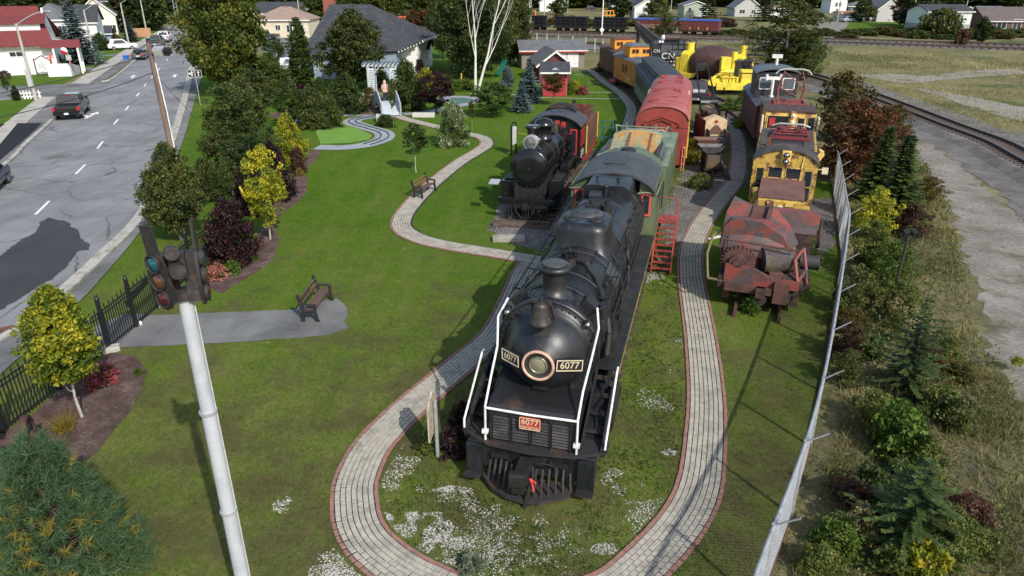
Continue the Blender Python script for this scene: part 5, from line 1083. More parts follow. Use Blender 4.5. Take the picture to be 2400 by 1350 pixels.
def pantograph(root, x, y, z, up, m):
    b = B(); w_ = .62
    if up:
        for s in (-1, 1):
            b.tube([(x+s*.75, y-.5, z+.25), (x+s*.80, y-.1, z+.9), (x+s*.52, y, z+1.85)], .035, 6).tube([(x+s*.75, y+1.1, z+.25), (x+s*.80, y+.6, z+.9), (x+s*.52, y+.1, z+1.85)], .035, 6)
        b.tube([(x-.78, y-.1, z+.35), (x+.78, y-.1, z+1.0)], .02, 5).tube([(x+.78, y-.1, z+.35), (x-.78, y-.1, z+1.0)], .02, 5).tube([(x-.8, y, z+.9), (x+.52, y, z+1.8)], .02, 5).tube([(x+.8, y, z+.9), (x-.52, y, z+1.8)], .02, 5).tube([(x-.8, y-.1, z+.9), (x+.8, y-.1, z+.9)], .02, 5)
        pn = q('pantograph', b, m, root); q('contact_bow', B().tube([(x-1.05, y, z+1.68), (x-.85, y, z+1.88), (x-.5, y, z+1.95), (x+.5, y, z+1.95), (x+.85, y, z+1.88), (x+1.05, y, z+1.68)], .045, 6), mat('pale_steel', (.42, .40, .36), rough=.5), pn)
    else:
        for s in (-1, 1): b.tube([(x+s*.85, y-.6, z+.25), (x+s*.7, y+.7, z+.42), (x+s*.45, y-.4, z+.52)], .045, 6).tube([(x+s*.6, y-.7, z+.3), (x+s*.5, y+.9, z+.5)], .04, 6)
        for k in range(4): b.tube([(x-.8+.05*k, y-.5+.4*k, z+.3+.05*k), (x+.8-.05*k, y-.5+.4*k, z+.3+.05*k)], .045, 6)
        for xx in (-.35, .3): b.cyl((x+xx, y+.1, z+.15), (x+xx, y+.1, z+.5), .15, n=10)
        pn = q('pantograph', b, m, root); q('contact_bow', B().tube([(x-.95, y+.9, z+.45), (x-.6, y+.85, z+.58), (x+.6, y+.85, z+.58), (x+.95, y+.9, z+.45)], .05, 6), mat('pale_steel', (.42, .40, .36), rough=.5), pn)
    q('base_frame', B().box(x-1.0, x+1.0, y-.75, y-.65, z+.05, z+.22).box(x-1.0, x+1.0, y+.9, y+1.0, z+.05, z+.22).box(x-.95, x-.85, y-.65, y+.9, z+.05, z+.2).box(x+.85, x+.95, y-.65, y+.9, z+.05, z+.2), m, pn)
    return pn
EL = thing('yellow_electric_locomotive', 'yellow electric locomotive with peeling paint, arched cab and folded maroon pantograph', 'locomotive', E0, -HE)
q('frame', B().box(-1.35, 1.35, -.1, 12.2, .65, 1.15), RUST, EL)
hood = q('hood', B().box(-.92, .92, .2, 2.6, 1.15, 2.0).prism([(.12, 1.15), (.2, 1.15), (.2, 2.0), (.12, 1.9)], 'x', -.94, .94), EY, EL, bev=.03)
q('hood_top', B().slab([(-.96, .15, 2.00), (.96, .15, 2.00), (.96, 2.58, 2.25), (-.96, 2.58, 2.25)], .06), PUR, EL)
q('hood_lamp', B().cyl((0, .18, 1.62), (0, .02, 1.62), .13, n=14).sph((0, .03, 1.62), .09, n=10), mat('lamp_pale', (.72, .66, .5), rough=.3), hood)
q('hood_hinge', B().box(-.55, -.2, .06, .12, 1.72, 1.88).box(.2, .55, .06, .12, 1.72, 1.88).box(-.6, -.15, .06, .1, 1.3, 1.4), EC, hood)
for s in (-1, 1): q('side_drum', B().cyl((s*1.08, 1.5, 1.2), (s*1.08, 1.5, 1.95), .28, n=14).sph((s*1.08, 1.5, 1.95), .28, (1, 1, .5), n=12) if s < 0 else B().box(.95, 1.3, 1.2, 1.8, 1.15, 1.35), EY, EL)
q('coil_spring', B().cyl((-1.05, .7, 1.05), (-1.05, .7, 1.2), .24, n=12).lathe([(.18, 1.2), (.24, 1.24), (.18, 1.28), (.24, 1.32), (.18, 1.36), (.23, 1.40)], (-1.05, .7, 0), (0, 0, 1), 12), RUST, EL)
q('front_rail', B().tube([(-1.3, -.05, 1.15), (-1.3, -.1, 1.5), (-.3, -.1, 1.5), (-.3, -.05, 1.15)], .025, 6).tube([(.4, -.05, 1.35), (1.3, -.05, 1.4)], .025, 6), SOOT, EL)
q('buffer', B().cyl((.45, -.1, 1.25), (.45, -.3, 1.25), .12, n=10).cyl((-.1, -.1, 1.2), (-.1, -.25, 1.2), .13, n=10), RUST, EL)
cabb = q('cab', B().box(-1.40, 1.40, 2.65, 4.0, 1.15, 3.15), EY, EL); q('cab_front', end_panel(1.42, 1.15, 3.05, 3.62, 2.60, 2.66), EY, EL); q('cab_roof', arc_roof(1.47, 3.08, 3.70, 2.52, 4.0, t=.05), mat('roof_dusk', (.045, .035, .03), (.085, .06, .04), sc=2, rough=.7), EL)
for x0, x1 in ((-.68, -.10), (.10, .68)):
    w0 = q('window', B().box(x0-.05, x1+.05, 2.575, 2.60, 2.32, 2.88), EC, cabb); q('pane', B().box(x0, x1, 2.56, 2.575, 2.37, 2.83), DARKGL, w0)
for x0, x1 in ((-1.26, -.85), (.86, 1.26)):
    dw = B()
    for z0, z1 in ((1.35, 1.98), (2.05, 2.75)): dw.box(x0+.06, x1-.06, 2.56, 2.578, z0, z1)
    d0 = q('cab_door', B().box(x0, x1, 2.578, 2.602, 1.2, 2.86), mat('door_grey', (.20, .18, .15), (.40, .27, .06), sc=3, rough=.6) if x0 > 0 else EY, cabb); q('pane', dw, DARKGL, d0)
q('twin_headlight', B().box(-.20, .20, 2.42, 2.62, 3.02, 3.66), EC, cabb)
for z in (3.18, 3.48): q('lamp', B().cyl((0, 2.30, z), (0, 2.43, z), .135, n=14).sph((0, 2.32, z), .10, n=10), CHROME, cabb)
q('conduit', B().tube([(.72, 2.55, 1.2), (.72, 2.55, 3.05), (.76, 2.6, 3.4)], .03, 6), EC, cabb)
q('mirror', B().obox((1.75, 3.0, 2.75), (.26, .06, .3)).bar((1.45, 2.9, 2.8), (1.75, 3.0, 2.85), .03), CREAMP, cabb)
rd = B()
for k in range(4):
    for s in (-1, 1): q('plank', B().box(s*1.05-.26+.13*k, s*1.05-.145+.13*k, 5.4, 10.6, 3.12, 3.17), TIMB, EL)
q('roof_deck', B().box(-1.42, 1.42, 4.0, 10.8, 1.15, 3.08), EY, EL); q('roof_plate', B().box(-1.40, 1.40, 4.02, 5.3, 3.085, 3.12).box(-.75, .75, 5.4, 10.6, 3.085, 3.14), mat('roof_soot', (.03, .028, .028), rough=.7), EL)
q('rear_hood', B().box(-1.2, 1.2, 10.8, 12.2, 1.15, 2.2), RUST, EL); pantograph(EL, .1, 8.2, 3.14, False, MAR); q('roof_box', B().box(-.98, -.78, 5.5, 5.8, 3.1, 3.55), RUST, EL)
q('side_tank', B().obox((1.5, 5.4, 2.9), (.25, 1.0, .5), ry=.5), EC, EL); trucks(EL, (2.0, 9.8), mat_=RUST)
E1 = (16.35, 41.9)
EL2 = thing('cream_electric_locomotive', 'cream yellow electric locomotive with square cab and raised red pantograph', 'locomotive', E1, -.26); EL2.scale = (1, 1, 1.12)
q('frame', B().box(-1.35, 1.35, -.3, 5.6, .65, 1.15), RUST, EL2); c2 = q('cab', B().box(-1.42, 1.42, .2, 2.6, 1.15, 3.30), EC, EL2, bev=.05); q('roof', B().box(-1.46, 1.46, .12, 2.6, 3.30, 3.36), mat('roof_soot2', (.05, .035, .03), (.11, .05, .035), sc=3, rough=.8), EL2)
q('low_hood', B().box(-1.3, .5, -1.0, .2, 1.15, 2.30), mat('hood_peel', (.30, .14, .07), (.56, .36, .10), sc=2, rough=.7), EL2)
for x0, x1, z0, z1, nm in ((-1.25, -.12, 2.45, 3.08, 'window'), (.42, .78, 2.45, 3.0, 'window'), (.98, 1.34, 1.5, 3.05, 'cab_door')):
    w0 = q(nm, B().box(x0-.05, x1+.05, .15, .198, z0-.05, z1+.05), EC if nm == 'window' else mat('door_grey', (.2, .18, .15)), c2); q('pane', B().box(x0, x1, .135, .15, z0, z1), DARKGL, w0)
q('red_switch', B().box(-1.16, -.84, .12, .134, 2.55, 2.98), REDP, c2)
q('twin_headlight', B().box(-.02, .26, .02, .2, 2.62, 3.36), EC, c2)
for z in (2.80, 3.14): q('lamp', B().cyl((.12, -.08, z), (.12, .03, z), .13, n=14).sph((.12, -.06, z), .1, n=10), mat('lamp_cream', (.75, .68, .52), rough=.25), c2)
for s in (-1, 1): q('side_mirror', B().obox((s*1.56, .3, 2.62), (.12, .5, .95)), mat('white_frame', (.70, .60, .42), rough=.5), c2, bev=.04)
for k in range(4):
    for s in (-1, 1): q('plank', B().box(s*1.1-.26+.13*k, s*1.1-.145+.13*k, 2.7, 5.2, 3.12, 3.17), TIMB, EL2)
q('roof_deck', B().box(-1.4, 1.4, 2.6, 5.4, 1.15, 3.10), mat('deck_red', (.16, .05, .04), (.10, .045, .035), sc=2, rough=.8), EL2)
for k in range(3): q('roof_girder', B().bar((-1.1, 3.0+.5*k, 3.24), (1.1, 3.0+.5*k, 3.24), .14), mat('girder_red', (.22, .055, .045), (.13, .05, .04), sc=3, rough=.7), EL2)
q('roof_pipe', B().cyl((-.55, 2.75, 3.3), (-.55, 3.0, 3.32), .16, n=12), RUST, EL2)
pantograph(EL2, .15, 3.4, 3.2, True, mat('panto_red', (.24, .06, .05), (.15, .05, .045), sc=4, rough=.6)); trucks(EL2, (1.4, 4.0), mat_=RUST)
# dark maroon caboose with black cupola behind them
C3 = thing('maroon_van', 'maroon wooden brake van with tall black cupola and white horn bracket', 'caboose', (17.95, 48.6), -.20)
MW = mat('maroon_boards', (.105, .040, .030), (.16, .07, .045), sc=2.0, rough=.8, scale=(1, 3, .3))
q('body', B().box(-1.45, 1.45, -1.0, 8.0, .95, 3.1), MW, C3); q('roof', B().prism([(-1.55, 3.1), (1.55, 3.1), (1.1, 3.4), (-1.1, 3.4)], 'y', -1.3, 8.3), mat('van_roof', (.07, .078, .085), rough=.6), C3)
cu = q('cupola', B().box(-1.38, 1.38, 1.8, 4.6, 3.3, 4.95), mat('cupola_black', (.022, .024, .027), rough=.5), C3); q('cupola_roof', arc_roof(1.5, 4.95, 5.25, 1.6, 4.8, t=.08), mat('cupola_roof', (.075, .095, .105), rough=.5), cu)
for k in range(22): q('board', B().box(-1.475, -1.452, -.98+.405*k, -.98+.405*k+.375, .97, 3.08), MW, C3)
for x0 in (-1.12, .40):
    f = q('window_frame', B().prism(rr(x0-.06, x0+.78, 3.82, 4.62, .12), 'y', 1.74, 1.80), WHITE, cu); q('pane', B().prism(rr(x0, x0+.72, 3.88, 4.56, .10), 'y', 1.725, 1.74), mat('sky_glass', (.10, .13, .14), rough=.08), f)
hn = q('horn_bracket', B().cyl((-.35, 1.2, 3.2), (-.35, 1.2, 4.75), .08, n=10).cyl((-.35, 1.2, 3.3), (-.35, 1.2, 3.5), .16, n=10).box(-.85, .15, 1.12, 1.28, 4.55, 4.75).cyl((-.8, 1.2, 4.5), (-.8, 1.2, 4.9), .1, n=8).cyl((.1, 1.2, 4.5), (.1, 1.2, 4.9), .1, n=8), WHITE, C3)
q('vent_pipe', B().cyl((.1, 4.0, 5.2), (.1, 4.0, 5.75), .11, n=10).box(-.25, .45, 3.9, 4.1, 5.7, 5.95), WHITE, cu); q('red_patch', B().obox((-.9, .3, 3.30), (.8, .6, .06)), REDP, C3); trucks(C3, (1, 6))
PS = thing('marker_post', 'short post with yellow sleeve beside the maroon van', 'post', G(1763, 318)); q('post', B().cyl((0, 0, 0), (0, 0, 2.2), .09, n=8), SOOT, PS); q('sleeve', B().cyl((0, 0, .2), (0, 0, 1.0), .16, n=10), YEL, PS)
# ---------------------------------------------------------------- the red mucking machine
MU = thing('mucking_machine', 'rusty red rail mounted mine loader with big scoop and exposed gears', 'machine', (8.75, 22.75), -.36); MU.scale = (1.22, 1.0, 1.08)
MR = mat('worn_red', (.215, .048, .038), (.075, .062, .062), sc=1.5, rough=.6, thr=(.46, .56), bump=.25, c3=(.095, .045, .033), thr3=(.54, .64))
MDK = mat('worn_dark', (.030, .022, .020), (.085, .040, .030), sc=2.2, rough=.8, bump=.25)
MRR = mat('worn_rust', (.105, .045, .034), (.055, .03, .026), sc=2.5, rough=.8, bump=.2)
q('chassis', B().box(-1.15, 1.15, .6, 5.6, .62, .95).box(-1.2, -.95, -.1, 5.6, .7, 1.15).box(.75, 1.0, 0, 5.6, .7, 1.1), MDK, MU)
for s in (-1, 1):
    q('wheel', B().cyl((s*.55, .5, .45), (s*.65, .5, .45), .36, n=18), MDK, MU); q('axle_box', B().box(*sorted((s*.85, s*1.05)), .2, .85, .25, .75), MRR, MU)
q('buffer_plate', B().prism([(-1.05, .95), (1.0, .95), (1.0, 1.22), (.2, 1.30), (-.3, 1.55), (-1.05, 1.58)], 'y', -.15, -.02), MR, MU); q('buffer_step', B().box(-1.0, .3, -.3, .1, .72, .95).box(.35, .75, -.35, .1, .5, 1.2), MRR, MU)
q('tow_hook', B().cyl((0, -.35, .55), (0, 0, .55), .2, n=12).box(-.12, .12, -.5, -.1, .65, .95).tube([(.1, -.3, .8), (.5, -.2, 1.1), (.6, 0, 1.4)], .04, 6), MDK, MU)
for k in range(2): q('rail_stub', B().bar((-.60+1.2*k, -.8, .12), (-.60+1.2*k, .9, .14), .09, .18), MRR, MU)
gear = B().cyl((-.72, .15, 1.62), (-.72, .42, 1.62), .42, n=26).cyl((-.72, -.05, 1.62), (-.72, .2, 1.62), .24, n=18).cyl((-.72, -.15, 1.62), (-.72, 0, 1.62), .13, n=12)
for k in range(24): a = 2*math.pi*k/24; gear.obox((-.72+.45*math.cos(a), .28, 1.62+.45*math.sin(a)), (.07, .22, .05), ry=-a)
q('winch_gear', gear, MRR, MU)
q('winch_drum', B().cyl((-.72, .42, 1.62), (-.72, 1.5, 1.62), .36, n=18), MDK, MU)
sc_ = B().lathe([(1.05, -.95), (1.10, -.5), (1.08, .1), (.95, .62)], (-.15, 1.75, 1.55), (1, 0, 0), 18, a0=R(15), a1=R(175)); q('scoop_shell', sc_, MR, MU, fix=False)
cone = B(); prof = [(-1.25, 2.95), (-1.05, 3.35), (-.2, 3.25), (.42, 2.75), (.70, 2.0), (.55, 1.35), (-.1, 1.2), (-1.2, 1.35), (-1.32, 2.1)]
q('scoop_side', B().prism([(x, z*.82+.1) for x, z in prof], 'y', .95, 1.05), MR, MU)
# the big tilted side plates with the arm channel between them
q('side_plate', B().slab([(-1.35, .9, 1.75), (-.62, .95, 1.9), (-.45, 2.7, 2.75), (-1.15, 3.0, 3.0), (-1.30, 2.2, 2.6)], .06), MR, MU)
q('side_plate', B().slab([(-.25, .95, 1.95), (.60, 1.1, 1.75), (.85, 1.7, 1.95), (.55, 2.4, 2.35), (.05, 2.9, 2.8), (-.05, 2.2, 2.45)], .06), MR, MU)
q('arm_channel', B().slab([(-.62, 1.2, 1.9), (-.25, 1.2, 1.9), (-.05, 2.9, 2.75), (-.45, 2.9, 2.75)], .05), MRR, MU)
for x, dx in ((-.66, .18), (-.22, .2)): q('arm_rib', B().bar((x, 1.05, 2.02), (x+dx, 2.95, 2.92), .07, .2), MRR, MU)
q('arm_tie', B().bar((-.55, 2.2, 2.55), (-.1, 2.2, 2.55), .08), MRR, MU)
q('belly_drum', B().cyl((-.1, .75, 1.55), (.75, 1.05, 1.60), .46, .40, n=20), mat('patchy_belly', (.055, .038, .032), (.12, .085, .035), sc=3, rough=.75, c3=(.065, .068, .072), thr3=(.5, .6)), MU)
q('conveyor_hood', B().prism([(3.2, 2.55), (3.45, 2.62), (4.35, 2.45), (4.35, 2.38), (3.5, 2.52), (3.1, 2.10)], 'x', -.35, 1.42), MR, MU); q('conveyor_hood', B().slab([(-1.2, 3.05, 2.62), (-.5, 3.05, 2.62), (-.4, 4.3, 2.42), (-1.1, 4.3, 2.42)], .05), MR, MU)
q('conveyor_lip', B().slab([(-.1, 2.75, 1.95), (1.35, 2.9, 1.95), (1.40, 3.2, 2.12), (-.05, 3.1, 2.12)], .05), MR, MU)
q('hopper_frame', B().box(.55, 1.30, 2.9, 4.3, .95, 1.95).box(-1.1, .5, 3.2, 4.3, .95, 2.3), MDK, MU); q('side_motor', B().cyl((1.0, 2.2, 1.2), (1.55, 2.2, 1.2), .25, n=14), mat('motor_grey', (.035, .035, .037), rough=.6), MU)
q('hand_wheel', B().lathe([(.42, -.04), (.5, -.05), (.5, .05), (.42, .04)], (1.5, 3.8, 1.75), (1, 0, 0), 20).bar((1.5, 3.35, 1.75), (1.5, 4.25, 1.75), .05).bar((1.5, 3.8, 1.3), (1.5, 3.8, 2.2), .05), MDK, MU)
q('platform_edge', B().tube([(-1.5, .0, .95), (-1.62, .3, 1.7), (-1.55, 1.0, 2.15), (-1.4, 1.3, 2.2)], .04, 6).tube([(-1.5, 0, .95), (-.9, -.1, .95)], .05, 6), mat('edge_yellow', (.16, .13, .055), rough=.6), MU)
q('cross_rail', B().tube([(-1.2, .4, 2.25), (.85, .5, 2.10)], .035, 6).tube([(-1.15, .4, 1.2), (-1.15, .4, 2.25)], .045, 6), MRR, MU)
q('lever_frame', B().tube([(.95, .2, 1.15), (.80, .6, 1.75), (1.0, 1.0, 2.05), (1.15, .7, 1.4), (.95, .2, 1.15)], .05, 6).tube([(1.15, .7, 1.4), (1.2, .1, 1.15)], .04, 6), MR, MU)
for k in range(3): q('deck_beam', B().bar((.0+.35*k, .6, 1.0), (.15+.35*k, 2.0, 1.25), .14), MRR, MU)
q('rubble_load', B().obox((.9, .4, 1.05), (.7, .6, .25), rx=.2, rz=.3).obox((.95, 1.6, .85), (.5, .6, .3), rz=.2), MDK, MU)
rnd = random.Random(3)
for k in range(26):
    x, y, z = rnd.uniform(-.95, .95), rnd.uniform(-.15, 2.9), rnd.uniform(.55, 1.35)
    if k % 2: q('undergear_pipe', B().tube([(x, y, z), (x+rnd.uniform(-.3, .3), y+rnd.uniform(-.2, .4), z+rnd.uniform(-.2, .25)), (x+rnd.uniform(-.4, .4), y+rnd.uniform(0, .7), z+rnd.uniform(-.3, .2))], rnd.uniform(.025, .05), 6), MDK if k % 3 else MRR, MU)
    else: q('undergear_casting', B().obox((x, y, z), (rnd.uniform(.12, .4), rnd.uniform(.12, .4), rnd.uniform(.1, .3)), rz=rnd.uniform(-.5, .5), rx=rnd.uniform(-.3, .3)), MDK if k % 3 else MRR, MU, bev=.02)
q('yellow_tab', B().cyl((.72, 1.9, 1.72), (.72, 1.86, 1.72), .09, n=10), YEL, MU)
# ---------------------------------------------------------------- narrow gauge mine train
MB_ = G(1668, 412)
MT = thing('mine_tippers', 'row of small grey tipping mine tubs on narrow track', 'mine cart', MB_, -.06)
GT = mat('tub_grey', (.12, .12, .13), (.10, .065, .05), sc=2, rough=.7)
q('front_box', B().prism([(-.42, .35), (.42, .35), (.36, 1.25), (-.36, 1.25)], 'y', 0, .08).slab([(-.36, -.02, .5), (.30, -.02, .5), (.34, .0, 1.1), (-.34, .0, 1.1)], .02), mat('tub_front', (.12, .085, .04), (.07, .06, .055), sc=2, rough=.8), MT)
q('chassis', B().box(-.5, .5, 0, 1.6, .3, .45).box(-.45, -.38, .05, 1.5, .45, 1.3).box(.38, .45, .05, 1.5, .45, 1.3), SOOT, MT)
def tub(y, z, m):
    b = B(); o = [(-.72, y-.5), (.72, y-.5), (.78, y+.5), (-.78, y+.5)]; i_ = [(-.42, y-.3), (.42, y-.3), (.45, y+.3), (-.45, y+.3)]
    b.add([(*p, z+.42) for p in o]+[(*p, z) for p in i_], [(0, 1, 5, 4), (1, 2, 6, 5), (2, 3, 7, 6), (3, 0, 4, 7), (4, 5, 6, 7)]); return q('tub', b, m, MT, fix=False)
tub(1.0, 1.2, GT); tub(2.3, 1.35, mat('tub_rust', (.15, .085, .06), (.11, .08, .07), sc=2, rough=.8))
for y in (.3, 1.3, 2.6):
    for s in (-1, 1): q('wheel', B().cyl((s*.33, y, .2), (s*.42, y, .2), .2, n=12), RUST, MT)
ML = thing('mine_locomotive', 'small cream fronted mine locomotive with red extinguisher on its side', 'locomotive', G(1672, 352), -.06)
CRM = mat('cream_paint', (.66, .50, .30), (.5, .36, .2), sc=2, rough=.6)
fr = q('front', B().prism([(-.72, .5), (-.72, 2.05), (0, 2.32), (.72, 2.05), (.72, .5)], 'y', 0, .06), CRM, ML); q('front_opening', B().prism([(-.45, 1.1)]+[(-.45+.9*k/10, 1.3+.42*math.sin(math.pi*k/10)) for k in range(11)]+[(.45, 1.1)], 'y', -.02, -.002), mat('hole_brown', (.14, .07, .05), rough=.8), fr)
q('marker', B().lathe([(.1, 0), (.1, .04), (.001, .05)], (0, 0, 1.98), (0, -1, 0), 10).box(-.14, .14, -.05, 0, 1.96, 2.0), REDP, fr); q('body', B().box(-.68, .68, .06, 4.2, .4, 1.85), mat('loco_brown', (.09, .04, .03), (.14, .07, .05), sc=2, rough=.8), ML)
q('roof', B().prism([(-.75, 2.02), (0, 2.3), (.75, 2.02), (.75, 1.97), (0, 2.22), (-.75, 1.97)], 'y', .06, 1.0), CRM, ML); q('cab_floor', B().box(-.6, .6, -1.1, 0, .4, 1.0).box(-.62, -.55, -1.1, 0, 1.0, 1.5).box(.55, .62, -1.1, 0, 1.0, 1.5), mat('cab_grey', (.10, .10, .10), rough=.6), ML)
q('extinguisher', B().cyl((.82, -.3, .8), (.82, -.3, 1.3), .08, n=8), REDP, ML); q('motor', B().box(-.5, .5, 2.2, 3.2, 1.85, 2.3).cyl((-.3, 2.0, 2.2), (.3, 2.0, 2.2), .2, n=10), MDK, ML)
for y in (.4, 2.5):
    for s in (-1, 1): q('wheel', B().cyl((s*.4, y, .25), (s*.5, y, .25), .25, n=12), RUST, ML)
LD = thing('loader_frame', 'tall black steel ladder frame of a mine loader leaning over the narrow track', 'frame', G(1672, 318), -.1)
b = B()
for s in (-1, 1): b.bar((s*.75, 0, .3), (s*.45, 9.5, 4.2), .10).bar((s*.75, 0, .3), (s*.75, 0, 1.8), .12).bar((s*.62, 3.8, 0), (s*.62, 3.8, 1.8), .1)
q('side_beam', b, SOOT, LD); q('tray', B().obox((0, 3.6, 1.95), (1.3, .55, .12)), mat('pale_bar', (.32, .32, .32), rough=.5), LD); q('tray', B().obox((0, 4.1, 2.15), (1.3, .55, .3)), SOOT, LD); q('conveyor_head', B().box(-.4, .4, 9.0, 9.8, 3.7, 4.2), SOOT, LD)
railway([(12.2, 40.6), (13.3, 47), (14.2, 54)], .03, gauge=.75, tie_sc=.5)

# ---------------------------------------------------------------- buildings
SIDW = mat('white_siding', (.76, .76, .74), (.68, .68, .67), sc=.6, rough=.6, var=.08)
SIDC = mat('cream_siding', (.62, .55, .42), (.55, .49, .38), sc=.6, rough=.7)
SIDG = mat('sage_siding', (.36, .41, .31), rough=.7); SIDM = mat('mint_siding', (.62, .68, .62), rough=.7); SIDGR = mat('grey_siding', (.42, .42, .40), rough=.7)
SIDBL = mat('blue_siding', (.23, .30, .38), rough=.7); SIDBR = mat('brown_siding', (.10, .062, .05), rough=.8)
SHING = mat('dark_shingle', (.035, .038, .045), (.060, .062, .068), sc=1.3, rough=.9, bump=.4, scale=(1, 1, 6))
SHINGR = mat('red_shingle', (.17, .032, .032), (.13, .03, .03), sc=1.2, rough=.85, bump=.3, scale=(1, 1, 6))
SHINGB = mat('tan_shingle', (.30, .21, .165), (.25, .18, .15), sc=1.2, rough=.9, bump=.3); SHINGBR = mat('brown_shingle', (.13, .10, .09), (.10, .085, .08), sc=1.2, rough=.9)
SHINGG = mat('grey_shingle', (.13, .135, .145), (.10, .105, .11), sc=1.2, rough=.9, bump=.3)
PANE = glass('window_glass', (.035, .04, .045), .08); FOUND = mat('foundation', (.33, .32, .30), rough=.9); BRICKR = mat('chimney_brick', (.30, .095, .065), (.22, .075, .055), sc=5, rough=.9, bump=.4)
def window(root, face, u, z, ww, hh, w, d, fm=None, panes=2):
    def bx(b, u0, u1, z0, z1, o0, o1):
        if face == 'f': b.box(u0, u1, -o1, -o0, z0, z1)
        elif face == 'l': b.box(-w/2-o1, -w/2-o0, u0, u1, z0, z1)
        else: b.box(w/2+o0, w/2+o1, u0, u1, z0, z1)
    t = .08; b = B()
    for a in ((u-ww/2-t, u+ww/2+t, z+hh, z+hh+t), (u-ww/2-t, u+ww/2+t, z-t, z), (u-ww/2-t, u-ww/2, z, z+hh), (u+ww/2, u+ww/2+t, z, z+hh)): bx(b, *a, .002, .07)
    for k in range(1, panes): bx(b, u-ww/2+ww*k/panes-.03, u-ww/2+ww*k/panes+.03, z, z+hh, .022, .06)
    f = part('window', b, fm or WHITE, root); b = B(); bx(b, u-ww/2, u+ww/2, z, z+hh, .003, .02); part('pane', b, PANE, f)
def gable(root, w, d, h, rh, roof, wm, rm, ov=.4, x0=0, y0=0, z0=0, names=('wall', 'roof', 'fascia')):
    X0, X1, Y0, Y1 = x0-w/2, x0+w/2, y0, y0+d; t = .12; H = z0+h
    if roof == 'x':
        part(names[0], B().prism([(Y0, z0), (Y1, z0), (Y1, H), (y0+d/2, H+rh-.02), (Y0, H)], 'x', X0, X1), wm, root); k = rh/(d/2)*ov
        part(names[1], B().slab([(X0-ov, Y0-ov, H-k), (X1+ov, Y0-ov, H-k), (X1+ov, y0+d/2, H+rh), (X0-ov, y0+d/2, H+rh)], t).slab([(X0-ov, y0+d/2, H+rh), (X1+ov, y0+d/2, H+rh), (X1+ov, Y1+ov, H-k), (X0-ov, Y1+ov, H-k)], t), rm, root)
        part(names[2], B().box(X0-ov, X1+ov, Y0-ov-.04, Y0-ov, H-k-.08, H-k+.10), WHITE, root)
    elif roof == 'y':
        part(names[0], B().prism([(X0, z0), (X1, z0), (X1, H), (x0, H+rh-.02), (X0, H)], 'y', Y0, Y1), wm, root); k = rh/(w/2)*ov
        part(names[1], B().slab([(x0, Y0-ov, H+rh), (x0, Y1+ov, H+rh), (X0-ov, Y1+ov, H-k), (X0-ov, Y0-ov, H-k)], t).slab([(x0, Y0-ov, H+rh), (X1+ov, Y0-ov, H-k), (X1+ov, Y1+ov, H-k), (x0, Y1+ov, H+rh)], t), rm, root)
        part(names[2], B().bar((x0, Y0-ov-.02, H+rh+.02), (X0-ov, Y0-ov-.02, H-k), .05, .2).bar((x0, Y0-ov-.02, H+rh+.02), (X1+ov, Y0-ov-.02, H-k), .05, .2), WHITE, root)
    else:
        part(names[0], B().box(X0, X1, Y0, Y1, z0, H), wm, root); a = min(w, d)/2
        r0 = (X0+a, y0+d/2) if w > d else (x0, Y0+a); r1 = (X1-a, y0+d/2) if w > d else (x0, Y1-a)
        e = [(X0-ov, Y0-ov, H-.1), (X1+ov, Y0-ov, H-.1), (X1+ov, Y1+ov, H-.1), (X0-ov, Y1+ov, H-.1)]; p, r_ = (*r0, H+rh), (*r1, H+rh)
        fs = [(e[0], e[1], r_, p), (e[1], e[2], r_), (e[2], e[3], p, r_), (e[3], e[0], p)] if w > d else [(e[0], e[1], p), (e[1], e[2], r_, p), (e[2], e[3], r_), (e[3], e[0], p, r_)]
        b = B()
        for f in fs: b.poly(f)
        b.poly(e[::-1]); part(names[1], b, rm, root); part(names[2], B().box(X0-ov-.03, X1+ov+.03, Y0-ov-.04, Y0-ov, H-.28, H-.08).box(X0-ov-.04, X0-ov, Y0-ov, Y1+ov, H-.28, H-.08), WHITE, root)
def house(label, px, py, wpx, hpx, rpx, d, roof, wm, rm, wins=(), rz=0, chim=None, name='house', cat='house', door=None, found=.0, group='houses beyond the yard'):
    x, y = G(px, py); S = FPX/(y*math.cos(PITCH)+CAMH*math.sin(PITCH)); w, h, rh = wpx/S, hpx/S, rpx/S
    t = thing(name, label, cat, (x, y), rz, group); gable(t, w, d, h, rh, roof, wm, rm)
    if found: part('foundation', B().box(-w/2-.05, w/2+.05, -.06, d+.05, 0, found), FOUND, t)
    for f, u, z, ww, hh in wins: window(t, f, u*(w/2) if f == 'f' else u*d, z*h, ww, hh, w, d)
    if door is not None:
        dr_ = part('door', B().box(door*w/2-.45, door*w/2+.45, -.06, -.002, .1, 2.1), mat('door_white', (.6, .6, .6)), t); part('handle', B().sph((door*w/2+.35, -.1, 1.05), .05, n=6, m=4), SOOT, dr_)
    if chim: part('chimney', B().box(chim*w/2-.35, chim*w/2+.35, d*.45, d*.45+.7, h, h+rh+.7), BRICKR, t)
    return t
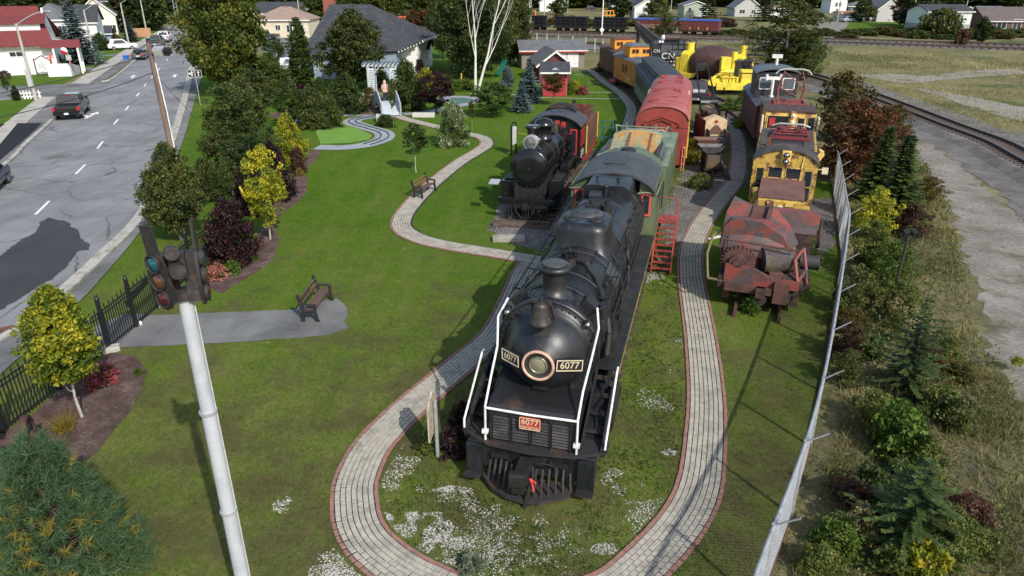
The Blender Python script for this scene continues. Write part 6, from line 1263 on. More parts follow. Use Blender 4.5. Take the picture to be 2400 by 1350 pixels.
# the old station house, seen between the trees
STN = thing('station_house', 'old station house with sweeping dark hip roof, brick chimney and blue lower walls', 'house', (-19.4, 86.0), -.05)
part('wall', B().box(-3.9, 6.0, 0, 11, 0, 3.0), SIDBL, STN); part('side_wall', B().box(6.0, 8.0, 3.0, 12, 0, 4.1), SIDW, STN)
fl, fr_, br, bl_, p0, p1, ml, mr = (-5.5, -1.2, 2.75), (6.4, -.4, 3.2), (9.2, 13, 4.0), (-6.4, 13, 4.1), (-3.0, 6.0, 8.0), (1.9, 6.2, 8.0), (-3.2, 2.0, 4.5), (8.6, 3.2, 4.0)
rfb = B()
mid = lambda a, b_, t_, dz: tuple(a[i]+(b_[i]-a[i])*t_+(dz if i == 2 else 0) for i in range(3))
fa, fb, fc, fd = mid(fl, p0, .45, -.5), mid(ml if 0 else fr_, p1, .4, -.35), mid(mr, p1, .45, -.4), mid(bl_, p0, .45, -.5)
for f in ((fl, fr_, fb, fa), (fa, fb, p1, p0), (fr_, mr, fc, fb), (fb, fc, p1), (mr, br, fc), (fc, br, p1), (bl_, fl, fa, fd), (fd, fa, p0), (br, bl_, p0, p1), (fl, bl_, br, mr, fr_)): rfb.poly(f)
rf = part('roof', rfb, SHING, STN); part('chimney', B().box(-4.3, -3.0, 7.6, 8.6, 4, 9.3).box(-4.42, -2.88, 7.5, 8.7, 8.95, 9.15), BRICKR, rf)
part('fascia', B().bar(fl, bl_, .12, .3).bar(mr, br, .12, .25), WHITE, rf)
for k in range(9):
    part('eave_bulb', B().sph(mid(fr_, mr, k/8, -.1), .1, n=6, m=4), WHITE, rf)
window(STN, 'f', -3.1, 1.2, .9, 1.5, 7.8, 11, panes=3); window(STN, 'f', 3.5, 1.2, 1.2, 1.4, 7.8, 11)
AN = thing('annex', 'low white annex with dark gable roof and brown board strip beside the station house', 'house', (-13.2, 95.0), 0); gable(AN, 4.6, 6, 2.6, 1.2, 'x', SIDW, SHING)
part('board_strip', B().box(-.35, .25, -.06, -.003, 0, 2.6), mat('brown_strip', (.12, .03, .022), rough=.7), AN); part('door', B().box(1.55, 2.1, -.05, -.003, 0, .9), mat('blue_bin', (.03, .08, .25)), AN)
house('beige bungalow with tan hip roof and small wooden porch behind the station house', 662, 88, 128, 40, 26, 9, 'hip', SIDC, SHINGB, [('f', -.12, .42, .9, .9), ('f', .3, .3, 1.1, 1.3), ('f', .7, .3, 1.2, 1.3)], group=None)
house('white house with long dark roof behind the beige bungalow', 655, 52, 110, 20, 22, 10, 'x', SIDW, SHING, [('f', .5, .4, 1.4, 1)], group=None)
# sheds
REDW = mat('shed_red', (.42, .030, .036), (.36, .03, .035), sc=2, rough=.6, scale=(5, 1, .4)); DRED = mat('shed_maroon', (.11, .028, .030), rough=.7)
SH1 = thing('red_shed', 'bright red garden shed with dark shingle roof and white trim', 'shed', G(1300, 226), -.02)
part('wall', B().prism([(-1.2, 0), (1.2, 0), (1.2, 2.2), (0, 2.75), (-1.2, 2.2)], 'y', 0, 3.4), SIDGR, SH1)
for k in range(8): part('board', B().box(-1.19+.298*k, -1.19+.298*k+.285, -.035, -.002, .02, 2.25), REDW, SH1)
part('door_frame', B().box(-.04, .04, -.06, -.036, .05, 2.3), DRED, SH1)
part('roof', B().slab([(-1.5, -.5, 2.28), (1.5, -.5, 2.28), (1.5, 1.6, 3.1), (-1.5, 1.6, 3.1)], .1).slab([(-1.5, 1.6, 3.1), (1.5, 1.6, 3.1), (1.5, 3.8, 2.3), (-1.5, 3.8, 2.3)], .1), SHING, SH1); part('fascia', B().box(-1.52, 1.52, -.56, -.5, 2.24, 2.4).bar((1.52, -.5, 2.3), (1.52, 1.6, 3.12), .05, .14), WHITE, SH1)
SH2 = thing('maroon_shed', 'maroon shed with white corner posts behind the bright red shed', 'shed', G(1300, 195), .12); gable(SH2, 3.6, 6.5, 2.1, 1.3, 'y', DRED, SHINGG)
SH3 = thing('long_garage', 'long low garage with grey roof, red trim and white double doors', 'garage', G(1296, 160), .10); gable(SH3, 8.3, 6, 2.3, .95, 'x', mat('taupe_wall', (.22, .19, .165), rough=.8), SHINGG)
for x in (1.0, 2.6): part('garage_door', B().box(x-.75, x+.75, -.05, -.003, .1, 2.1), WHITE, SH3)
part('red_trim', B().box(-4.6, 4.6, -.47, -.44, 2.0, 2.15), REDP, SH3)
# church and houses along the street
CH = thing('church', 'white church hall with maroon hipped roof and small steeple by the street corner', 'church', (-61.5, 89.0), .42)
gable(CH, 11, 13, 3.4, .3, 'hip', SIDW, SHINGR)
up = part('upper_roof', B().slab([(-5.9, -.8, 3.35), (5.9, -.8, 3.35), (4.4, 4.5, 7.6), (-5.9, 4.5, 7.6)], .12).slab([(-5.9, 4.5, 7.6), (4.4, 4.5, 7.6), (5.9, 12, 3.5), (-5.9, 12, 3.5)], .12), SHINGR, CH)
part('gable_wall', B().prism([(0.2, 3.4), (10.5, 3.4), (4.5, 7.5)], 'x', 4.7, 4.9).box(-.5, 4.6, 1.2, 3.8, 3.6, 5.8), SIDW, CH); part('dormer_roof', B().slab([(-.9, .8, 5.8), (5.2, .8, 5.8), (5.2, 4.2, 6.9), (-.9, 4.2, 6.9)], .1), SHINGR, CH)
part('steeple', B().lathe([(1.7, 6.2), (1.2, 7.4), (.65, 9.4), (.001, 12)], (-.8, 4.6, 0), (0, 0, 1), 8), SHINGR, CH)
part('porch_roof', B().prism([(-1.2, 3.1), (1.4, 3.1), (.1, 3.95)], 'x', 4.4, 8.6), SHINGR, CH); parts('porch_post', [B().bar((x, y, 0), (x, y, 3.1), .22) for x, y in ((8.3, -1.0), (5.7, -1.0), (8.3, 1.2))], WHITE, CH)
part('door', B().box(5.52, 5.58, .2, 1.2, 0, 2.6), mat('church_door', (.16, .03, .04), rough=.6), CH); window(CH, 'f', 1.6, 2.2, 1.3, .5, 11, 13)
LW = thing('ramp_wall', 'low white ramp wall with grey end beside the church sign', 'wall', G(143, 180), .25); part('wall', B().box(-1.3, 1.2, 0, .2, 0, 1.5), SIDW, LW); part('end_wall', B().prism([(0.2, 0), (3.2, 0), (3.2, .9), (.2, 1.5)], 'x', 1.2, 1.35), SIDGR, LW)
CS = thing('church_sign', 'white gabled church notice board with maroon frame and small red cross', 'sign', G(108, 179), .1)
sb = part('board', B().prism([(-.85, .55), (.85, .55), (.85, 1.75), (0, 2.25), (-.85, 1.75)], 'y', -.05, .05), WHITE, CS); part('frame', B().bar((-.95, 0, 0), (-.95, 0, 2.1), .1).bar((.95, 0, 0), (.95, 0, 2.1), .1).bar((-.95, 0, 1.85), (0, 0, 2.4), .1).bar((.95, 0, 1.85), (0, 0, 2.4), .1), DRED, CS)
for k, (a, b_) in enumerate(((-.3, .3), (-.55, .55), (-.6, .6), (-.6, .6), (.1, .6))): part('text_line', B().box(a, b_, -.065, -.051, 1.55-.19*k, 1.60-.19*k), mat('ink_grey', (.30, .33, .42)), sb)
part('cross', B().bar((1.0, .02, 1.5), (1.0, .02, 2.6), .14).bar((.62, .03, 2.2), (1.38, .03, 2.2), .13), mat('cross_red', (.62, .10, .06)), CS)
house('white two storey house with grey hip roof next to the church', 133, 128, 84, 78, 32, 9, 'hip', SIDW, SHINGG, [('f', .55, .55, .9, 1.3), ('f', -.2, .5, 1, 1.2)], rz=.4, group=None)
house('white house with wide black roof behind the blue spruce', 188, 118, 88, 62, 34, 10, 'x', SIDW, SHING, [('r', .4, .4, 1, 1.2)], rz=.4, group=None, chim=-.4)
house('small porch house with dark roof, blue door and white posts', 246, 100, 30, 22, 12, 3, 'x', SIDBL, SHING, [], rz=.4, group=None)
H5 = house('cream gabled house with rust trim and glazed porch along the street', 235, 84, 78, 48, 34, 10, 'y', mat('ivory_siding', (.74, .68, .55), rough=.7), SHINGG, [('f', .45, .15, 1.2, 1.4), ('f', .75, .15, 1.2, 1.4), ('f', .1, .15, 1.1, 1.4)], rz=.45, group=None)
house('maroon roofed house rising behind the cream gabled house', 262, 70, 46, 42, 30, 9, 'x', SIDW, SHINGR, [('r', .5, .5, 1, 1.2)], rz=.45, group=None)
FENP = thing('plank_fence', 'short tan plank fence by the street trees', 'fence', G(330, 87), .5)
for k in range(14): part('plank', B().box(-1.5+.25*k, -1.5+.25*k+.235, 0, .04, 0, 1.7), mat('tan_plank', (.42, .22, .11), rough=.8), FENP)
# houses across the railway yard
house('small white gabled house with steep roof beyond the black pipe loads', 1296, 27, 62, 20, 24, 9, 'y', SIDW, SHINGG, [('f', .3, .3, 1.2, 1.0), ('f', -.4, .3, 1, 1)])
house('pale blue house under a dark roof behind the white porch house', 1468, 26, 70, 18, 16, 9, 'x', SIDM, SHING, [('f', .2, .4, 1.4, 1)])
hp = house('white house with dark gable roof and tall white porch across the tracks', 1518, 47, 64, 30, 18, 9, 'y', SIDW, SHING, [('f', .35, .55, 1.4, .9), ('f', -.3, .6, .7, 1.2)], door=-.75)
house('sage green gabled house with white garage door across the tracks', 1630, 43, 56, 28, 9, 9, 'y', SIDG, SHINGG, [('f', -.55, .5, .8, 1.2), ('f', .45, .5, 1.5, 1.2), ('f', -.5, .12, .7, .5)], door=.35)
house('pale grey house with broad slate roof right of the sage green one', 1752, 39, 62, 20, 22, 9, 'y', SIDGR, SHINGG, [('f', -.45, .35, 1.6, 1.1), ('f', .4, .4, 1.2, .9)])
house('small white house with orange brown hip roof behind the poplar', 1828, 40, 46, 20, 14, 8, 'hip', SIDW, SHINGB, [('f', .1, .4, 1.1, 1.2)])
house('tall narrow white gabled house above the side lane', 1963, 30, 38, 30, 12, 8, 'y', SIDW, SHINGG, [('f', -.3, .45, .8, 1.3), ('f', .15, .45, .8, 1.3), ('f', -.1, .1, .7, .9)])
house('dark navy bungalow with grey hip roof', 2020, 27, 66, 12, 9, 9, 'hip', mat('navy_siding', (.045, .07, .11)), SHINGG, [('f', -.6, .3, 1.4, 1)])
house('flat roofed cream garage with orange fascia', 1990, 50, 40, 18, 3, 6, 'x', SIDC, mat('orange_roof', (.42, .18, .06)), [], name='garage', cat='garage', group=None)
house('low white garage beside the grey block house', 2036, 50, 34, 13, 2, 6, 'x', SIDW, SIDW, [], name='garage', cat='garage', group=None)
house('white over grey block house with gable and two small attic windows', 2082, 51, 58, 28, 23, 9, 'y', SIDGR, SHINGG, [('f', .55, .6, 1.4, .9), ('f', -.1, 1.15, .6, .45), ('f', .3, 1.15, .6, .45), ('f', .0, .08, .7, .4), ('f', .6, .08, .7, .4)])
H9 = house('long mint white house with dark roof and wooden entry ramp beyond the tracks', 2218, 74, 102, 44, 13, 9, 'x', SIDM, SHING, [('f', -.68, .66, 1.5, .8), ('f', -.08, .45, 1.2, 1.4), ('f', .55, .66, .6, .7), ('f', -.5, .1, 1.2, .4)], found=1.5)
part('porch_roof', B().slab([(-4.2, -1.6, 2.0), (-.5, -1.6, 2.0), (-.5, 0, 2.35), (-4.2, 0, 2.35)], .1), SHINGG, H9)
for k in range(5): part('step', B().box(-1.2, .8, -2.6+.35*k, -2.25+.35*k, 0, .2+.28*k), mat('weathered_deck', (.30, .30, .30), rough=.9), H9)
house('dark brown bungalow with round gable ornament and white framed windows', 2360, 76, 104, 26, 27, 10, 'x', SIDBR, SHINGBR, [('f', -.32, .35, 1.9, 1.4), ('f', .35, .35, 1.7, 1.8)], rz=-.05)
house('brown roofed house with beige canopy beside the dark brown bungalow', 2286, 58, 40, 16, 12, 8, 'x', SIDW, SHINGBR, [])
house('white cottage with black gable far behind the mint white house', 2268, 34, 34, 9, 8, 8, 'y', SIDW, SHING, [])
house('blue roofed house among the far trees', 2330, 30, 56, 7, 6, 8, 'x', SIDW, mat('blue_roof', (.13, .20, .25)), [])
# ---------------------------------------------------------------- freight cars waiting on the yard track
def yard_at(px, py): return G(px, py)
PIPEM = mat('black_pipe', (.010, .010, .012), rough=.5); GOND = mat('gondola_red', (.135, .030, .028), (.10, .028, .026), sc=1.2, rough=.75, scale=(1, 1, .3)); TARP = mat('blue_tarp', (.03, .09, .34), (.02, .06, .25), sc=1, rough=.5)
def freight(kind, label, p0, p1, grp):
    a, b_ = Vector((*yard_at(*p0), 0)), Vector((*yard_at(*p1), 0)); d = b_-a; L = d.length-.8; t = thing(kind, label, 'railway car', tuple(a+d*.5), math.atan2(d.y, d.x), grp)
    part('bed', B().box(-L/2, L/2, -1.45, 1.45, .85, 1.15), SOOT, t)
    for x in (-L/2+2, L/2-2):
        for xx in (-.9, .9):
            for s in (-1, 1): part('wheel', B().cyl((x+xx, s*.70, .55), (x+xx, s*.82, .55), .42, n=12), SOOT, t)
    if kind == 'pipe_car':
        me = B().cyl((-L/2+.3, 0, 0), (L/2-.3, 0, 0), .16, n=8).mesh('pipe'); me.materials.append(PIPEM)
        for r in range(7):
            for c in range(4): o = link('pipe', me, t); o.location = (random.uniform(-.2, .2), -1.12+.34*c+.17*(r % 2), 1.32+.30*r)
        for k in range(7): part('stake', B().box(-L/2+.6+k*(L-1.2)/6, -L/2+.75+k*(L-1.2)/6, -1.4, -1.32, 1.1, 3.4), SOOT, t)
    else:
        part('side', B().box(-L/2+.1, L/2-.1, -1.45, 1.45, 1.15, 3.0), GOND, t); part('top_cover', B().prism([(-1.55, 2.98), (1.55, 2.98), (1.5, 3.2), (0, 3.3), (-1.5, 3.2)], 'x', -L/2, L/2), TARP, t)
        for k in range(14): part('rib', B().box(-L/2+.25+k*(L-.6)/13, -L/2+.37+k*(L-.6)/13, -1.53, -1.45, 1.15, 2.98), GOND, t)
        for k in (3, 6, 9): part('reflector', B().box(-L/2+.6+k*(L-.6)/13, -L/2+.75+k*(L-.6)/13, -1.49, -1.455, 1.3, 1.8), YEL, t)
    return t
freight('pipe_car', 'flat car stacked with black pipes, end of the row by the tall maples', (1205, 70), (1288, 73), 'flat cars loaded with black pipe')
freight('pipe_car', 'flat car stacked with black pipes, in front of the white gabled house', (1296, 74), (1384, 76.4), 'flat cars loaded with black pipe')
freight('pipe_car', 'flat car stacked with black pipes, coupled next to the lettered gondola', (1386, 76.6), (1474, 79), 'flat cars loaded with black pipe')
g1 = freight('gondola', 'dark red gondola with blue cover and big pale graffiti letters', (1486, 79.6), (1585, 82.6), 'gondolas with blue covers')
text('graffiti', 'BAGGED', .95, mat('graffiti_pale', (.40, .30, .26)), g1, (-1.0, -1.56, 1.75), (R(90), 0, 0), .01, 1.1)
freight('gondola', 'dark red gondola with blue cover at the end of the train', (1588, 82.8), (1690, 86.2), 'gondolas with blue covers')
for px, lb in ((1243, 'orange trestle frame behind the first pipe load'), (1425, 'orange trestle frame behind the last pipe load')):
    x, y = G(px, 62); t = thing('orange_trestle', lb, 'frame', (x, y)); b = B()
    for k in range(4): b.bar((-1.6+k, 0, 0), (-1.2+k*.8, 0, 3.6), .16)
    b.bar((-1.7, 0, 2.6), (1.7, 0, 2.6), .18).bar((-1.2, 0, 3.6), (1.2, 0, 3.6), .18); part('frame', b, BRIGHTO, t)
MO = thing('maintenance_car', 'orange and black maintenance car on the yard track behind the station annex', 'railway car', G(915, 66), .1); part('bed', B().box(-6, 5, -1.3, 1.3, .5, 1.1), SOOT, MO)
b = B()
for k in range(6): b.bar((-1+.8*k, 0, 1.1), (-.4+.8*k, 0, 2.5), .2)
part('frame', b.box(-1.2, 3.8, -.2, .2, 2.4, 2.6).box(-1.4, 4, -.3, .3, 1.1, 1.3), mat('signal_orange', (.62, .13, .03)), MO)
FM = thing('freight_train', 'dark freight wagon standing at the far end of the street', 'railway car', G(418, 50), .1); part('body', B().box(-6, 8, -1.4, 1.4, .8, 2.6), SOOT, FM)

# ---------------------------------------------------------------- vehicles
TYRE = mat('tyre', (.015, .015, .016), rough=.8); RIMM = mat('rim_alloy', (.35, .35, .36), rough=.35, metal=.7); CARGL = glass('car_glass', (.012, .014, .017), .05)
TAIL = mat('tail_lamp', (.45, .015, .02), rough=.2); HEADL = mat('head_lamp', (.6, .6, .6), rough=.1)
def frus(b, z0, r0, z1, r1):                           # box whose top rectangle differs from its bottom: (x half, y0, y1)
    v = [(-r0[0], r0[1], z0), (r0[0], r0[1], z0), (r0[0], r0[2], z0), (-r0[0], r0[2], z0), (-r1[0], r1[1], z1), (r1[0], r1[1], z1), (r1[0], r1[2], z1), (-r1[0], r1[2], z1)]
    return b.add(v, [(3, 2, 1, 0), (4, 5, 6, 7), (0, 1, 5, 4), (1, 2, 6, 5), (2, 3, 7, 6), (3, 0, 4, 7)])
def paint(key, c): 
    m = mat(key, c, rough=.22, var=.03); m.node_tree.nodes['Principled BSDF'].inputs['Coat Weight'].default_value = .6; return m
def wheels(t, ys, x, r):
    for y in ys:
        for s in (-1, 1):
            w0 = part('wheel', B().cyl((s*(x-.24), y, r), (s*x, y, r), r, n=18), TYRE, t); part('rim', B().cyl((s*x, y, r), (s*(x+.01), y, r), r*.64, n=14), RIMM, w0)
def pickup(label, loc, rz, m, cover=True, stuff=False, open_door=False, group='vehicles on the street'):
    t = thing('pickup_truck', label, 'pickup truck', loc, rz, group)
    part('body', frus(frus(B(), .42, (.97, .08, 5.75), .80, (1.0, 0, 5.8)), .80, (1.0, 0, 5.8), 1.12, (.97, .02, 5.72)).add(*(lambda: ([(-.93, 3.9, 1.12), (.93, 3.9, 1.12), (.88, 5.65, 1.08), (-.88, 5.65, 1.08), (-.86, 3.95, 1.24), (.86, 3.95, 1.24), (.8, 5.5, 1.16), (-.8, 5.5, 1.16)], [(4, 5, 6, 7), (0, 1, 5, 4), (1, 2, 6, 5), (2, 3, 7, 6), (3, 0, 4, 7)]))()), m, t, bev=.05)
    cb = part('cab', frus(B(), 1.10, (.95, 1.85, 4.35), 1.86, (.76, 2.15, 3.55)), m, t, bev=.06)
    part('rear_window', frus(B(), 1.28, (.74, 1.895, 1.96), 1.72, (.66, 2.06, 2.13)), CARGL, cb); part('windscreen', frus(B(), 1.22, (.82, 4.12, 4.19), 1.76, (.70, 3.64, 3.70)), CARGL, cb)
    for s in (-1, 1):
        for y0, y1 in ((2.15, 2.75), (2.85, 3.72)): part('side_window', B().add([(s*.945, y0-.05, 1.24), (s*.945, y1+.2, 1.24), (s*.82, y1-.05, 1.74), (s*.82, y0+.1, 1.74), (s*.93, y0-.05, 1.24), (s*.93, y1+.2, 1.24), (s*.80, y1-.05, 1.74), (s*.80, y0+.1, 1.74)], [(0, 1, 2, 3), (7, 6, 5, 4), (0, 4, 5, 1), (1, 5, 6, 2), (2, 6, 7, 3), (3, 7, 4, 0)]), CARGL, cb)
        part('mirror', B().obox((s*1.10, 3.75, 1.32), (.2, .12, .2)), m, cb); part('tail_light', B().box(*sorted((s*.80, s*.985)), -.02, .06, .82, 1.12), TAIL, t); part('headlight', B().box(*sorted((s*.6, s*.93)), 5.72, 5.8, .82, .98), HEADL, t)
    if cover: part('bed_cover', B().box(-.84, .84, .06, 1.84, 1.115, 1.15), mat('bed_cover', (.007, .007, .008), rough=.5, spec=.3), t)
    else: part('bed_liner', B().box(-.82, .82, .1, 1.8, .72, 1.125), SOOT, t)
    part('bumper', B().box(-.96, .96, -.14, -.01, .48, .68), RIMM if not cover else m, t); part('licence_plate', B().box(-.16, .16, -.16, -.145, .52, .66), WHITE, t); part('brake_light', B().box(-.16, .16, 2.02, 2.08, 1.77, 1.82), TAIL, cb)
    part('tailgate_line', B().box(-.78, .78, -.012, -.001, .78, .795), SOOT, t); wheels(t, (1.15, 4.7), 1.0, .40)
    if stuff: part('cargo', B().obox((-.4, .6, 1.2), (.6, .5, .3), rz=.3).obox((.3, .8, 1.15), (.5, .6, .25), rz=-.2), mat('cargo_grey', (.45, .45, .44)), t)
    if open_door: part('open_door', B().obox((-1.4, 3.4, .95), (.9, .08, .75), rz=-.35), m, t)
    return t
def car(label, loc, rz, m, suv=False, group='vehicles on the street'):
    t = thing('parked_car' if 'park' in label else 'car', label, 'car', loc, rz, group); h = 1.68 if suv else 1.44
    part('body', frus(frus(B(), .32, (.86, .1, 4.4), .62, (.90, 0, 4.5)), .62, (.90, 0, 4.5), .98, (.84, .1, 4.35)), m, t, bev=.08)
    cb = part('cabin', frus(B(), .94, (.80, .3 if suv else .5, 3.3), h, (.62, .6 if suv else 1.15, 2.5)), m, t, bev=.08)
    part('rear_window', frus(B(), 1.02, (.70, (.33 if suv else .58), (.45 if suv else .74)), h-.08, (.58, (.54 if suv else 1.0), .66 if suv else 1.14)), CARGL, cb); part('windscreen', frus(B(), 1.0, (.72, 3.10, 3.2), h-.08, (.58, 2.50, 2.62)), CARGL, cb)
    for s in (-1, 1):
        part('side_window', B().add([(s*.80, .85, 1.02), (s*.80, 2.95, 1.02), (s*.68, 2.4, h-.12), (s*.68, 1.2, h-.12), (s*.76, .85, 1.02), (s*.76, 2.95, 1.02), (s*.60, 2.4, h-.12), (s*.60, 1.2, h-.12)], [(0, 1, 2, 3), (7, 6, 5, 4), (0, 4, 5, 1), (1, 5, 6, 2), (2, 6, 7, 3), (3, 7, 4, 0)]), CARGL, cb)
        part('tail_light', B().box(*sorted((s*.55, s*.86)), -.02, .1, .72, .88), TAIL, t); part('headlight', B().box(*sorted((s*.55, s*.84)), 4.42, 4.5, .66, .78), HEADL, t); part('mirror', B().obox((s*.95, 2.8, 1.05), (.16, .1, .12)), m, cb)
    part('licence_plate', B().box(-.25, .25, -.03, -.005, .55, .67), WHITE, t); wheels(t, (.9, 3.6), .90, .32); return t
PBLK = paint('car_black', (.005, .0055, .007)); PGRY = paint('car_grey', (.07, .085, .10)); PGRN = paint('car_green', (.02, .05, .05)); PWHT = paint('car_white', (.70, .71, .72)); PNAVY = paint('car_navy', (.015, .03, .07)); PMAR = paint('car_wine', (.03, .02, .03))
gx, gy = G(160, 283)
pickup('black pickup truck with covered bed driving along the near lane by the side street', (gx, gy), DIR+.02, PBLK)
c0 = car('dark navy car whose tail end shows at the picture edge on the road', G(-40, 470), DIR+.05, PNAVY); c0.location = (*G(-8, 424), 0); c0.rotation_euler = (0, 0, DIR+math.pi)
car('grey blue sedan seen from behind, driving past the blue recycling box', G(325, 142), DIR-.05, PGRY)
pickup('dark green pickup with its side door standing open at the kerb', G(364, 112), DIR-.05, PGRN, False, False, True)
pickup('white pickup stopped just beyond the dark green pickup', G(382, 101), DIR-.05, PWHT, False)
car('white parked hatchback in the drive beside a round green bush', G(252, 118), DIR-1.3, PWHT, True)
car('white parked suv behind the picket fence near the cedar', G(648, 168), -1.2, PWHT, True, None)
pickup('dark parked pickup in front of the beige bungalow', G(652, 94), 1.45, paint('car_dark', (.02, .03, .035)), False, False, False, None)
pickup('dark pickup with open loaded tailgate parked beside the red baggage car', G(1638, 247), -.12, PMAR, False, True, False, None)
pickup('white box truck far down the street by the crossing', G(375, 42), DIR-1.2, PWHT, True, False, False, None)
car('pale blue parked car in front of the tall white house', G(1972, 52), -1.4, paint('car_pale', (.35, .42, .48)), False, None); car('white parked car by the grey block house', G(2028, 50), -1.5, PWHT, True, None)
car('black parked suv by the white gabled house far across the tracks', G(1372, 24), -1.5, PBLK, True, None)
# ---------------------------------------------------------------- poles, lamps, wires, signs
LAMPC = mat('lamp_concrete', (.42, .39, .35), (.36, .33, .30), sc=2, rough=.85); POLEW = mat('pole_wood', (.18, .125, .10), (.12, .085, .07), sc=3, rough=.9, scale=(2, 2, .2)); WIRE = mat('wire', (.015, .015, .016), rough=.6)
GALV = mat('galvanised', (.42, .43, .44), (.34, .35, .36), sc=4, rough=.5, metal=.4)
side = Vector((math.cos(DIR), math.sin(DIR), 0))
for i, (px, py, lb) in enumerate(((85, 235, 'concrete street lamp by the side street, nearest of the row'), (225, 152, 'concrete street lamp in front of the blue spruce'), (303, 108, 'concrete street lamp beside the white hatchback drive'), (345, 82, 'concrete street lamp beyond the tan plank fence'), (376, 66, 'last concrete street lamp before the crossing'))):
    x, y = G(px, py); t = thing('street_lamp', lb, 'street lamp', (x, y), 0, 'street lamps along the pavement'); h = 7.0
    part('pole', B().cyl((0, 0, 0), (0, 0, h), .17, .10, n=10), LAMPC, t); a = side*.2
    part('arm', B().tube([(0, 0, h-.1)]+[tuple(side*(2.6*k/5)+Vector((0, 0, h-.1+1.15*math.sin(k/5*1.45)))) for k in range(1, 6)], .045, 6), GALV, t)
    e = side*2.6+Vector((0, 0, h+1.02)); part('lamp_head', B().sph(tuple(e+side*.25), .26, (1.4, .7, .4), n=10), GALV, t)
    if i == 0: part('junction_box', B().box(-.22, .22, -.3, -.1, 1.3, 2.9), mat('box_grey', (.45, .44, .42)), t)
UP = thing('utility_pole', 'wooden utility pole with twin floodlights on top behind the roadside tree', 'pole', G(418, 420)); hz = 7.6
part('pole', B().cyl((0, 0, 0), (-.25, .1, hz), .19, .13, n=12), POLEW, UP); fl_ = part('floodlight', B().obox((.35, -.1, hz-.35), (.55, .4, .35), rx=.5), GALV, UP); part('lens', B().obox((.36, -.30, hz-.45), (.48, .03, .3), rx=.5), LENS, fl_)
part('floodlight', B().obox((.8, -.1, hz-.4), (.35, .35, .3), rx=.5), SOOT, UP); part('bracket', B().bar((-.25, 0, hz-.55), (.9, 0, hz-.55), .06).bar((-.9, 0, hz-.4), (-.25, 0, hz-.4), .05).sph((-.9, 0, hz-.45), .14, n=8), SOOT, UP)
part('conduit', B().tube([(.17, -.05, .1), (.12, -.05, 4), (.0, -.05, hz-1)], .035, 6), WHITE, UP)
ux, uy = G(418, 420)
def cable(label, a, b_, sag, r=.02):
    a = Vector(a); b_ = Vector(b_); pts = [tuple(a.lerp(b_, k/10)-Vector((0, 0, sag*4*(k/10)*(1-k/10)))) for k in range(11)]; tag(part('overhead_cable', B().tube(pts, r, 5), WIRE), label, 'cable', 'overhead cables over the road')
cable('black cable running from the utility pole over the pavement towards the church', (ux-.25, uy+.1, hz-.5), (*G(-120, 238, 5.6), 5.6), .25); cable('lower thin cable running from the utility pole across the road', (ux-.2, uy, hz-1.5), (*G(-140, 300, 4.8), 4.8), .3)
cable('guy wire slanting from the utility pole down to the grass', (ux-.1, uy, hz-1.7), (*G(462, 282), 0), 0, .015)
SG = thing('lane_sign', 'pair of black square lane signs with white arrows on one thin post', 'sign', G(470, 247)); part('post', B().cyl((0, 0, 0), (0, 0, 3.1), .04, n=8), GALV, SG)
for s in (-1, 1):
    bd_ = part('sign_board', B().box(s*.33-.31, s*.33+.31, -.07, -.045, 2.55, 3.2), SOOT, SG); e_ = B()
    for a in ((-.30, .30, 2.56, 2.585), (-.30, .30, 3.165, 3.19), (-.30, -.275, 2.585, 3.165), (.275, .30, 2.585, 3.165)): e_.box(s*.33+a[0], s*.33+a[1], -.078, -.071, a[2], a[3])
    part('sign_border', e_, WHITE, bd_); c = s*.33+(.08 if s < 0 else 0)
    part('arrow', B().prism([(c-.04, 2.66), (c+.04, 2.66), (c+.04, 2.95), (c+.12, 2.95), (c, 3.12), (c-.12, 2.95), (c-.04, 2.95)], 'y', -.08, -.07), WHITE, bd_)
    if s < 0: part('arrow', B().prism([(c-.05, 2.70), (c-.05, 2.80), (c-.18, 2.90), (c-.15, 2.99), (c-.34, 2.93), (c-.27, 2.76), (c-.22, 2.83)], 'y', -.08, -.07), WHITE, bd_)
FS = thing('street_sign', 'thin post with half red round sign above a white plate by the church lawn', 'sign', G(172, 181)); part('post', B().cyl((0, 0, 0), (0, 0, 3.1), .04, n=8), GALV, FS); dk = part('disc', B().lathe([(.001, -.06), (.42, -.05), (.42, -.03)], (-.35, 0, 3.0), (0, 1, 0), 20), WHITE, FS)
part('red_half', B().prism([(-.35+.40*math.cos(R(-20)-math.pi*k/10), 3.0+.40*math.sin(R(-20)-math.pi*k/10)) for k in range(11)], 'y', -.075, -.062), TAIL, dk); part('plate', B().box(-.3, .32, -.06, -.04, 1.95, 2.55), SIDGR, FS); part('tag', B().box(.05, .22, -.06, -.04, 1.65, 1.93), TAIL, FS)
for px, py, lb in ((296, 140, 'blue recycling box standing on the verge by the sedan'), (186, 146, 'blue recycling box under the blue spruce')):
    x, y = G(px, py); t = thing('recycling_box', lb, 'bin', (x, y), .4, 'blue recycling boxes'); part('box', frus(B(), 0, (.3, -.35, .35), .62, (.38, -.45, .45)), mat('bin_blue', (.03, .13, .50), rough=.4), t, bev=.02); part('rim', B().box(-.42, .42, -.5, -.46, .56, .63), MATS['bin_blue'], t)
PF = thing('picket_fence', 'little white picket fence beside a young cedar at the street corner', 'fence', G(66, 233), .35)
for k in range(9): part('picket', B().prism([(-1.1+.26*k, 0), (-.97+.26*k, 0), (-.97+.26*k, .75), (-1.035+.26*k, .9), (-1.1+.26*k, .75)], 'y', 0, .04), WHITE, PF)
part('rail', B().box(-1.15, 1.2, .04, .08, .2, .3), WHITE, PF); part('rail', B().box(-1.15, 1.2, .04, .08, .55, .65), WHITE, PF)
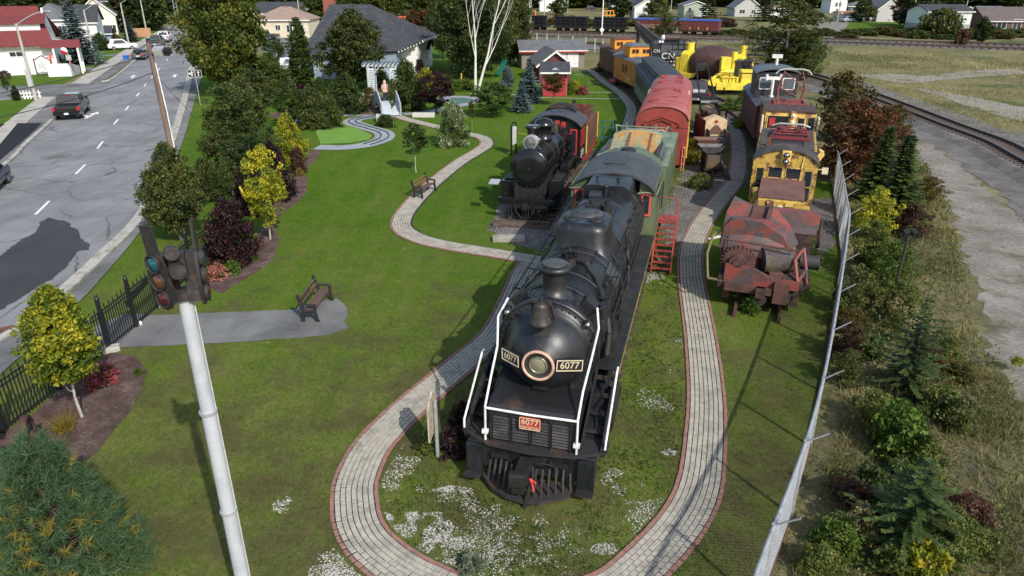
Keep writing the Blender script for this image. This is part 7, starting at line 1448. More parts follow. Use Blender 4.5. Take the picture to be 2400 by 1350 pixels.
for px, py, h_, lb, lean in ((536, 240, 1.9, 'yellow hydrant marker pole by the big maple', 0), (597, 510, 1.6, 'leaning yellow guy guard among the purple shrubs', -.5), (1005, 190, 1.5, 'yellow tube by the playground fence', 0), (1082, 205, 1.5, 'short yellow and blue marker by the birch', 0)):
    x, y = G(px, py); tag(part('marker_pole', B().cyl((x, y, 0), (x+lean, y, h_), .07, n=8), YEL), lb, 'pole')
HY = thing('fire_hydrant', 'yellow fire hydrant at the foot of its marker pole', 'hydrant', G(538, 242)); part('barrel', B().lathe([(.2, 0), (.16, .1), (.15, .5), (.18, .52), (.12, .68), (.001, .74)], (0, 0, 0), (0, 0, 1), 12), YEL, HY); part('nozzle', B().cyl((-.25, 0, .4), (.25, 0, .4), .07, n=8), YEL, HY)
# signal mast on the tall white pole
SM = thing('signal_mast', 'tall white pole carrying a dark colour light signal head with green, amber and red lenses', 'signal', (-4.35, 8.55), 0)
MASTH = 7.02
part('pole', B().cyl((0, 0, 0), (0, 0, MASTH), .118, .094, n=28), mat('mast_white', (.42, .44, .47), (.35, .37, .40), sc=1.5, rough=.55, bump=.15, bsc=60, var=.06), SM)
SIGM = mat('signal_iron', (.018, .016, .016), (.055, .038, .034), sc=5, rough=.65, bump=.4, thr=(.5, .68))
for z in (1.6, 3.4, 5.2): part('band', B().cyl((0, 0, z), (0, 0, z+.035), .128, n=20), GALV, SM)
part('conduit', B().tube([(.10, .06, .1), (.10, .05, 3.5), (.085, .045, MASTH)], .014, 6), MATS['box_grey'], SM)
part('cap', B().cyl((0, 0, MASTH), (0, 0, MASTH+.1), .16, n=20), SIGM, SM)
for s, ang in ((-1, .40), (1, -1.85)):                 # two heads back to back, each with three lenses on an oval target
    ax = Vector((math.sin(-ang), -math.cos(ang), 0))   # facing direction
    tx = Vector((ax.y, -ax.x, 0)); o = Vector((-.12 if s < 0 else .08, 0, MASTH+.30))+ax*.17
    e = bpy.data.objects.new('signal_head', B().prism([(.30*math.cos(2*math.pi*k/24), .62*math.sin(2*math.pi*k/24)) for k in range(24)], 'y', -.03, .03).prism([(-.17, .52), (.17, .52), (.17, 1.12), (-.17, 1.12)], 'y', -.02, .02).box(-.16, .16, .03, .26, -.5, .5).mesh('signal_head')); COL.objects.link(e); e.parent = SM; e.data.materials.append(SIGM); e.scale = (.60, .70, .66)
    e.location = o; e.rotation_euler = (0, .10*s, math.atan2(ax.x, -ax.y))
    for z, cc, nm in ((.36, (.0, .075, .09), 'green_lens'), (0, (.09, .035, .010), 'amber_lens'), (-.36, (.055, .004, .010), 'red_lens')):
        ri = part('lens_ring', B().lathe([(.175, -.03), (.20, -.10), (.175, -.11), (.155, -.05)], (0, 0, z), (0, 1, 0), 22), SIGM, e); part(nm, B().lathe([(.16, -.05), (.12, -.10), (.001, -.125)], (0, 0, z), (0, 1, 0), 20), glass(nm, cc, .12), ri)
part('clamp', B().obox((.05, -.1, MASTH+.5), (.2, .18, .34), rz=.3).cyl((.05, -.22, MASTH+.72), (.12, -.34, MASTH+.74), .09, n=10).cyl((.08, -.22, MASTH+.5), (.16, -.36, MASTH+.5), .10, n=10), SIGM, SM)
# benches
IRONB = mat('bench_iron', (.016, .016, .018), (.03, .027, .026), sc=6, rough=.6); BSLAT = mat('bench_slat', (.135, .075, .065), (.10, .06, .05), sc=5, rough=.7, scale=(.3, 3, 3))
def bench(label, loc, rz, slat):
    t = thing('park_bench', label, 'bench', loc, rz, 'park benches')
    for s in (-1, 1):
        b = B(); x = s*.88
        for a, c, w_ in (((.28, 0), (.22, .42), .10), ((.22, .42), (.26, .62), .09), ((.26, .62), (-.16, .64), .07), ((-.22, 0), (-.18, .45), .11), ((-.18, .45), (-.34, 1.0), .10), ((.22, .40), (-.18, .38), .08)): b.bar((x, a[0], a[1]), (x, c[0], c[1]), .10, w_)
        part('end_frame', b.box(x-.05, x+.05, .2, .36, 0, .06).box(x-.05, x+.05, -.32, -.16, 0, .06), IRONB, t, bev=.015)
    for k in range(3): part('seat_slat', B().obox((0, .16-.135*k, .45-.01*k), (1.72, .115, .04)), BSLAT, t)
    for k in range(2): part('back_slat', B().obox((0, -.225-.05*k, .64+.18*k), (1.72, .04, .15), rx=-.27), slat, t)
    return t
bench('brown slatted bench with black iron ends on the asphalt pad by the gate walk', G(744, 728), -1.62, BSLAT); bench('slatted bench with an ochre backrest beside the curved brick path', G(995, 456), -1.88, mat('ochre_slat', (.22, .13, .05), rough=.7))
# iron railing with gate
IRON = mat('railing_iron', (.012, .012, .014), rough=.5)
FP = [G(*p) for p in [(-150, 1120), (0, 1022), (140, 915), (263, 816)]]; FG = [G(*p) for p in [(263, 816), (378, 716)]]; FR = [G(*p) for p in [(384, 712), (445, 650), (512, 592), (562, 540)]]
ME_PK = B().bar((0, 0, .06), (0, 0, 1.44), .026).lathe([(.02, 1.44), (.03, 1.48), (.001, 1.58)], (0, 0, 0), (0, 0, 1), 4).mesh('picket'); ME_PK.materials.append(IRON)
def railing(nm, label, pts, posts, gap=.125, cat='fence'):
    P = spline(pts, gap); t = thing(nm, label, cat, (P[0].x, P[0].y)); o = Vector((P[0].x, P[0].y, 0))
    for i, p in enumerate(P):
        k = link('picket', ME_PK, t); k.location = p-o; k.scale = (1, 1, 1.0 if i % 2 else .90)
    for z in (.16, 1.22, 1.36):
        b = B()
        for i in range(0, len(P)-4, 4): b.bar(P[i]-o+Vector((0, 0, z)), P[min(i+4, len(P)-1)]-o+Vector((0, 0, z)), .035)
        part('rail', b, IRON, t)
    for i in posts:
        p = P[min(int(i*(len(P)-1)), len(P)-1)]-o; q_ = part('post', B().box(p.x-.05, p.x+.05, p.y-.05, p.y+.05, 0, 1.78), IRON, t); part('finial', B().lathe([(.08, 1.78), (.08, 1.82), (.03, 1.84), (.06, 1.90), (.001, 1.97)], (p.x, p.y, 0), (0, 0, 1), 8), IRON, q_)
    return t
railing('iron_fence', 'black iron picket fence beside the mulch bed with the yellow leaved tree', FP, (.3, .62, .995)); railing('iron_fence', 'black iron picket fence running behind the dark purple shrubs', FR, (0.0, .35, .7, 1)); gt = railing('iron_gate', 'black iron double gate across the asphalt walk with a dark lettered bar', FG, (.5, .985), cat='gate')
p0 = Vector((*FG[0], 0)); dg = Vector((*FG[1], 0))-p0; part('name_bar', B().bar(dg*.38+Vector((0, 0, .98)), dg*.84+Vector((0, 0, 1.22)), .05, .22), IRON, gt); part('caster', B().cyl(tuple(dg*.52+Vector((.05, -.06, .08))), tuple(dg*.52+Vector((.1, -.02, .08))), .08, n=10), WHITE, gt)
for px in ((262, 822), (386, 716)): x, y = G(*px); tag(part('footing_stone', B().obox((x, y, .07), (.5, .35, .18), rz=.5), M_KERB, bev=.03), 'pale stone footing under the gate post '+('by the mulch bed' if px[0] < 300 else 'by the signal mast'), 'stone')
# chain-link fence on the east side
CP = [G(x, y, 1.95) for x, y in ((1700, 1600), (1770, 1350), (1900, 1000), (1955, 760), (1990, 520), (1986, 470), (1968, 372), (1962, 352))]
P = spline(CP, .10); o = Vector((P[0].x, P[0].y, 0)); CF = thing('chain_link_fence', 'long grey chain link fence with slanted barbed wire arms along the weedy bank', 'fence', (P[0].x, P[0].y)); mb = B()
for sg in (-1, 1):
    for i in range(0, len(P)-26, 1):
        a, c = P[i]-o, P[i+21]-o; z0, z1 = (.05, 1.93) if sg > 0 else (1.93, .05); mb.bar(a+Vector((0, 0, z0)), c+Vector((0, 0, z1)), .007)
part('wire_mesh', mb, GALV, CF, kind='stuff', fix=False); tr = B(); bt = B()
for i in range(0, len(P)-5, 5): tr.cyl(P[i]-o+Vector((0, 0, 1.95)), P[i+5]-o+Vector((0, 0, 1.95)), .04, n=8); bt.bar(P[i]-o+Vector((0, 0, .08)), P[i+5]-o+Vector((0, 0, .08)), .05, .09)
part('top_rail', tr, GALV, CF); part('bottom_wire', bt, RUST, CF)
for i in range(6, len(P)-2, 29):
    p = P[i]-o; t_ = (P[i+1]-P[i-1]).normalized(); out = Vector((t_.y, -t_.x, 0)); q_ = part('post', B().cyl(p, p+Vector((0, 0, 2.0)), .045, n=8), GALV, CF); part('barb_arm', B().bar(p+Vector((0, 0, 1.97)), p+out*.40+Vector((0, 0, 2.32)), .028), GALV, q_)
F2 = [G(*p) for p in [(1236, 104), (1300, 112), (1370, 118), (1420, 128), (1450, 136)]]; P = spline(F2, 3.0); o = P[0].copy(); t = thing('yard_fence', 'far wire fence of white posts between the garage and the yard tracks', 'fence', tuple(o))
for p in P: part('post', B().cyl(p-o, p-o+Vector((0, 0, 2.1)), .06, n=6), WHITE, t)
for z in (2.05, 1.2, .3):
    b = B()
    for i in range(len(P)-1): b.bar(P[i]-o+Vector((0, 0, z)), P[i+1]-o+Vector((0, 0, z)), .04)
    part('fence_wire', b, GALV, t)
# dark floodlight pole in the bushes, yard lights and far poles
LP = thing('floodlight_pole', 'thin dark pole with small twin floodlights standing in the bushes by the fence', 'pole', G(2080, 745)); part('pole', B().cyl((0, 0, 0), (.05, 0, 3.1), .055, .045, n=8), mat('pole_dark', (.035, .026, .022), rough=.7), LP)
for s in (-1, 1): part('floodlight', B().obox((.05+s*.14, -.05, 3.15), (.16, .2, .16), rx=.4), SOOT, LP)
for px, py, h_, lb in ((1240, 92, 11, 'white lattice light mast by the pipe loads'), (1410, 82, 11, 'thin white pole with diamond plate beside the yard track'), (1062, 60, 9, 'far utility pole behind the dark maples'), (1275, 50, 8, 'dark utility pole beside the steep white gable'), (1570, 48, 8, 'grey utility pole between the porch house and the green house'), (1466, 40, 9, 'utility pole left of the white porch house'), (2132, 68, 8, 'leaning pale utility pole before the grey block house'), (2255, 56, 9, 'utility pole at the corner of the mint white house'), (1962, 52, 8, 'brown utility pole by the pale blue car'), (884, 40, 8, 'utility pole behind the station roof'), (705, 70, 10, 'tall grey pole rising beside the station chimney'), (730, 30, 9, 'far pole behind the brick chimney'), (2040, 22, 8, 'far pole behind the navy bungalow'), (1330, 30, 8, 'far pole beside the small white house')):
    x, y = G(px, py); t = thing('utility_pole', lb, 'pole', (x, y), 0, 'poles beyond the park'); part('pole', B().cyl((0, 0, 0), (.06, 0, h_), .14, .09, n=8), WHITE if 'white' in lb and 'house' not in lb and 'gable' not in lb else LAMPC, t)
    part('crossarm', B().bar((-.6, 0, h_-.4), (.7, 0, h_-.4), .1), LAMPC, t)
    if 'diamond' in lb: part('diamond_plate', B().prism([(-.5, 1), (0, .5), (.5, 1), (0, 1.6)], 'y', -.2, -.16), WHITE, t)
    if 'lattice' in lb:
        b = B()
        for k in range(14): b.bar((-.3, 0, .5*k+2), (.3, 0, .5*k+2.5), .05)
        part('ladder', b.bar((-.3, 0, 0), (-.3, 0, 10), .06).bar((.35, 0, 0), (.35, 0, 10), .06), WHITE, t)
XS = thing('crossing_signal', 'railway crossing signal with grey ladder mast at the end of the street', 'signal', G(418, 56)); part('mast', B().bar((-.4, 0, 0), (-.4, 0, 6.5), .16).bar((.4, 0, 0), (.4, 0, 6.5), .16), GALV, XS)
for k in range(7): part('rung', B().bar((-.4, 0, .8+.8*k), (.4, 0, .8+.8*k), .1), GALV, XS)
part('signal_disc', B().cyl((-1.2, -.1, 5.6), (-1.2, .1, 5.6), .6, n=14), SOOT, XS)
# museum board, track end pieces, stones
MS = thing('info_board', 'small wooden information board with worn edge on a grey pole beside the engine nose', 'sign', G(1026, 1072), 1.46); part('pole', B().cyl((0, 0, 0), (0, 0, 1.65), .05, n=10), GALV, MS)
bd_ = part('board', B().prism([(-.45, .75), (.45, .75), (.45, 1.65), (.25, 1.80), (.12, 1.78), (0, 1.90), (-.12, 1.78), (-.25, 1.80), (-.45, 1.65)], 'y', .06, .10), mat('board_beige', (.42, .37, .28), (.30, .26, .20), sc=4, rough=.8), MS); part('worn_panel', B().box(-.30, .30, .101, .12, .95, 1.50), mat('board_rust', (.24, .10, .03), (.14, .06, .03), sc=5, rough=.8), bd_)
tag(part('concrete_trough', B().obox((*G(1192, 564), .11), (1.45, .5, .20), rz=.05).obox((*G(1192, 563), .215), (1.15, .3, .03), rz=.05), mat('trough_concrete', (.36, .34, .30), (.28, .25, .21), sc=3, rough=.9), bev=.03), 'pale concrete trough lying before the small black engine', 'trough')
tag(part('stone_slab', B().obox((*G(993, 275), .2), (1.9, .6, .36)), mat('slab_stone', (.52, .50, .46), rough=.9), bev=.04), 'long pale stone slab on the grass by the flowering bush', 'stone'); tag(part('stone_block', B().obox((*G(893, 286), .3), (.75, .6, .65), rz=.1, rx=.1), MATS['slab_stone'], bev=.06), 'upright pale stone block beside the grey miniature track', 'stone')
tag(part('tie_baulk', B().obox((*G(1222, 532), .16), (2.7, .26, .26), rz=-.08), M_TIE), 'heavy dark timber lying across the rails before the small engine', 'timber')
N2 = thing('track_notice', 'tall black framed notice board tied with yellow tape left of the small engine', 'sign', G(1204, 362), 1.1); part('frame', B().bar((-.35, 0, 0), (-.35, 0, 1.9), .1).bar((.35, 0, 0), (.35, 0, 1.9), .1).tube([(-.35, 0, 1.9), (-.2, 0, 2.15), (.2, 0, 2.15), (.35, 0, 1.9)], .05, 6), SOOT, N2); part('board', B().box(-.3, .3, -.06, .06, .7, 1.85), mat('notice_pale', (.55, .57, .56), rough=.6), N2)
tag(part('yellow_tape', B().bar((*G(1206, 310, 1.3), 1.3), (*G(1236, 316, 1.5), 1.5), .03, .06), mat('tape_yellow', (.75, .62, .03))), 'strip of yellow tape tied between the notice board and the cab', 'tape')
for px, lb in (((1683, 424), 'short white plank on the gravel below the mine tubs'), ((1674, 560), 'short pale plank on the grass beside the rusty machine')): x, y = G(*px); tag(part('plank', B().obox((x, y, .06), (.75, .14, .05), rz=-.6 if px[1] < 500 else .6), WHITE), lb, 'plank', 'loose planks')
RK = thing('green_rack', 'dark green pipe rack standing between the two engines', 'rack', G(1412, 352), -.1); b = B()
for x in (-.7, 0, .7): b.bar((x, 0, 0), (x, 0, 1.6), .08).bar((x, 2.5, 0), (x, 2.5, 1.6), .08)
part('frame', b.bar((-.7, 0, 1.55), (.7, 0, 1.55), .07).bar((-.7, 0, .9), (.7, 0, .9), .07).bar((-.7, 2.5, 1.5), (.7, 2.5, 1.5), .07).bar((.7, 0, 1.55), (.7, 2.5, 1.5), .07), mat('rack_green', (.03, .10, .09), rough=.5), RK)
# old wheelset by the pine
WS = thing('wheelset', 'old rusty spoked wheel pair resting in the mulch behind the young pine', 'wheelset', G(78, 1070), .45); WR = mat('wheel_rust', (.085, .038, .034), (.06, .03, .028), sc=4, rough=.85, bump=.3)
part('axle', B().cyl((-1.1, 0, .56), (.3, 0, .56), .10, n=12), WR, WS)
for x in (-.75, 0.05):
    wq = part('wheel', B().lathe([(.44, -.07), (.56, -.08), (.56, .06), (.47, .07), (.44, .05), (.44, -.07)], (x, 0, .56), (1, 0, 0), 30).cyl((x-.12, 0, .56), (x+.12, 0, .56), .15, n=14), WR, WS); 
    for k in range(7): a = 2*math.pi*k/7; part('spoke', B().bar((x, .12*math.cos(a), .56+.12*math.sin(a)), (x, .46*math.cos(a), .56+.46*math.sin(a)), .05, .07), WR, wq)
part('timber_baulk', B().box(-2.2, -.9, -.5, .6, 0, .22), mat('baulk_red', (.10, .035, .028), rough=.8), WS)
# ---------------------------------------------------------------- footbridge, arbor, fence and the visitor
GW = mat('grey_white_paint', (.46, .50, .54), (.40, .43, .47), sc=2, rough=.6); BRz = math.atan2(.4, 1)
FB = thing('footbridge', 'small arched footbridge with grey white panelled sides over the miniature track', 'bridge', G(918, 274), .30)
def arch(y): return .12+.75*math.sin(math.pi*min(1, max(0, y/5.2)))**1.0
b = B()
for k in range(13): y0, y1 = 5.2*k/13, 5.2*(k+1)/13; part('deck_plank', B().slab([(-.75, y0+.02, arch(y0)), (.75, y0+.02, arch(y0)), (.75, y1-.02, arch(y1)), (-.75, y1-.02, arch(y1))], .06), GW, FB)
for s in (-1, 1):
    for k in range(6):
        y = 5.2*k/5; part('post', B().box(s*.8-.06, s*.8+.06, y-.06, y+.06, arch(y)-.1, arch(y)+1.05), mat('post_grey', (.30, .34, .38), rough=.6), FB)
        if k < 5: y1 = 5.2*(k+1)/5; part('panel', B().slab([(s*.8-.02, y+.06, arch(y)), (s*.8+.02, y+.06, arch(y)), (s*.8+.02, y1-.06, arch(y1)), (s*.8-.02, y1-.06, arch(y1))], .88), GW, FB); part('handrail', B().bar((s*.8, y, arch(y)+1.0), (s*.8, y1, arch(y1)+1.0), .09, .06), GW, FB)
AB = thing('arbor', 'blue grey garden arbor with white lattice sides at the end of the footbridge', 'arbor', G(899, 222), .02); LATW = mat('lattice_white', (.68, .70, .72), rough=.6)
for s in (-1, 1):
    for y in (-.1, .9): part('post', B().box(s*1.45-.06, s*1.45+.06, y-.06, y+.06, 0, 2.75), GW, AB)
    for y in (-.1, .9): part('inner_post', B().box(s*.80-.05, s*.80+.05, y-.05, y+.05, 0, 2.75), GW, AB)
    lt = part('lattice', B().box(*sorted((s*.85, s*1.39)), -.12, -.08, 2.5, 2.58), LATW, AB)
    for k in range(4): part('lath', B().box(*sorted((s*(.88+.14*k), s*(.94+.14*k))), -.13, -.10, .3, 2.6), LATW, lt)
    for k in range(11): part('lath', B().box(*sorted((s*.84, s*1.40)), -.15, -.13, .35+.21*k, .41+.21*k), LATW, lt)
    part('brace', B().bar((s*.78, -.1, 2.1), (s*.3, -.1, 2.7), .10), GW, AB)
part('beam', B().box(-2.0, 2.0, -.16, -.04, 2.75, 3.0), GW, AB); part('beam', B().box(-2.0, 2.0, .86, .98, 2.75, 3.0), GW, AB)
for k in range(10): part('rafter', B().prism([(-.7, 3.12), (-.55, 3.0), (1.45, 3.0), (1.6, 3.12), (1.6, 3.2), (-.7, 3.2)], 'x', -1.85+.41*k, -1.78+.41*k), mat('rafter_blue', (.16, .21, .26), rough=.6), AB)
def pales(label, pts, m, h_, gap, tall=3):
    P = spline(pts, gap); o = P[0].copy(); t = thing('garden_fence', label, 'fence', tuple(o)); 
    for i, p in enumerate(P): k = part('pale', B().box(-.05, .05, -.02, .02, 0, h_ if i % tall else h_+.25), m, t); k.location = p-o
    for z in (.3, h_*.8):
        b = B()
        for i in range(len(P)-1): b.bar(P[i]-o+Vector((0, .04, z)), P[i+1]-o+Vector((0, .04, z)), .05)
        part('rail', b, m, t)
pales('blue grey garden fence running from the arbor to the white annex', [G(*p) for p in [(930, 184), (960, 178), (990, 171), (1002, 168)]], GW, 1.7, .38); pales('white paling fence left of the tall cedar', [G(*p) for p in [(645, 190), (672, 186), (692, 182)]], GW, 1.9, .30)
b = B(); WA = thing('stone_wall', 'low dry stone retaining wall of pale slabs beside the footbridge', 'wall', G(862, 250), -.1)
for r_ in range(6):
    for c in range(7): part('stone', B().obox((-2.2+.75*c+.3*(r_ % 2), random.uniform(-.06, .06), .1+.2*r_), (random.uniform(.55, .72), .5, .17), rz=random.uniform(-.06, .06)), mat('wall_stone', (.40, .35, .28), (.30, .26, .21), sc=2, rough=.9), WA)
# the visitor: one continuous body grown on a skeleton, seen from behind
def person():
    x, y = G(904, 246, .8); t = thing('person', 'person in a pale pink hooded jacket and dark trousers walking over the footbridge', 'person', (-11.35, 64.9, .74), .25)
    J = [((0, 0, .95), .15), ((0, .01, 1.2), .15), ((0, .02, 1.42), .17), ((0, .03, 1.52), .06), ((0, .04, 1.64), .10), ((0, .03, 1.76), .085), ((.19, .02, 1.42), .065), ((.25, .05, 1.15), .05), ((.24, .16, .92), .042), ((.24, .2, .84), .04), ((-.19, .02, 1.42), .065), ((-.25, -.02, 1.15), .05), ((-.25, .08, .92), .042), ((-.25, .12, .84), .04), ((.10, 0, .88), .10), ((.10, .12, .48), .065), ((.10, .06, .07), .045), ((.10, .20, .04), .04), ((-.10, 0, .88), .10), ((-.10, -.04, .48), .065), ((-.10, -.16, .07), .045), ((-.10, -.02, .04), .04)]
    E_ = [(0, 1), (1, 2), (2, 3), (3, 4), (4, 5), (2, 6), (6, 7), (7, 8), (8, 9), (2, 10), (10, 11), (11, 12), (12, 13), (0, 14), (14, 15), (15, 16), (16, 17), (0, 18), (18, 19), (19, 20), (20, 21)]
    me = bpy.data.meshes.new('body'); me.from_pydata([j[0] for j in J], E_, []); o = link('body', me, t, mat('skin', (.45, .28, .22), rough=.6)); o.modifiers.new('skin', 'SKIN'); o.modifiers.new('sub', 'SUBSURF').levels = 1
    for i, (p, r_) in enumerate(J): me.skin_vertices[0].data[i].radius = (r_, r_); me.skin_vertices[0].data[i].use_root = i == 0
    jm = mat('jacket_pink', (.62, .38, .33), rough=.8); part('jacket', B().lathe([(.22, .82), (.23, 1.0), (.205, 1.2), (.225, 1.42), (.12, 1.52), (.10, 1.56)], (0, .01, 0), (0, 0, 1), 16, sx=1.15), jm, t); part('hood', B().lathe([(.13, 1.50), (.145, 1.62), (.12, 1.76), (.05, 1.86), (.001, 1.88)], (0, .01, 0), (0, 0, 1), 14), jm, t)
    for s in (-1, 1): part('sleeve', B().cyl((s*.2, .02, 1.46), (s*.27, .03, 1.15), .085, .07, n=10).cyl((s*.27, .03, 1.15), (s*.26, .12, .93), .07, .055, n=10), jm, t); part('trouser_leg', B().cyl((s*.10, 0, .92), (s*.10, .10 if s > 0 else -.04, .5), .125, .09, n=10).cyl((s*.10, .10 if s > 0 else -.04, .5), (s*.10, .05 if s > 0 else -.16, .1), .09, .07, n=10), mat('trouser_dark', (.03, .035, .05), rough=.8), t); part('shoe', B().obox((s*.10, .13 if s > 0 else -.1, .05), (.11, .28, .10)), WHITE, t, bev=.03)
person()
# playground corner under the maples
SLD = thing('slide', 'dark green wavy playground slide under the maples', 'slide', G(1165, 180), -.5); part('chute', B().slab([(-.3, 0, .2), (.3, 0, .2), (.3, 1.0, .75), (-.3, 1.0, .75)], .08).slab([(-.3, 1.0, .75), (.3, 1.0, .75), (.3, 2.0, 1.7), (-.3, 2.0, 1.7)], .08), mat('slide_green', (.015, .15, .12), rough=.3), SLD)
for s in (-1, 1): part('leg', B().bar((s*.3, 2.0, 0), (s*.3, 2.0, 1.7), .08), SOOT, SLD)
for px, lb in (((1058, 186), 'black picnic frame by the playground'), ((1082, 180), 'black swing frame under the maples')):
    t = thing('metal_frame', lb, 'frame', G(*px)); b = B()
    for x in (-1.2, 0, 1.2): b.bar((x, 0, 0), (x, 0, 1.2), .09)
    part('frame', b.bar((-1.2, 0, 1.15), (1.2, 0, 1.15), .09).bar((-1.2, 0, .5), (1.2, 0, .5), .07), SOOT, t)

SEEN0 = set()
# ---------------------------------------------------------------- trees and shrubs of the park
def T(px, py, h, wd, kind, leaf, label, v=0, name=None, cat=None, group=None, bark=None):
    nm = name or ('shrub' if kind in ('shrub', 'bush', 'scrub', 'weedbush', 'broad', 'farshrub') else 'spruce_tree' if 'spruce' in kind else 'tree')
    return tree(nm, label, cat or ('shrub' if nm == 'shrub' else 'tree'), G(px, py), h, wd, kind, leaf, v, group, bark)
T(532, 222, 12.0, 8.8, 'maple', TURN, 'tall broad maple turning amber at its top beside the road', 1); T(834, 208, 7.9, 7.6, 'round', OLIVE, 'round dense green tree in front of the station house'); T(1112, 184, 11.5, 9.0, 'oak', DEEP, 'dark wide maple behind the dead birch'); T(1130, 168, 12.5, 8.5, 'maple', OLIVE, 'dark maple standing right behind the birch trunks', 2); T(1195, 150, 11, 7, 'oak', OLIVE, 'green tree between the birch and the long garage', 1); T(1040, 138, 11, 5.2, 'maple', OLIVE, 'bright edged maple on the annex side of the dark one', 3)
T(711, 205, 7.0, 2.3, 'column', CEDAR, 'tall clipped column cedar at the corner of the station house', name='cedar_tree', cat='tree'); T(648, 158, 3.8, 3.2, 'young', GREEN, 'leafy green tree before the grey car park', 1); T(900, 176, 3.6, 1.6, 'poplar', GREEN, 'light feathery tree between the round tree and white wall', 1)
# shrubs round the miniature railway
for i, a in enumerate(((815, 266, 3.2, 3.8, 'shrub', GREEN, 'big grey green willow shrub left of the stone wall'), (958, 258, 4.2, 3.9, 'shrub', GREEN, 'tall rounded green shrub on the far side of the footbridge'), (1022, 268, 3.5, 3.0, 'young', PURPLE, 'dark purple maple near the pale stone slab'), (1155, 275, 3.0, 3.3, 'young', GREEN, 'small green tree with dark shade on the open lawn'), (1064, 342, 2.9, 2.6, 'shrub', CREAM_LEAF, 'hydrangea bush covered in cream flowers by the brick path'), (750, 222, 1.7, 1.5, 'shrub', GREEN, 'weeping dark green dome shrub below the station wall'), (690, 205, 2.4, 2.4, 'shrub', SILVER, 'silvery shrub at the foot of the cedar'), (795, 222, 1.2, 3.0, 'bush', RUSTY, 'low golden brown mound shrub below the round tree'), (705, 232, 1.4, 1.9, 'bush', PURPLE, 'low dark red barberry by the garden edge'), (868, 250, 1.7, 1.6, 'bush', RUSTY, 'small amber shrub at the stone wall'), (735, 300, 3.0, 3.2, 'shrub', OLIVE, 'reddish tipped mixed shrub beside the turf'), (690, 300, 3.6, 2.3, 'young', GREEN, 'dark green shrub next to the putting turf'), (655, 250, 2.4, 2.0, 'young', GREEN, 'large dark shrub below the roadside maple'), (600, 296, 4.6, 3.0, 'young', OLIVE, 'young green tree beside the lane sign'), (556, 375, 4.8, 3.0, 'young', GREEN, 'green tree leaning to the pavement near the pole'), (525, 425, 3.3, 1.9, 'young', OLIVE, 'olive green tree between the utility pole and the purple shrubs'), (1000, 205, 2.0, 2.2, 'bush', LIME, 'yellow green bush behind the rounded shrub'), (985, 185, 2.2, 1.6, 'bush', PURPLE, 'purple bush against the annex fence'), (1085, 212, 1.2, 3.0, 'bush', BRIGHT, 'bright flower bed plants beside the birch'), (1040, 200, 1.2, 3.2, 'bush', TURN, 'golden perennials near the playground'), (1190, 203, 2.1, 1.6, 'shrub', BLUE, 'small blue spruce bush by the slide'), (1280, 190, 2.6, 2.4, 'shrub', CREAM_LEAF, 'white flowered lilac beside the maroon shed'), (895, 205, 1.8, 1.6, 'column', CEDAR, 'little cedar behind the arbor'), (905, 296, .9, 2.0, 'bush', GREEN, 'low green clump behind the stone block'), (770, 300, 2.6, 2.6, 'bush', GREEN, 'green shrub at the inner edge of the turf'), (612, 205, 3.0, 3.0, 'shrub', PURPLE, 'wine coloured shrub under the big maple'))):
    T(*a[:6], a[6], v=i % 2)
for px, py, h, wd, lb in ((1240, 240, 3.9, 2.3, 'larger blue spruce left of the red shed'), (1222, 262, 2.7, 1.9, 'smaller blue spruce in front of the larger one'), (190, 152, 8.6, 5.4, 'tall blue spruce on the church side of the street'), (308, 97, 4.0, 3.0, 'small blue spruce beside the tan plank fence')): T(px, py, h, wd, 'spruce', BLUE, lb)
T(975, 405, 2.9, 1.4, 'sapling', GREEN, 'slim sapling with pale stem alone on the lawn', bark=PALEBARK); T(1297, 248, 2.9, 1.9, 'sapling', RUSTY, 'thin brownish sapling before the red shed', 1); T(1107, 308, 2.4, .5, 'sapling', OLIVE, 'bare staked sapling by the path bend', 1, bark=PALEBARK); T(923, 298, 3.6, .5, 'sapling', OLIVE, 'thin staked birch sapling beside the stone block', 1, bark=PALEBARK)
# planting between lawn and pavement
T(424, 562, 4.4, 2.9, 'round', OLIVE, 'olive leaved young tree by the end of the iron fence', 1, bark=PALEBARK); T(634, 562, 4.2, 1.7, 'young', LIME, 'thin yellow green tree with speckled stem in the mulch', bark=PALEBARK); T(580, 332, 4.6, 3.2, 'round', OLIVE, 'broad olive tree in the middle of the roadside belt', 1); T(642, 222, 4.0, 3.6, 'round', GREEN, 'round green tree behind the hydrant, before the white car'); T(598, 440, 3.0, 2.4, 'young', DEEP, 'dark green young tree behind the thin yellow one', 1); T(490, 470, 2.2, 2.0, 'shrub', OLIVE, 'olive shrub between the conical tree and the purple ones'); T(683, 378, 2.9, 2.3, 'shrub', LIME, 'bright yellow green shrub at the top of the mulch bed'); T(550, 612, 2.6, 2.5, 'shrub', PURPLE, 'big dark purple ninebark behind the fence end', 1); T(648, 470, 3.0, 2.3, 'shrub', PURPLE, 'dark purple ninebark beside the yellow green shrub'); T(600, 500, 2.8, 2.1, 'shrub', PURPLE, 'dark purple ninebark between the leaning yellow guard and the thin tree', 1); T(548, 470, 2.2, 1.7, 'shrub', GREEN, 'dark green shrub above the purple ones'); T(700, 405, 1.6, 1.2, 'bush', BROWN, 'brownish spirea at the bed edge'); T(625, 405, 3.0, 1.9, 'young', GREEN, 'green shrub between pavement and purple leaves', 1)
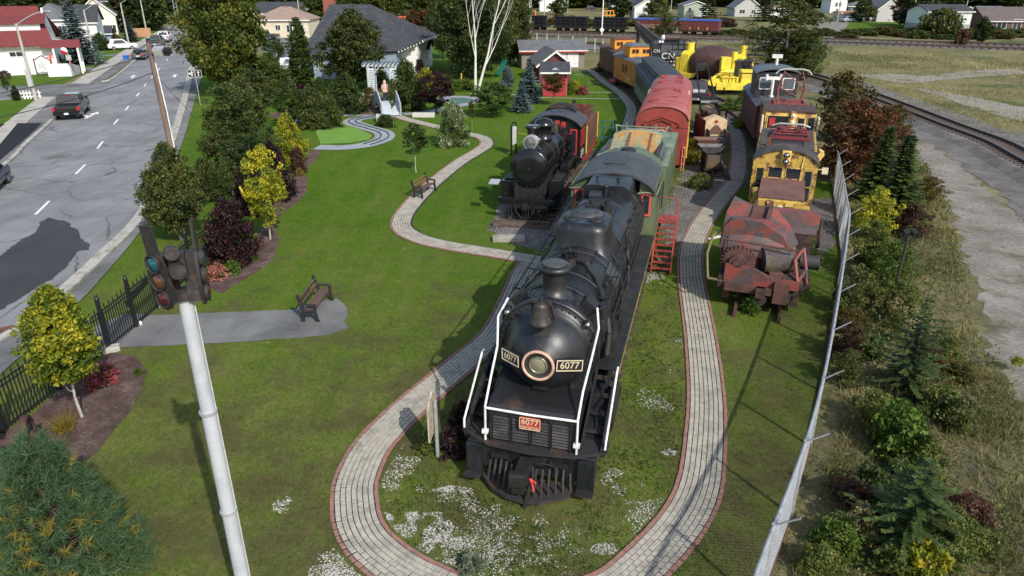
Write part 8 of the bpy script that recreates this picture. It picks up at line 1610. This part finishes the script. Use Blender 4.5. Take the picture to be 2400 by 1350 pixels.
T(193, 978, 3.8, 1.6, 'topiary', LIMEG, 'small yellow leaved tree in the mulch bed by the iron fence', 1, bark=PALEBARK); T(238, 898, .55, .95, 'broad', FLOWER_PINK, 'dark pink flowering sedum beside the yellow leaved tree', name='flower_clump', cat='flowers'); T(512, 652, .6, .8, 'broad', FLOWER_CORAL, 'coral pink hydrangea by the green hose', name='flower_clump', cat='flowers'); T(548, 640, .5, .7, 'broad', BRIGHT, 'lime green hosta at the fence corner'); T(702, 412, .5, .45, 'weedbush', YGRASS, 'small orange grass tuft on the bed edge'); T(428, 512, .8, .8, 'broad', BRIGHT, 'bright leafy sprout under the olive tree'); T(326, 880, .25, .3, 'weedbush', BRIGHT, 'tiny green weed at the mulch edge'); T(12, 186, 1.0, 1.6, 'bush', BROWN, 'small brown bush on the church lawn'); T(40, 236, 1.4, .7, 'column', CEDAR, 'little cedar by the picket fence'); T(22, 230, 2.0, .7, 'sapling', GREEN, 'thin sapling near the picket fence')
for i, a in enumerate(((125, 165, 3.0, 3.4, DEEP, 'green bush filling the church porch'), (236, 118, 2.6, 3.6, DEEP, 'round green bush hiding the white hatchback'), (264, 95, 2.4, 2.6, RUSTY, 'orange brown bush before the cream house'), (330, 72, 4.0, 6.0, DEEP, 'dark hedge trees past the tan fence'))): T(*a[:4], 'shrub', a[4], a[5], v=i % 2)
tag(part('hose', B().tube([(*G(520+9*math.cos(k*.9)+k*1.5, 642+4*math.sin(k*.9)), .05) for k in range(22)], .02, 5), mat('hose_green', (.03, .22, .15), rough=.4)), 'coiled green garden hose by the coral flowers', 'hose')
rng = np.random.default_rng(5)
def clump(nm, label, px, py, n, rad, h, m, cat='grass'):
    x, y = G(px, py); Pp = np.stack([rng.normal(0, rad, n), rng.normal(0, rad, n), np.zeros(n)], 1); o = link(nm, blades_mesh(nm, Pp, h, .006, rng, 1.0), None, m); o.location = (x, y, .01); tag(o, label, cat); o['category'] = cat; return o
clump('grass_clump', 'golden ornamental grass in the mulch by the pine', 150, 1008, 420, .10, .40, YGRASS); clump('grass_clump', 'golden grass half hidden behind the pine needles', 128, 1068, 300, .10, .36, YGRASS); clump('grass_clump', 'green daylily clump at the foot of the purple ninebark', 592, 610, 260, .10, .35, LAWNBLADE)
nm_, tufts = needles_mesh('pine_crown', 3, 3.15, 3.1, 900, 52, .225); px_, py_ = G(165, 1345); PT = thing('pine_tree', 'young long needled pine with some yellow needles in the picture corner', 'tree', (px_, py_)); nm_.materials.append(PINE); link('crown', nm_, PT)
tb = B().cyl((0, 0, 0), (0, 0, 3.2), .055, .02, n=8)
for k in range(0, 900, 6): c = Vector(tufts[k]); tb.cyl((0, 0, max(.05, c.z-.35)), tuple(c), .014, .006, n=4)
part('trunk', tb, BARK, PT)
# dead white birch
BI = thing('dead_birch', 'bare white birch with two bleached trunks standing before the dark maples', 'tree', G(1114, 212)); b = B(); rr_ = random.Random(4)
def limb(p, d, L, r, dep):
    p = Vector(p); q_ = p+d*L; b.cyl(p, q_, r, r*.66, n=6)
    if dep == 0: return
    for k in range(2 if dep < 4 else 2):
        nd = (d+Vector((rr_.uniform(-.5, .5), rr_.uniform(-.4, .4), rr_.uniform(0, .35)))).normalized(); limb(q_ if k == 0 else p.lerp(q_, rr_.uniform(.5, .9)), nd if k else (d+nd*.25).normalized(), L*rr_.uniform(.62, .86), r*(.66 if k == 0 else .42), dep-1)
limb((0, 0, 0), Vector((.03, 0, 1)).normalized(), 3.6, .16, 6); limb((.3, .1, 0), Vector((.30, 0, 1)).normalized(), 3.9, .155, 6); part('trunk', b, mat('birch_bark', (.68, .66, .62), (.40, .36, .32), sc=3, rough=.8, thr=(.58, .7)), BI)
# ---------------------------------------------------------------- the weedy bank east of the fence
for i, a in enumerate(((2088, 530, 4.3, 2.5, 'spruce', FIR, 'dark green spruce, taller of the pair behind the yellow willow'), (2052, 470, 3.9, 2.4, 'spruce', FIR, 'dark green spruce half hidden behind the taller one'), (2108, 640, 2.0, 1.7, 'fir', FIR, 'little fir tip in front of the tall spruces'), (2122, 928, 3.0, 2.5, 'fir', FIR, 'young open fir in the grass with bare leader'), (2118, 1290, 2.3, 2.5, 'fir', FIR, 'dark spreading young fir at the bottom of the bank'), (1955, 240, 3.0, 2.2, 'fir', FIR, 'small fir behind the red sumac'))):
    tree('fir_tree' if a[4] == 'fir' else 'spruce_tree', a[6], 'tree', G(a[0], a[1]), a[2], a[3], a[4], a[5], i % 2)
SH_ = [(1990, 425, 4.6, 4.8, 'scrub', RED, 'large red brown sumac thicket beside the fence'), (1965, 330, 4.8, 4.2, 'scrub', RUSTY, 'rust and green sumac by the maroon van'), (2050, 385, 3.6, 3.6, 'scrub', RED, 'red sumac by the gravel lane'), (2085, 330, 2.6, 2.8, 'scrub', RUSTY, 'orange green sumac nearest the main track'), (2132, 560, 1.7, 1.6, 'scrub', BROWN, 'bare brown bush right of the tall spruce'),
       (2042, 560, 2.4, 1.8, 'scrub', LIME, 'tall yellow willow shrub beside the fence'), (2030, 640, 2.2, 1.8, 'scrub', WEED, 'yellow green willow shrub lower on the bank'), (2075, 680, 2.0, 1.5, 'scrub', BRIGHT, 'bright green bush behind the dark pole'), (1995, 740, 1.9, 1.5, 'scrub', OLIVE, 'olive bush against the fence above the brown one'), (2100, 752, 1.5, 1.3, 'scrub', WEED, 'green bush at the foot of the dark pole'), (1975, 835, 1.2, 1.2, 'scrub', BROWN, 'dry brown bush touching the fence'), (1975, 905, 1.2, .9, 'scrub', OLIVE, 'grey green seeded shrub against the fence'), (2095, 1060, 1.4, 1.4, 'broad', BRIGHT, 'bright leafy green shrub below the young fir'), (2040, 1000, 1.1, 1.0, 'scrub', WEED, 'tall weeds beside the bright leafy shrub'), (2160, 1110, 1.0, .9, 'broad', WEED, 'dark leafy shrub above the spreading fir'), (2160, 1360, .9, .9, 'broad', LIME, 'lime green leafy shrub at the lower picture edge'), (1960, 1290, .8, 1.0, 'weedbush', BRIGHT, 'bright green ferny weeds at the lower fence'), (1920, 1350, .7, .9, 'weedbush', WEED, 'green goldenrod weeds at the bottom of the fence'), (2080, 1360, .7, .8, 'broad', WEED, 'broad leaved weeds near the lime shrub'), (2170, 470, 1.3, 1.6, 'scrub', RUSTY, 'dry rusty weeds by the lane bend'), (2200, 840, .9, 1.2, 'weedbush', WEED, 'greyish weeds beside the young fir'), (2376, 870, .5, .35, 'sapling', LIME, 'tiny yellow sapling at the picture edge'), (2235, 1000, .9, 1.1, 'weedbush', OLIVE, 'olive weed clump in the dry grass'), (2255, 1240, .9, 1.1, 'weedbush', BROWN, 'brown weed clump in the dry grass')]
for i, a in enumerate(SH_): T(*a[:6], a[6], v=i % 2)
WILD = random.Random(12); WK = [('scrub', OLIVE, 'olive'), ('scrub', RUSTY, 'rusty'), ('weedbush', WEED, 'yellow green'), ('broad', GREEN, 'leafy green'), ('scrub', BROWN, 'dry brown'), ('scrub', WEED, 'fresh green'), ('weedbush', DRYGRASS, 'straw coloured')]
WP = ['beside the young fir', 'below the red sumac', 'by the dark floodlight pole', 'near the gravel lane', 'against the wire fence', 'around the spreading fir', 'at the lower end of the bank', 'between willow and lane']
for i in range(18):
    px, py = WILD.uniform(1985, 2300), WILD.uniform(430, 1340)
    if px < 1990-.05*(py-430) or px > 2190+.17*(py-430): continue
    k = i % 7; pl_ = WP[4 if px < 2010 else 1 if py < 520 else 7 if py < 640 else 2 if py < 760 else 0 if py < 980 else 3 if px > 2190 else 5 if py < 1180 else 6]; lb = '%s weed bush %s' % (WK[k][2], pl_)
    for ad in ('', 'small ', 'loose ', 'ragged ', 'low '):
        if ad+lb not in SEEN0: break
    SEEN0.add(ad+lb); T(px, py, WILD.uniform(.5, 1.25), WILD.uniform(.7, 1.4), WK[k][0], WK[k][1], ad+lb, v=i % 2, group='weeds and brush on the fenced bank')
# plants among the trains
for i, a in enumerate(((1080, 1012, .9, .75, 'bush', PURPLE, 'low dark purple shrub against the big engine'), (1066, 1066, .8, .7, 'broad', PURPLE, 'dark shrub beside the information board'), (1000, 1060, .6, .5, 'broad', WEED, 'leafy milkweed at the foot of the information board'), (1072, 1060, .45, .3, 'broad', WEED, 'small milkweed by the engine pilot'), (1105, 1338, .35, .6, 'weedbush', SILVER, 'grey green mugwort in the white stones'), (1345, 218, 1.2, 2.0, 'bush', LIME, 'yellow green perennials beside the red shed'), (1330, 222, 1.3, 1.5, 'bush', BRIGHT, 'bright green perennials against the shed wall'), (1366, 222, .9, 1.1, 'broad', FLOWER_PINK, 'pink flower mound at the shed bed'), (1620, 385, 1.6, 1.2, 'weedbush', LIME, 'yellow weeds by the corner of the red car'), (1640, 440, .8, 1.4, 'weedbush', WEED, 'low weeds before the mine tubs'), (1665, 300, 1.2, 1.6, 'weedbush', BRIGHT, 'green weeds beside the red car flank'), (1790, 345, 1.8, 1.6, 'scrub', DEEP, 'dark leafy bush beside the maroon van'), (1745, 300, 1.2, 2.0, 'weedbush', LIME, 'yellow green weeds by the maroon van path'), (1755, 242, 1.4, 2.4, 'weedbush', WEED, 'tall weeds around the yellow machine'), (1715, 262, 1.2, 2.2, 'weedbush', BRIGHT, 'green weeds before the yellow machine'), (1785, 265, 2.0, 2.6, 'scrub', OLIVE, 'bushy weeds between yellow machine and van'), (1885, 575, 1.0, .9, 'weedbush', BRIGHT, 'bright weeds by the mucking machine'), (1760, 735, .7, .6, 'broad', BRIGHT, 'leafy weed between the rail stubs'), (1900, 620, .7, .9, 'weedbush', WEED, 'green weeds behind the mucking machine'), (1420, 170, 1.6, 3.0, 'bush', DEEP, 'dark bush beside the timber steps'), (1430, 140, 1.4, 2.2, 'bush', BRIGHT, 'green bush behind the timber steps'), (1270, 150, 2.4, 1.8, 'shrub', DEEP, 'dark bush beside the maroon shed'))): T(*a[:6], a[6], v=i % 2)
T(1832, 192, 9.5, 8.0, 'poplar', OLIVE, 'tall airy poplar behind the maroon van', bark=PALEBARK); T(1860, 188, 5.0, 5.0, 'scrub', OLIVE, 'low poplar suckers beside the tall one'); T(1556, 130, 6.2, 4.2, 'poplar', OLIVE, 'airy young poplar in front of the gondolas', 1); T(1900, 178, 4.5, 3.5, 'scrub', GREEN, 'green poplar sucker right of the tall poplar', 1)
# ---------------------------------------------------------------- far trees and roadside brush
FG_ = 'trees beyond the houses and yard'
MARKS = [(-60, 'church corner'), (60, 'church'), (190, 'black roofed house'), (300, 'cream gabled house'), (400, 'street bend'), (480, 'street end'), (560, 'amber maple'), (640, 'beige bungalow'), (710, 'tall grey pole'), (780, 'station chimney'), (850, 'station roof'), (915, 'maintenance car'), (1000, 'dark maples'), (1100, 'dead birch'), (1200, 'first pipe load'), (1250, 'lattice light mast'), (1300, 'steep white gable'), (1370, 'black parked suv'), (1425, 'orange trestle'), (1468, 'pale blue house'), (1518, 'white porch house'), (1570, 'lettered gondola'), (1630, 'sage green house'), (1690, 'end gondola'), (1752, 'pale grey house'), (1828, 'orange roofed house'), (1880, 'tall poplar'), (1963, 'tall white house'), (2020, 'navy bungalow'), (2082, 'grey block house'), (2140, 'leaning pale pole'), (2218, 'mint white house'), (2290, 'beige canopy'), (2360, 'brown bungalow'), (2450, 'eastern edge of the yard')]
SEEN = set()
def far(xs, ys, hs, ws, kind, leaves, lbs, n, seed):
    r = random.Random(seed)
    for i in range(n):
        px = xs[0]+(xs[1]-xs[0])*(i+r.uniform(.1, .9))/n; py = r.uniform(*ys); k = r.randrange(len(leaves)); x, y = G(px, py); h, wd = r.uniform(*hs), r.uniform(*ws)
        mk = min(MARKS, key=lambda m_: abs(m_[0]-px))[1]; base = lbs[k] % mk
        for ad in ('', 'tall ', 'broad ', 'small ', 'rounded ', 'uneven ', 'narrow ', 'thick ', 'ragged ', 'pointed '):
            lb = ad+base
            if lb not in SEEN: break
        SEEN.add(lb)
        tree('shrub' if 'shrub' in kind else 'tree', lb, 'shrub' if 'shrub' in kind else 'tree', (x, y), h, wd, kind, leaves[k], r.randrange(2), FG_ if 'shrub' not in kind else 'brush along the yard tracks')
LB4 = ['leafy green tree in the belt behind the %s', 'dark green tree in the belt behind the %s', 'yellowing tree in the belt behind the %s']
far((-60, 480), (44, 52), (9, 14), (8, 12), 'far', [GREEN, DEEP, OLIVE], LB4, 24, 1);
far((400, 760), (30, 44), (10, 15), (9, 13), 'far', [GREEN, DEEP, TURN], LB4, 20, 2); far((700, 1010), (26, 40), (11, 17), (10, 14), 'far', [DEEP, GREEN, TURN], [LB4[1], LB4[0], LB4[2]], 18, 3); far((740, 930), (48, 54), (7, 9), (8, 10), 'far', [TURN, TURN, RUSTY], [LB4[2]]*3, 7, 8)
far((1150, 2500), (12, 20), (12, 18), (14, 20), 'far', [GREEN, DEEP, TURN], LB4, 46, 4); far((1180, 2450), (0, 6), (16, 24), (20, 30), 'far', [DEEP, GREEN, OLIVE], [LB4[1], LB4[0], LB4[0]], 46, 5)
far((1200, 1720), (54, 66), (1.2, 2.6), (3, 5), 'farshrub', [RUSTY, OLIVE, BROWN], ['rust tinged brush below the %s', 'green brush below the %s', 'brown brush below the %s'], 26, 6); far((1690, 2420), (78, 92), (.8, 1.7), (3, 6), 'farshrub', [OLIVE, RUSTY, GREEN], ['olive brush along the tracks below the %s', 'rusty brush along the tracks below the %s', 'dark brush along the tracks below the %s'], 34, 7); far((880, 1240), (58, 66), (2, 3.6), (4, 7), 'farshrub', [RUSTY, GREEN, RED], ['rust tinged yard brush near the %s', 'green yard brush near the %s', 'red yard brush near the %s'], 14, 9)
for px, py, h, wd, kind, leaf, lb in ((1790, 50, 9, 6, 'farspruce', FIR, 'dark spruce beside the sage green house'), (1660, 46, 8, 6, 'farspruce', FIR, 'spruce at the corner of the sage green house'), (2150, 66, 9, 9, 'far', DEEP, 'dark tree against the mint white house'), (2120, 60, 8, 7, 'far', BROWN, 'brown leaved tree beside the grey block house'), (2020, 52, 6, 6, 'far', OLIVE, 'grey tree before the navy bungalow'), (1310, 34, 5, 6, 'far', GREEN, 'green tree beside the steep white gable'), (1450, 44, 7, 7, 'far', DEEP, 'dark tree by the pale blue house'), (1540, 50, 7, 6, 'far', OLIVE, 'tree in front of the white porch house'), (2318, 70, 5, 4.6, 'far', LIME, 'yellow bush beside the dark brown bungalow'), (2200, 84, 5, 8, 'farshrub', OLIVE, 'large grey green bush below the mint white house'), (360, 72, 11, 9, 'far', FIR, 'dark pine trees at the bend of the street'), (300, 76, 10, 8, 'far', DEEP, 'dark tree behind the cream gabled house'), (318, 66, 12, 9, 'far', FIR, 'tall dark tree by the street bend'), (40, 62, 12, 12, 'far', DEEP, 'dark tree behind the church roof'), (110, 62, 12, 12, 'far', DEEP, 'dark tree behind the white two storey house'), (-30, 70, 12, 12, 'far', DEEP, 'dark tree at the corner behind the church'), (180, 60, 11, 11, 'far', GREEN, 'green tree behind the black roofed house'), (2298, 100, 4.5, 3.0, 'far', DEEP, 'round green bush in the dry field'), (2252, 104, 2.5, 2.5, 'farshrub', BROWN, 'dark red bush in the dry field')):
    tree('shrub' if 'bush' in lb else 'tree', lb, 'shrub' if 'bush' in lb else 'tree', G(px, py), h, wd, kind, leaf, 0)
# ---------------------------------------------------------------- grass, weeds and stones
def scatter(poly, n, dens=None):
    xs = [p[0] for p in poly]; ys = [p[1] for p in poly]; P = np.stack([rng.uniform(min(xs), max(xs), n), rng.uniform(min(ys), max(ys), n)], 1); P = P[inside(P, poly)]
    return P if dens is None else P[rng.uniform(0, 1, len(P)) < dens(P)]
def nz(P, s, o=0):
    return np.array([noise.noise((p[0]*s+o, p[1]*s, o*1.7)) for p in P])*.5+.5
def on_path(P, r=.62):
    Q = np.array([(p.x, p.y) for L in (PATH1, PATH2, PATH3) for p in L[::3]]); k = np.ones(len(P), bool)
    for i in range(0, len(P), 4000):
        d = ((P[i:i+4000, None, :]-Q[None])**2).sum(2).min(1); k[i:i+4000] = d > r*r
    return k
def stuff(nm, me, m): o = link(nm, me, None, m); o['kind'] = 'stuff'; return o
BANK = [G(*p) for p in [(1830, 1380), (1925, 1130), (1985, 900), (2005, 650), (2000, 430), (2060, 300), (2130, 320), (2190, 430), (2235, 520), (2260, 640), (2290, 780), (2335, 860), (2460, 1020), (2560, 1380)]]
P = scatter(BANK, 130000, lambda P: np.clip(1.35-P[:, 1]/42, .22, 1)*np.clip(nz(P, .5, 21)*2.4-.45, .2, 1)); z = np.zeros((len(P), 1)); tall = nz(P, .55)
P3 = np.repeat(np.hstack([P, z]), 2, 0); P3[:, :2] += rng.normal(0, .05, (len(P3), 2)); hh = np.repeat(.14+.55*np.clip(tall-.3, 0, 1), 2)
stuff('tall_grass', blades_mesh('tall_grass', P3, hh, .009+P3[:, 1]*.00026, rng, .8, np.clip(np.repeat(nz(P, .35, 7), 2)*1.1-.1+rng.normal(0, .2, len(P3)), 0, 1)), DRYGRASS)
P = scatter(BANK, 9000, lambda P: (nz(P, .5, 3) > .46)*1.0); C = np.hstack([P, rng.uniform(.05, .45, (len(P), 1))]); C = np.repeat(C, 9, 0)+rng.normal(0, .10, (len(P)*9, 3)); C[:, 2] = np.abs(C[:, 2]); V, F = leafquads(C, .035+C[:, 1]*.0007, rng)
stuff('weeds', npmesh('weeds', V, F, np.clip(rng.uniform(0, 1, len(C)), 0, 1)), WEED)
NEAR = [G(*p) for p in [(-200, 1420), (60, 1130), (330, 900), (700, 830), (1240, 640), (1540, 640), (1600, 600), (1960, 560), (1985, 760), (1925, 1040), (1800, 1420)]]
P = scatter(NEAR, 150000, lambda P: np.clip(1.5-P[:, 1]/20, .15, 1)); P = P[on_path(P, .535)]
hx = (P[:, 0]-.38)*math.cos(HX)-(P[:, 1]-12.52)*math.sin(HX); hy = (P[:, 0]-.38)*math.sin(HX)+(P[:, 1]-12.52)*math.cos(HX); P = P[~((np.abs(hx) < 1.1) & (hy > .1))]
inring = ((P[:, 0]-1.2)**2/14+(P[:, 1]-14.5)**2/34 < 1)*1.0; g = nz(P, .8, 2)
P3 = np.hstack([P, np.full((len(P), 1), .006)]); stuff('lawn_blades', blades_mesh('lawn_blades', P3, .028+.045*g+.035*inring*(g > .45), .010, rng, 1.0, np.clip(g*1.3-.35+rng.normal(0, .22, len(P)), 0, 1)), LAWNBLADE)
RING_W = [G(*p) for p in [(905, 1250), (890, 1130), (960, 1020), (1120, 880), (1240, 640), (1560, 640), (1605, 800), (1610, 1000), (1590, 1150), (1530, 1260), (1380, 1345), (1150, 1360), (1000, 1320)]]
Q = scatter(RING_W, 9000, lambda P: np.clip(nz(P, 1.1, 31)*2.6-.85, .05, 1)); Q = Q[on_path(Q)]; hx = (Q[:, 0]-.22)*math.cos(HX)-(Q[:, 1]-12.52)*math.sin(HX); hy = (Q[:, 0]-.22)*math.sin(HX)+(Q[:, 1]-12.52)*math.cos(HX); Q = Q[~((np.abs(hx) < 1.05) & (hy > .1))]
C = np.hstack([Q, rng.uniform(.01, .07, (len(Q), 1))]); C = np.repeat(C, 4, 0)+rng.normal(0, .035, (len(Q)*4, 3)); C[:, 2] = np.abs(C[:, 2])*.8; V, F = leafquads(C, .026, rng, .7, 1.2); stuff('clover', npmesh('clover', V, F, np.clip(np.repeat(nz(Q, 1.4, 8), 4)*1.2-.2+rng.normal(0, .25, len(C)), 0, 1)), leafmat('leaf_clover', (.035, .075, .012), (.075, .13, .022), (.16, .19, .05), nsc=.8))
TR = [G(*p) for p in [(1165, 470), (1160, 560), (1280, 605), (1400, 480), (1330, 420)]]; OUT = [G(*p) for p in [(640, 1130), (860, 1330), (860, 1420), (640, 1420)]]; GV = [G(*p) for p in [(1545, 500), (1560, 640), (1590, 640), (1625, 480), (1720, 420), (1600, 400)]]; GV2 = [G(*p) for p in [(1890, 450), (1960, 450), (1950, 640), (1890, 640)]]
L = []
for poly, n, th in ((RING_W, 130000, .60), (TR, 9000, .34), (OUT, 18000, .60), (GV, 9000, .45), (GV2, 5000, .5)):
    Q = scatter(poly, n); v = nz(Q, .75, 11)*.75+nz(Q, 2.6, 4)*.3+(np.clip((13.6-Q[:, 1])*.05-Q[:, 0]*.012, -.1, .10) if n == 130000 else 0); Q = Q[v > th-.02+rng.uniform(0, .07, len(Q))]; L.append(Q)
for c_, r_, n_ in (((985, 1240), 1.0, 3600), ((1060, 1295), .95, 3200), ((925, 1215), .45, 1100), ((1060, 1140), .5, 1300), ((1420, 1285), .35, 500), ((780, 1345), .5, 1000), ((1580, 1060), .3, 350)):
    x, y = G(*c_); t_ = rng.uniform(0, 6.283, n_); rr2 = r_*rng.uniform(0, 1, n_)**.6; Qc = np.stack([x+np.cos(t_)*rr2*1.25, y+np.sin(t_)*rr2*.55], 1); v = nz(Qc, 2.2, 17); L.append(Qc[v > .36+.25*(rr2/r_)**2])
Q = np.concatenate(L); Q = Q[on_path(Q)]; hx = (Q[:, 0]-.38)*math.cos(HX)-(Q[:, 1]-12.52)*math.sin(HX); hy = (Q[:, 0]-.38)*math.sin(HX)+(Q[:, 1]-12.52)*math.cos(HX); Q = Q[~((np.abs(hx) < 1.0) & (hy > .0))]; n = len(Q)
s = (.006+.018*rng.uniform(0, 1, n)**2.2)[:, None]*(1+Q[:, 1:]*.012); T_ = np.array([(1, 0, 0), (-.5, .87, 0), (-.5, -.87, 0), (0, 0, 1.0)]); a = rng.uniform(0, 6.283, n); ca, sa = np.cos(a), np.sin(a)
V = np.stack([np.stack([Q[:, 0]+(T_[k, 0]*ca-T_[k, 1]*sa)*s[:, 0], Q[:, 1]+(T_[k, 0]*sa+T_[k, 1]*ca)*s[:, 0]*.8, .012+T_[k, 2]*s[:, 0]*.8], 1) for k in range(4)], 1).reshape(-1, 3)
F = (np.array([(0, 1, 3), (1, 2, 3), (2, 0, 3)])[None]+4*np.arange(n)[:, None, None]).reshape(-1, 3); stuff('white_stones', npmesh('white_stones', V, F), mat('white_stone', (.50, .48, .47), (.30, .28, .26), sc=18, rough=.9, thr=(.5, .6), var=.3, vsc=25))
# fallen yellow leaves on the lawn and dry grass out on the field
LW_ = [G(*p) for p in [(560, 720), (700, 480), (760, 370), (960, 330), (960, 600), (1150, 640), (900, 900), (560, 1050)]]; Q = scatter(LW_, 420); C = np.hstack([Q, np.full((len(Q), 1), .03)]); V, F = leafquads(C, .045, rng, .7, 2); stuff('fallen_leaves', npmesh('fallen_leaves', V, F, rng.uniform(.3, 1, len(Q))), YGRASS)
FD = [G(*p) for p in [(1790, 160), (1905, 120), (2480, 126), (2480, 470), (2380, 360), (2150, 262), (1960, 196)]]; Q = scatter(FD, 90000, lambda P: np.clip(nz(P, .12, 5)*2-.55, .05, 1)); P3 = np.hstack([Q, np.zeros((len(Q), 1))]); hh = .10+.22*nz(Q, .2, 9)
stuff('field_grass', blades_mesh('field_grass', P3, hh, .022+P3[:, 1]*.00016, rng, 1.4, np.clip(nz(Q, .15, 3)+rng.normal(0, .2, len(Q)), 0, 1)), DRYGRASS)
LN = [G(*p) for p in [(2095, 310), (2150, 306), (2200, 345), (2290, 420), (2400, 520), (2600, 700), (2600, 1200), (2400, 985), (2330, 840), (2300, 700), (2262, 610), (2235, 500), (2195, 430), (2150, 380), (2110, 345)]]; Q = scatter(LN, 30000, lambda P: np.clip(nz(P, .7, 41)*3.2-1.75, 0, 1)); P3 = np.hstack([Q, np.full((len(Q), 1), .01)]); stuff('lane_weeds', blades_mesh('lane_weeds', P3, .07, .012, rng, 1.3, rng.uniform(0, .7, len(Q))), DRYGRASS)
FD2 = [G(*p) for p in [(1420, 108), (1900, 104), (1900, 150), (1760, 150), (1600, 128), (1440, 118)]]; Q = scatter(FD2, 9000); P3 = np.hstack([Q, np.zeros((len(Q), 1))]); stuff('field_grass', blades_mesh('field_grass', P3, .3, .04, rng, 1.2), DRYGRASS)
WS_ = [G(*p) for p in [(1560, 420), (1600, 300), (1660, 250), (1760, 190), (1800, 250), (1780, 400), (1700, 440), (1600, 470)]]; Q = scatter(WS_, 9000, lambda P: np.clip(nz(P, .4, 5)*2-.5, .1, 1)); Q = Q[on_path(Q)]; P3 = np.hstack([Q, np.zeros((len(Q), 1))]); stuff('tall_grass', blades_mesh('tall_grass', P3, .32, .02, rng, .9), WEED)
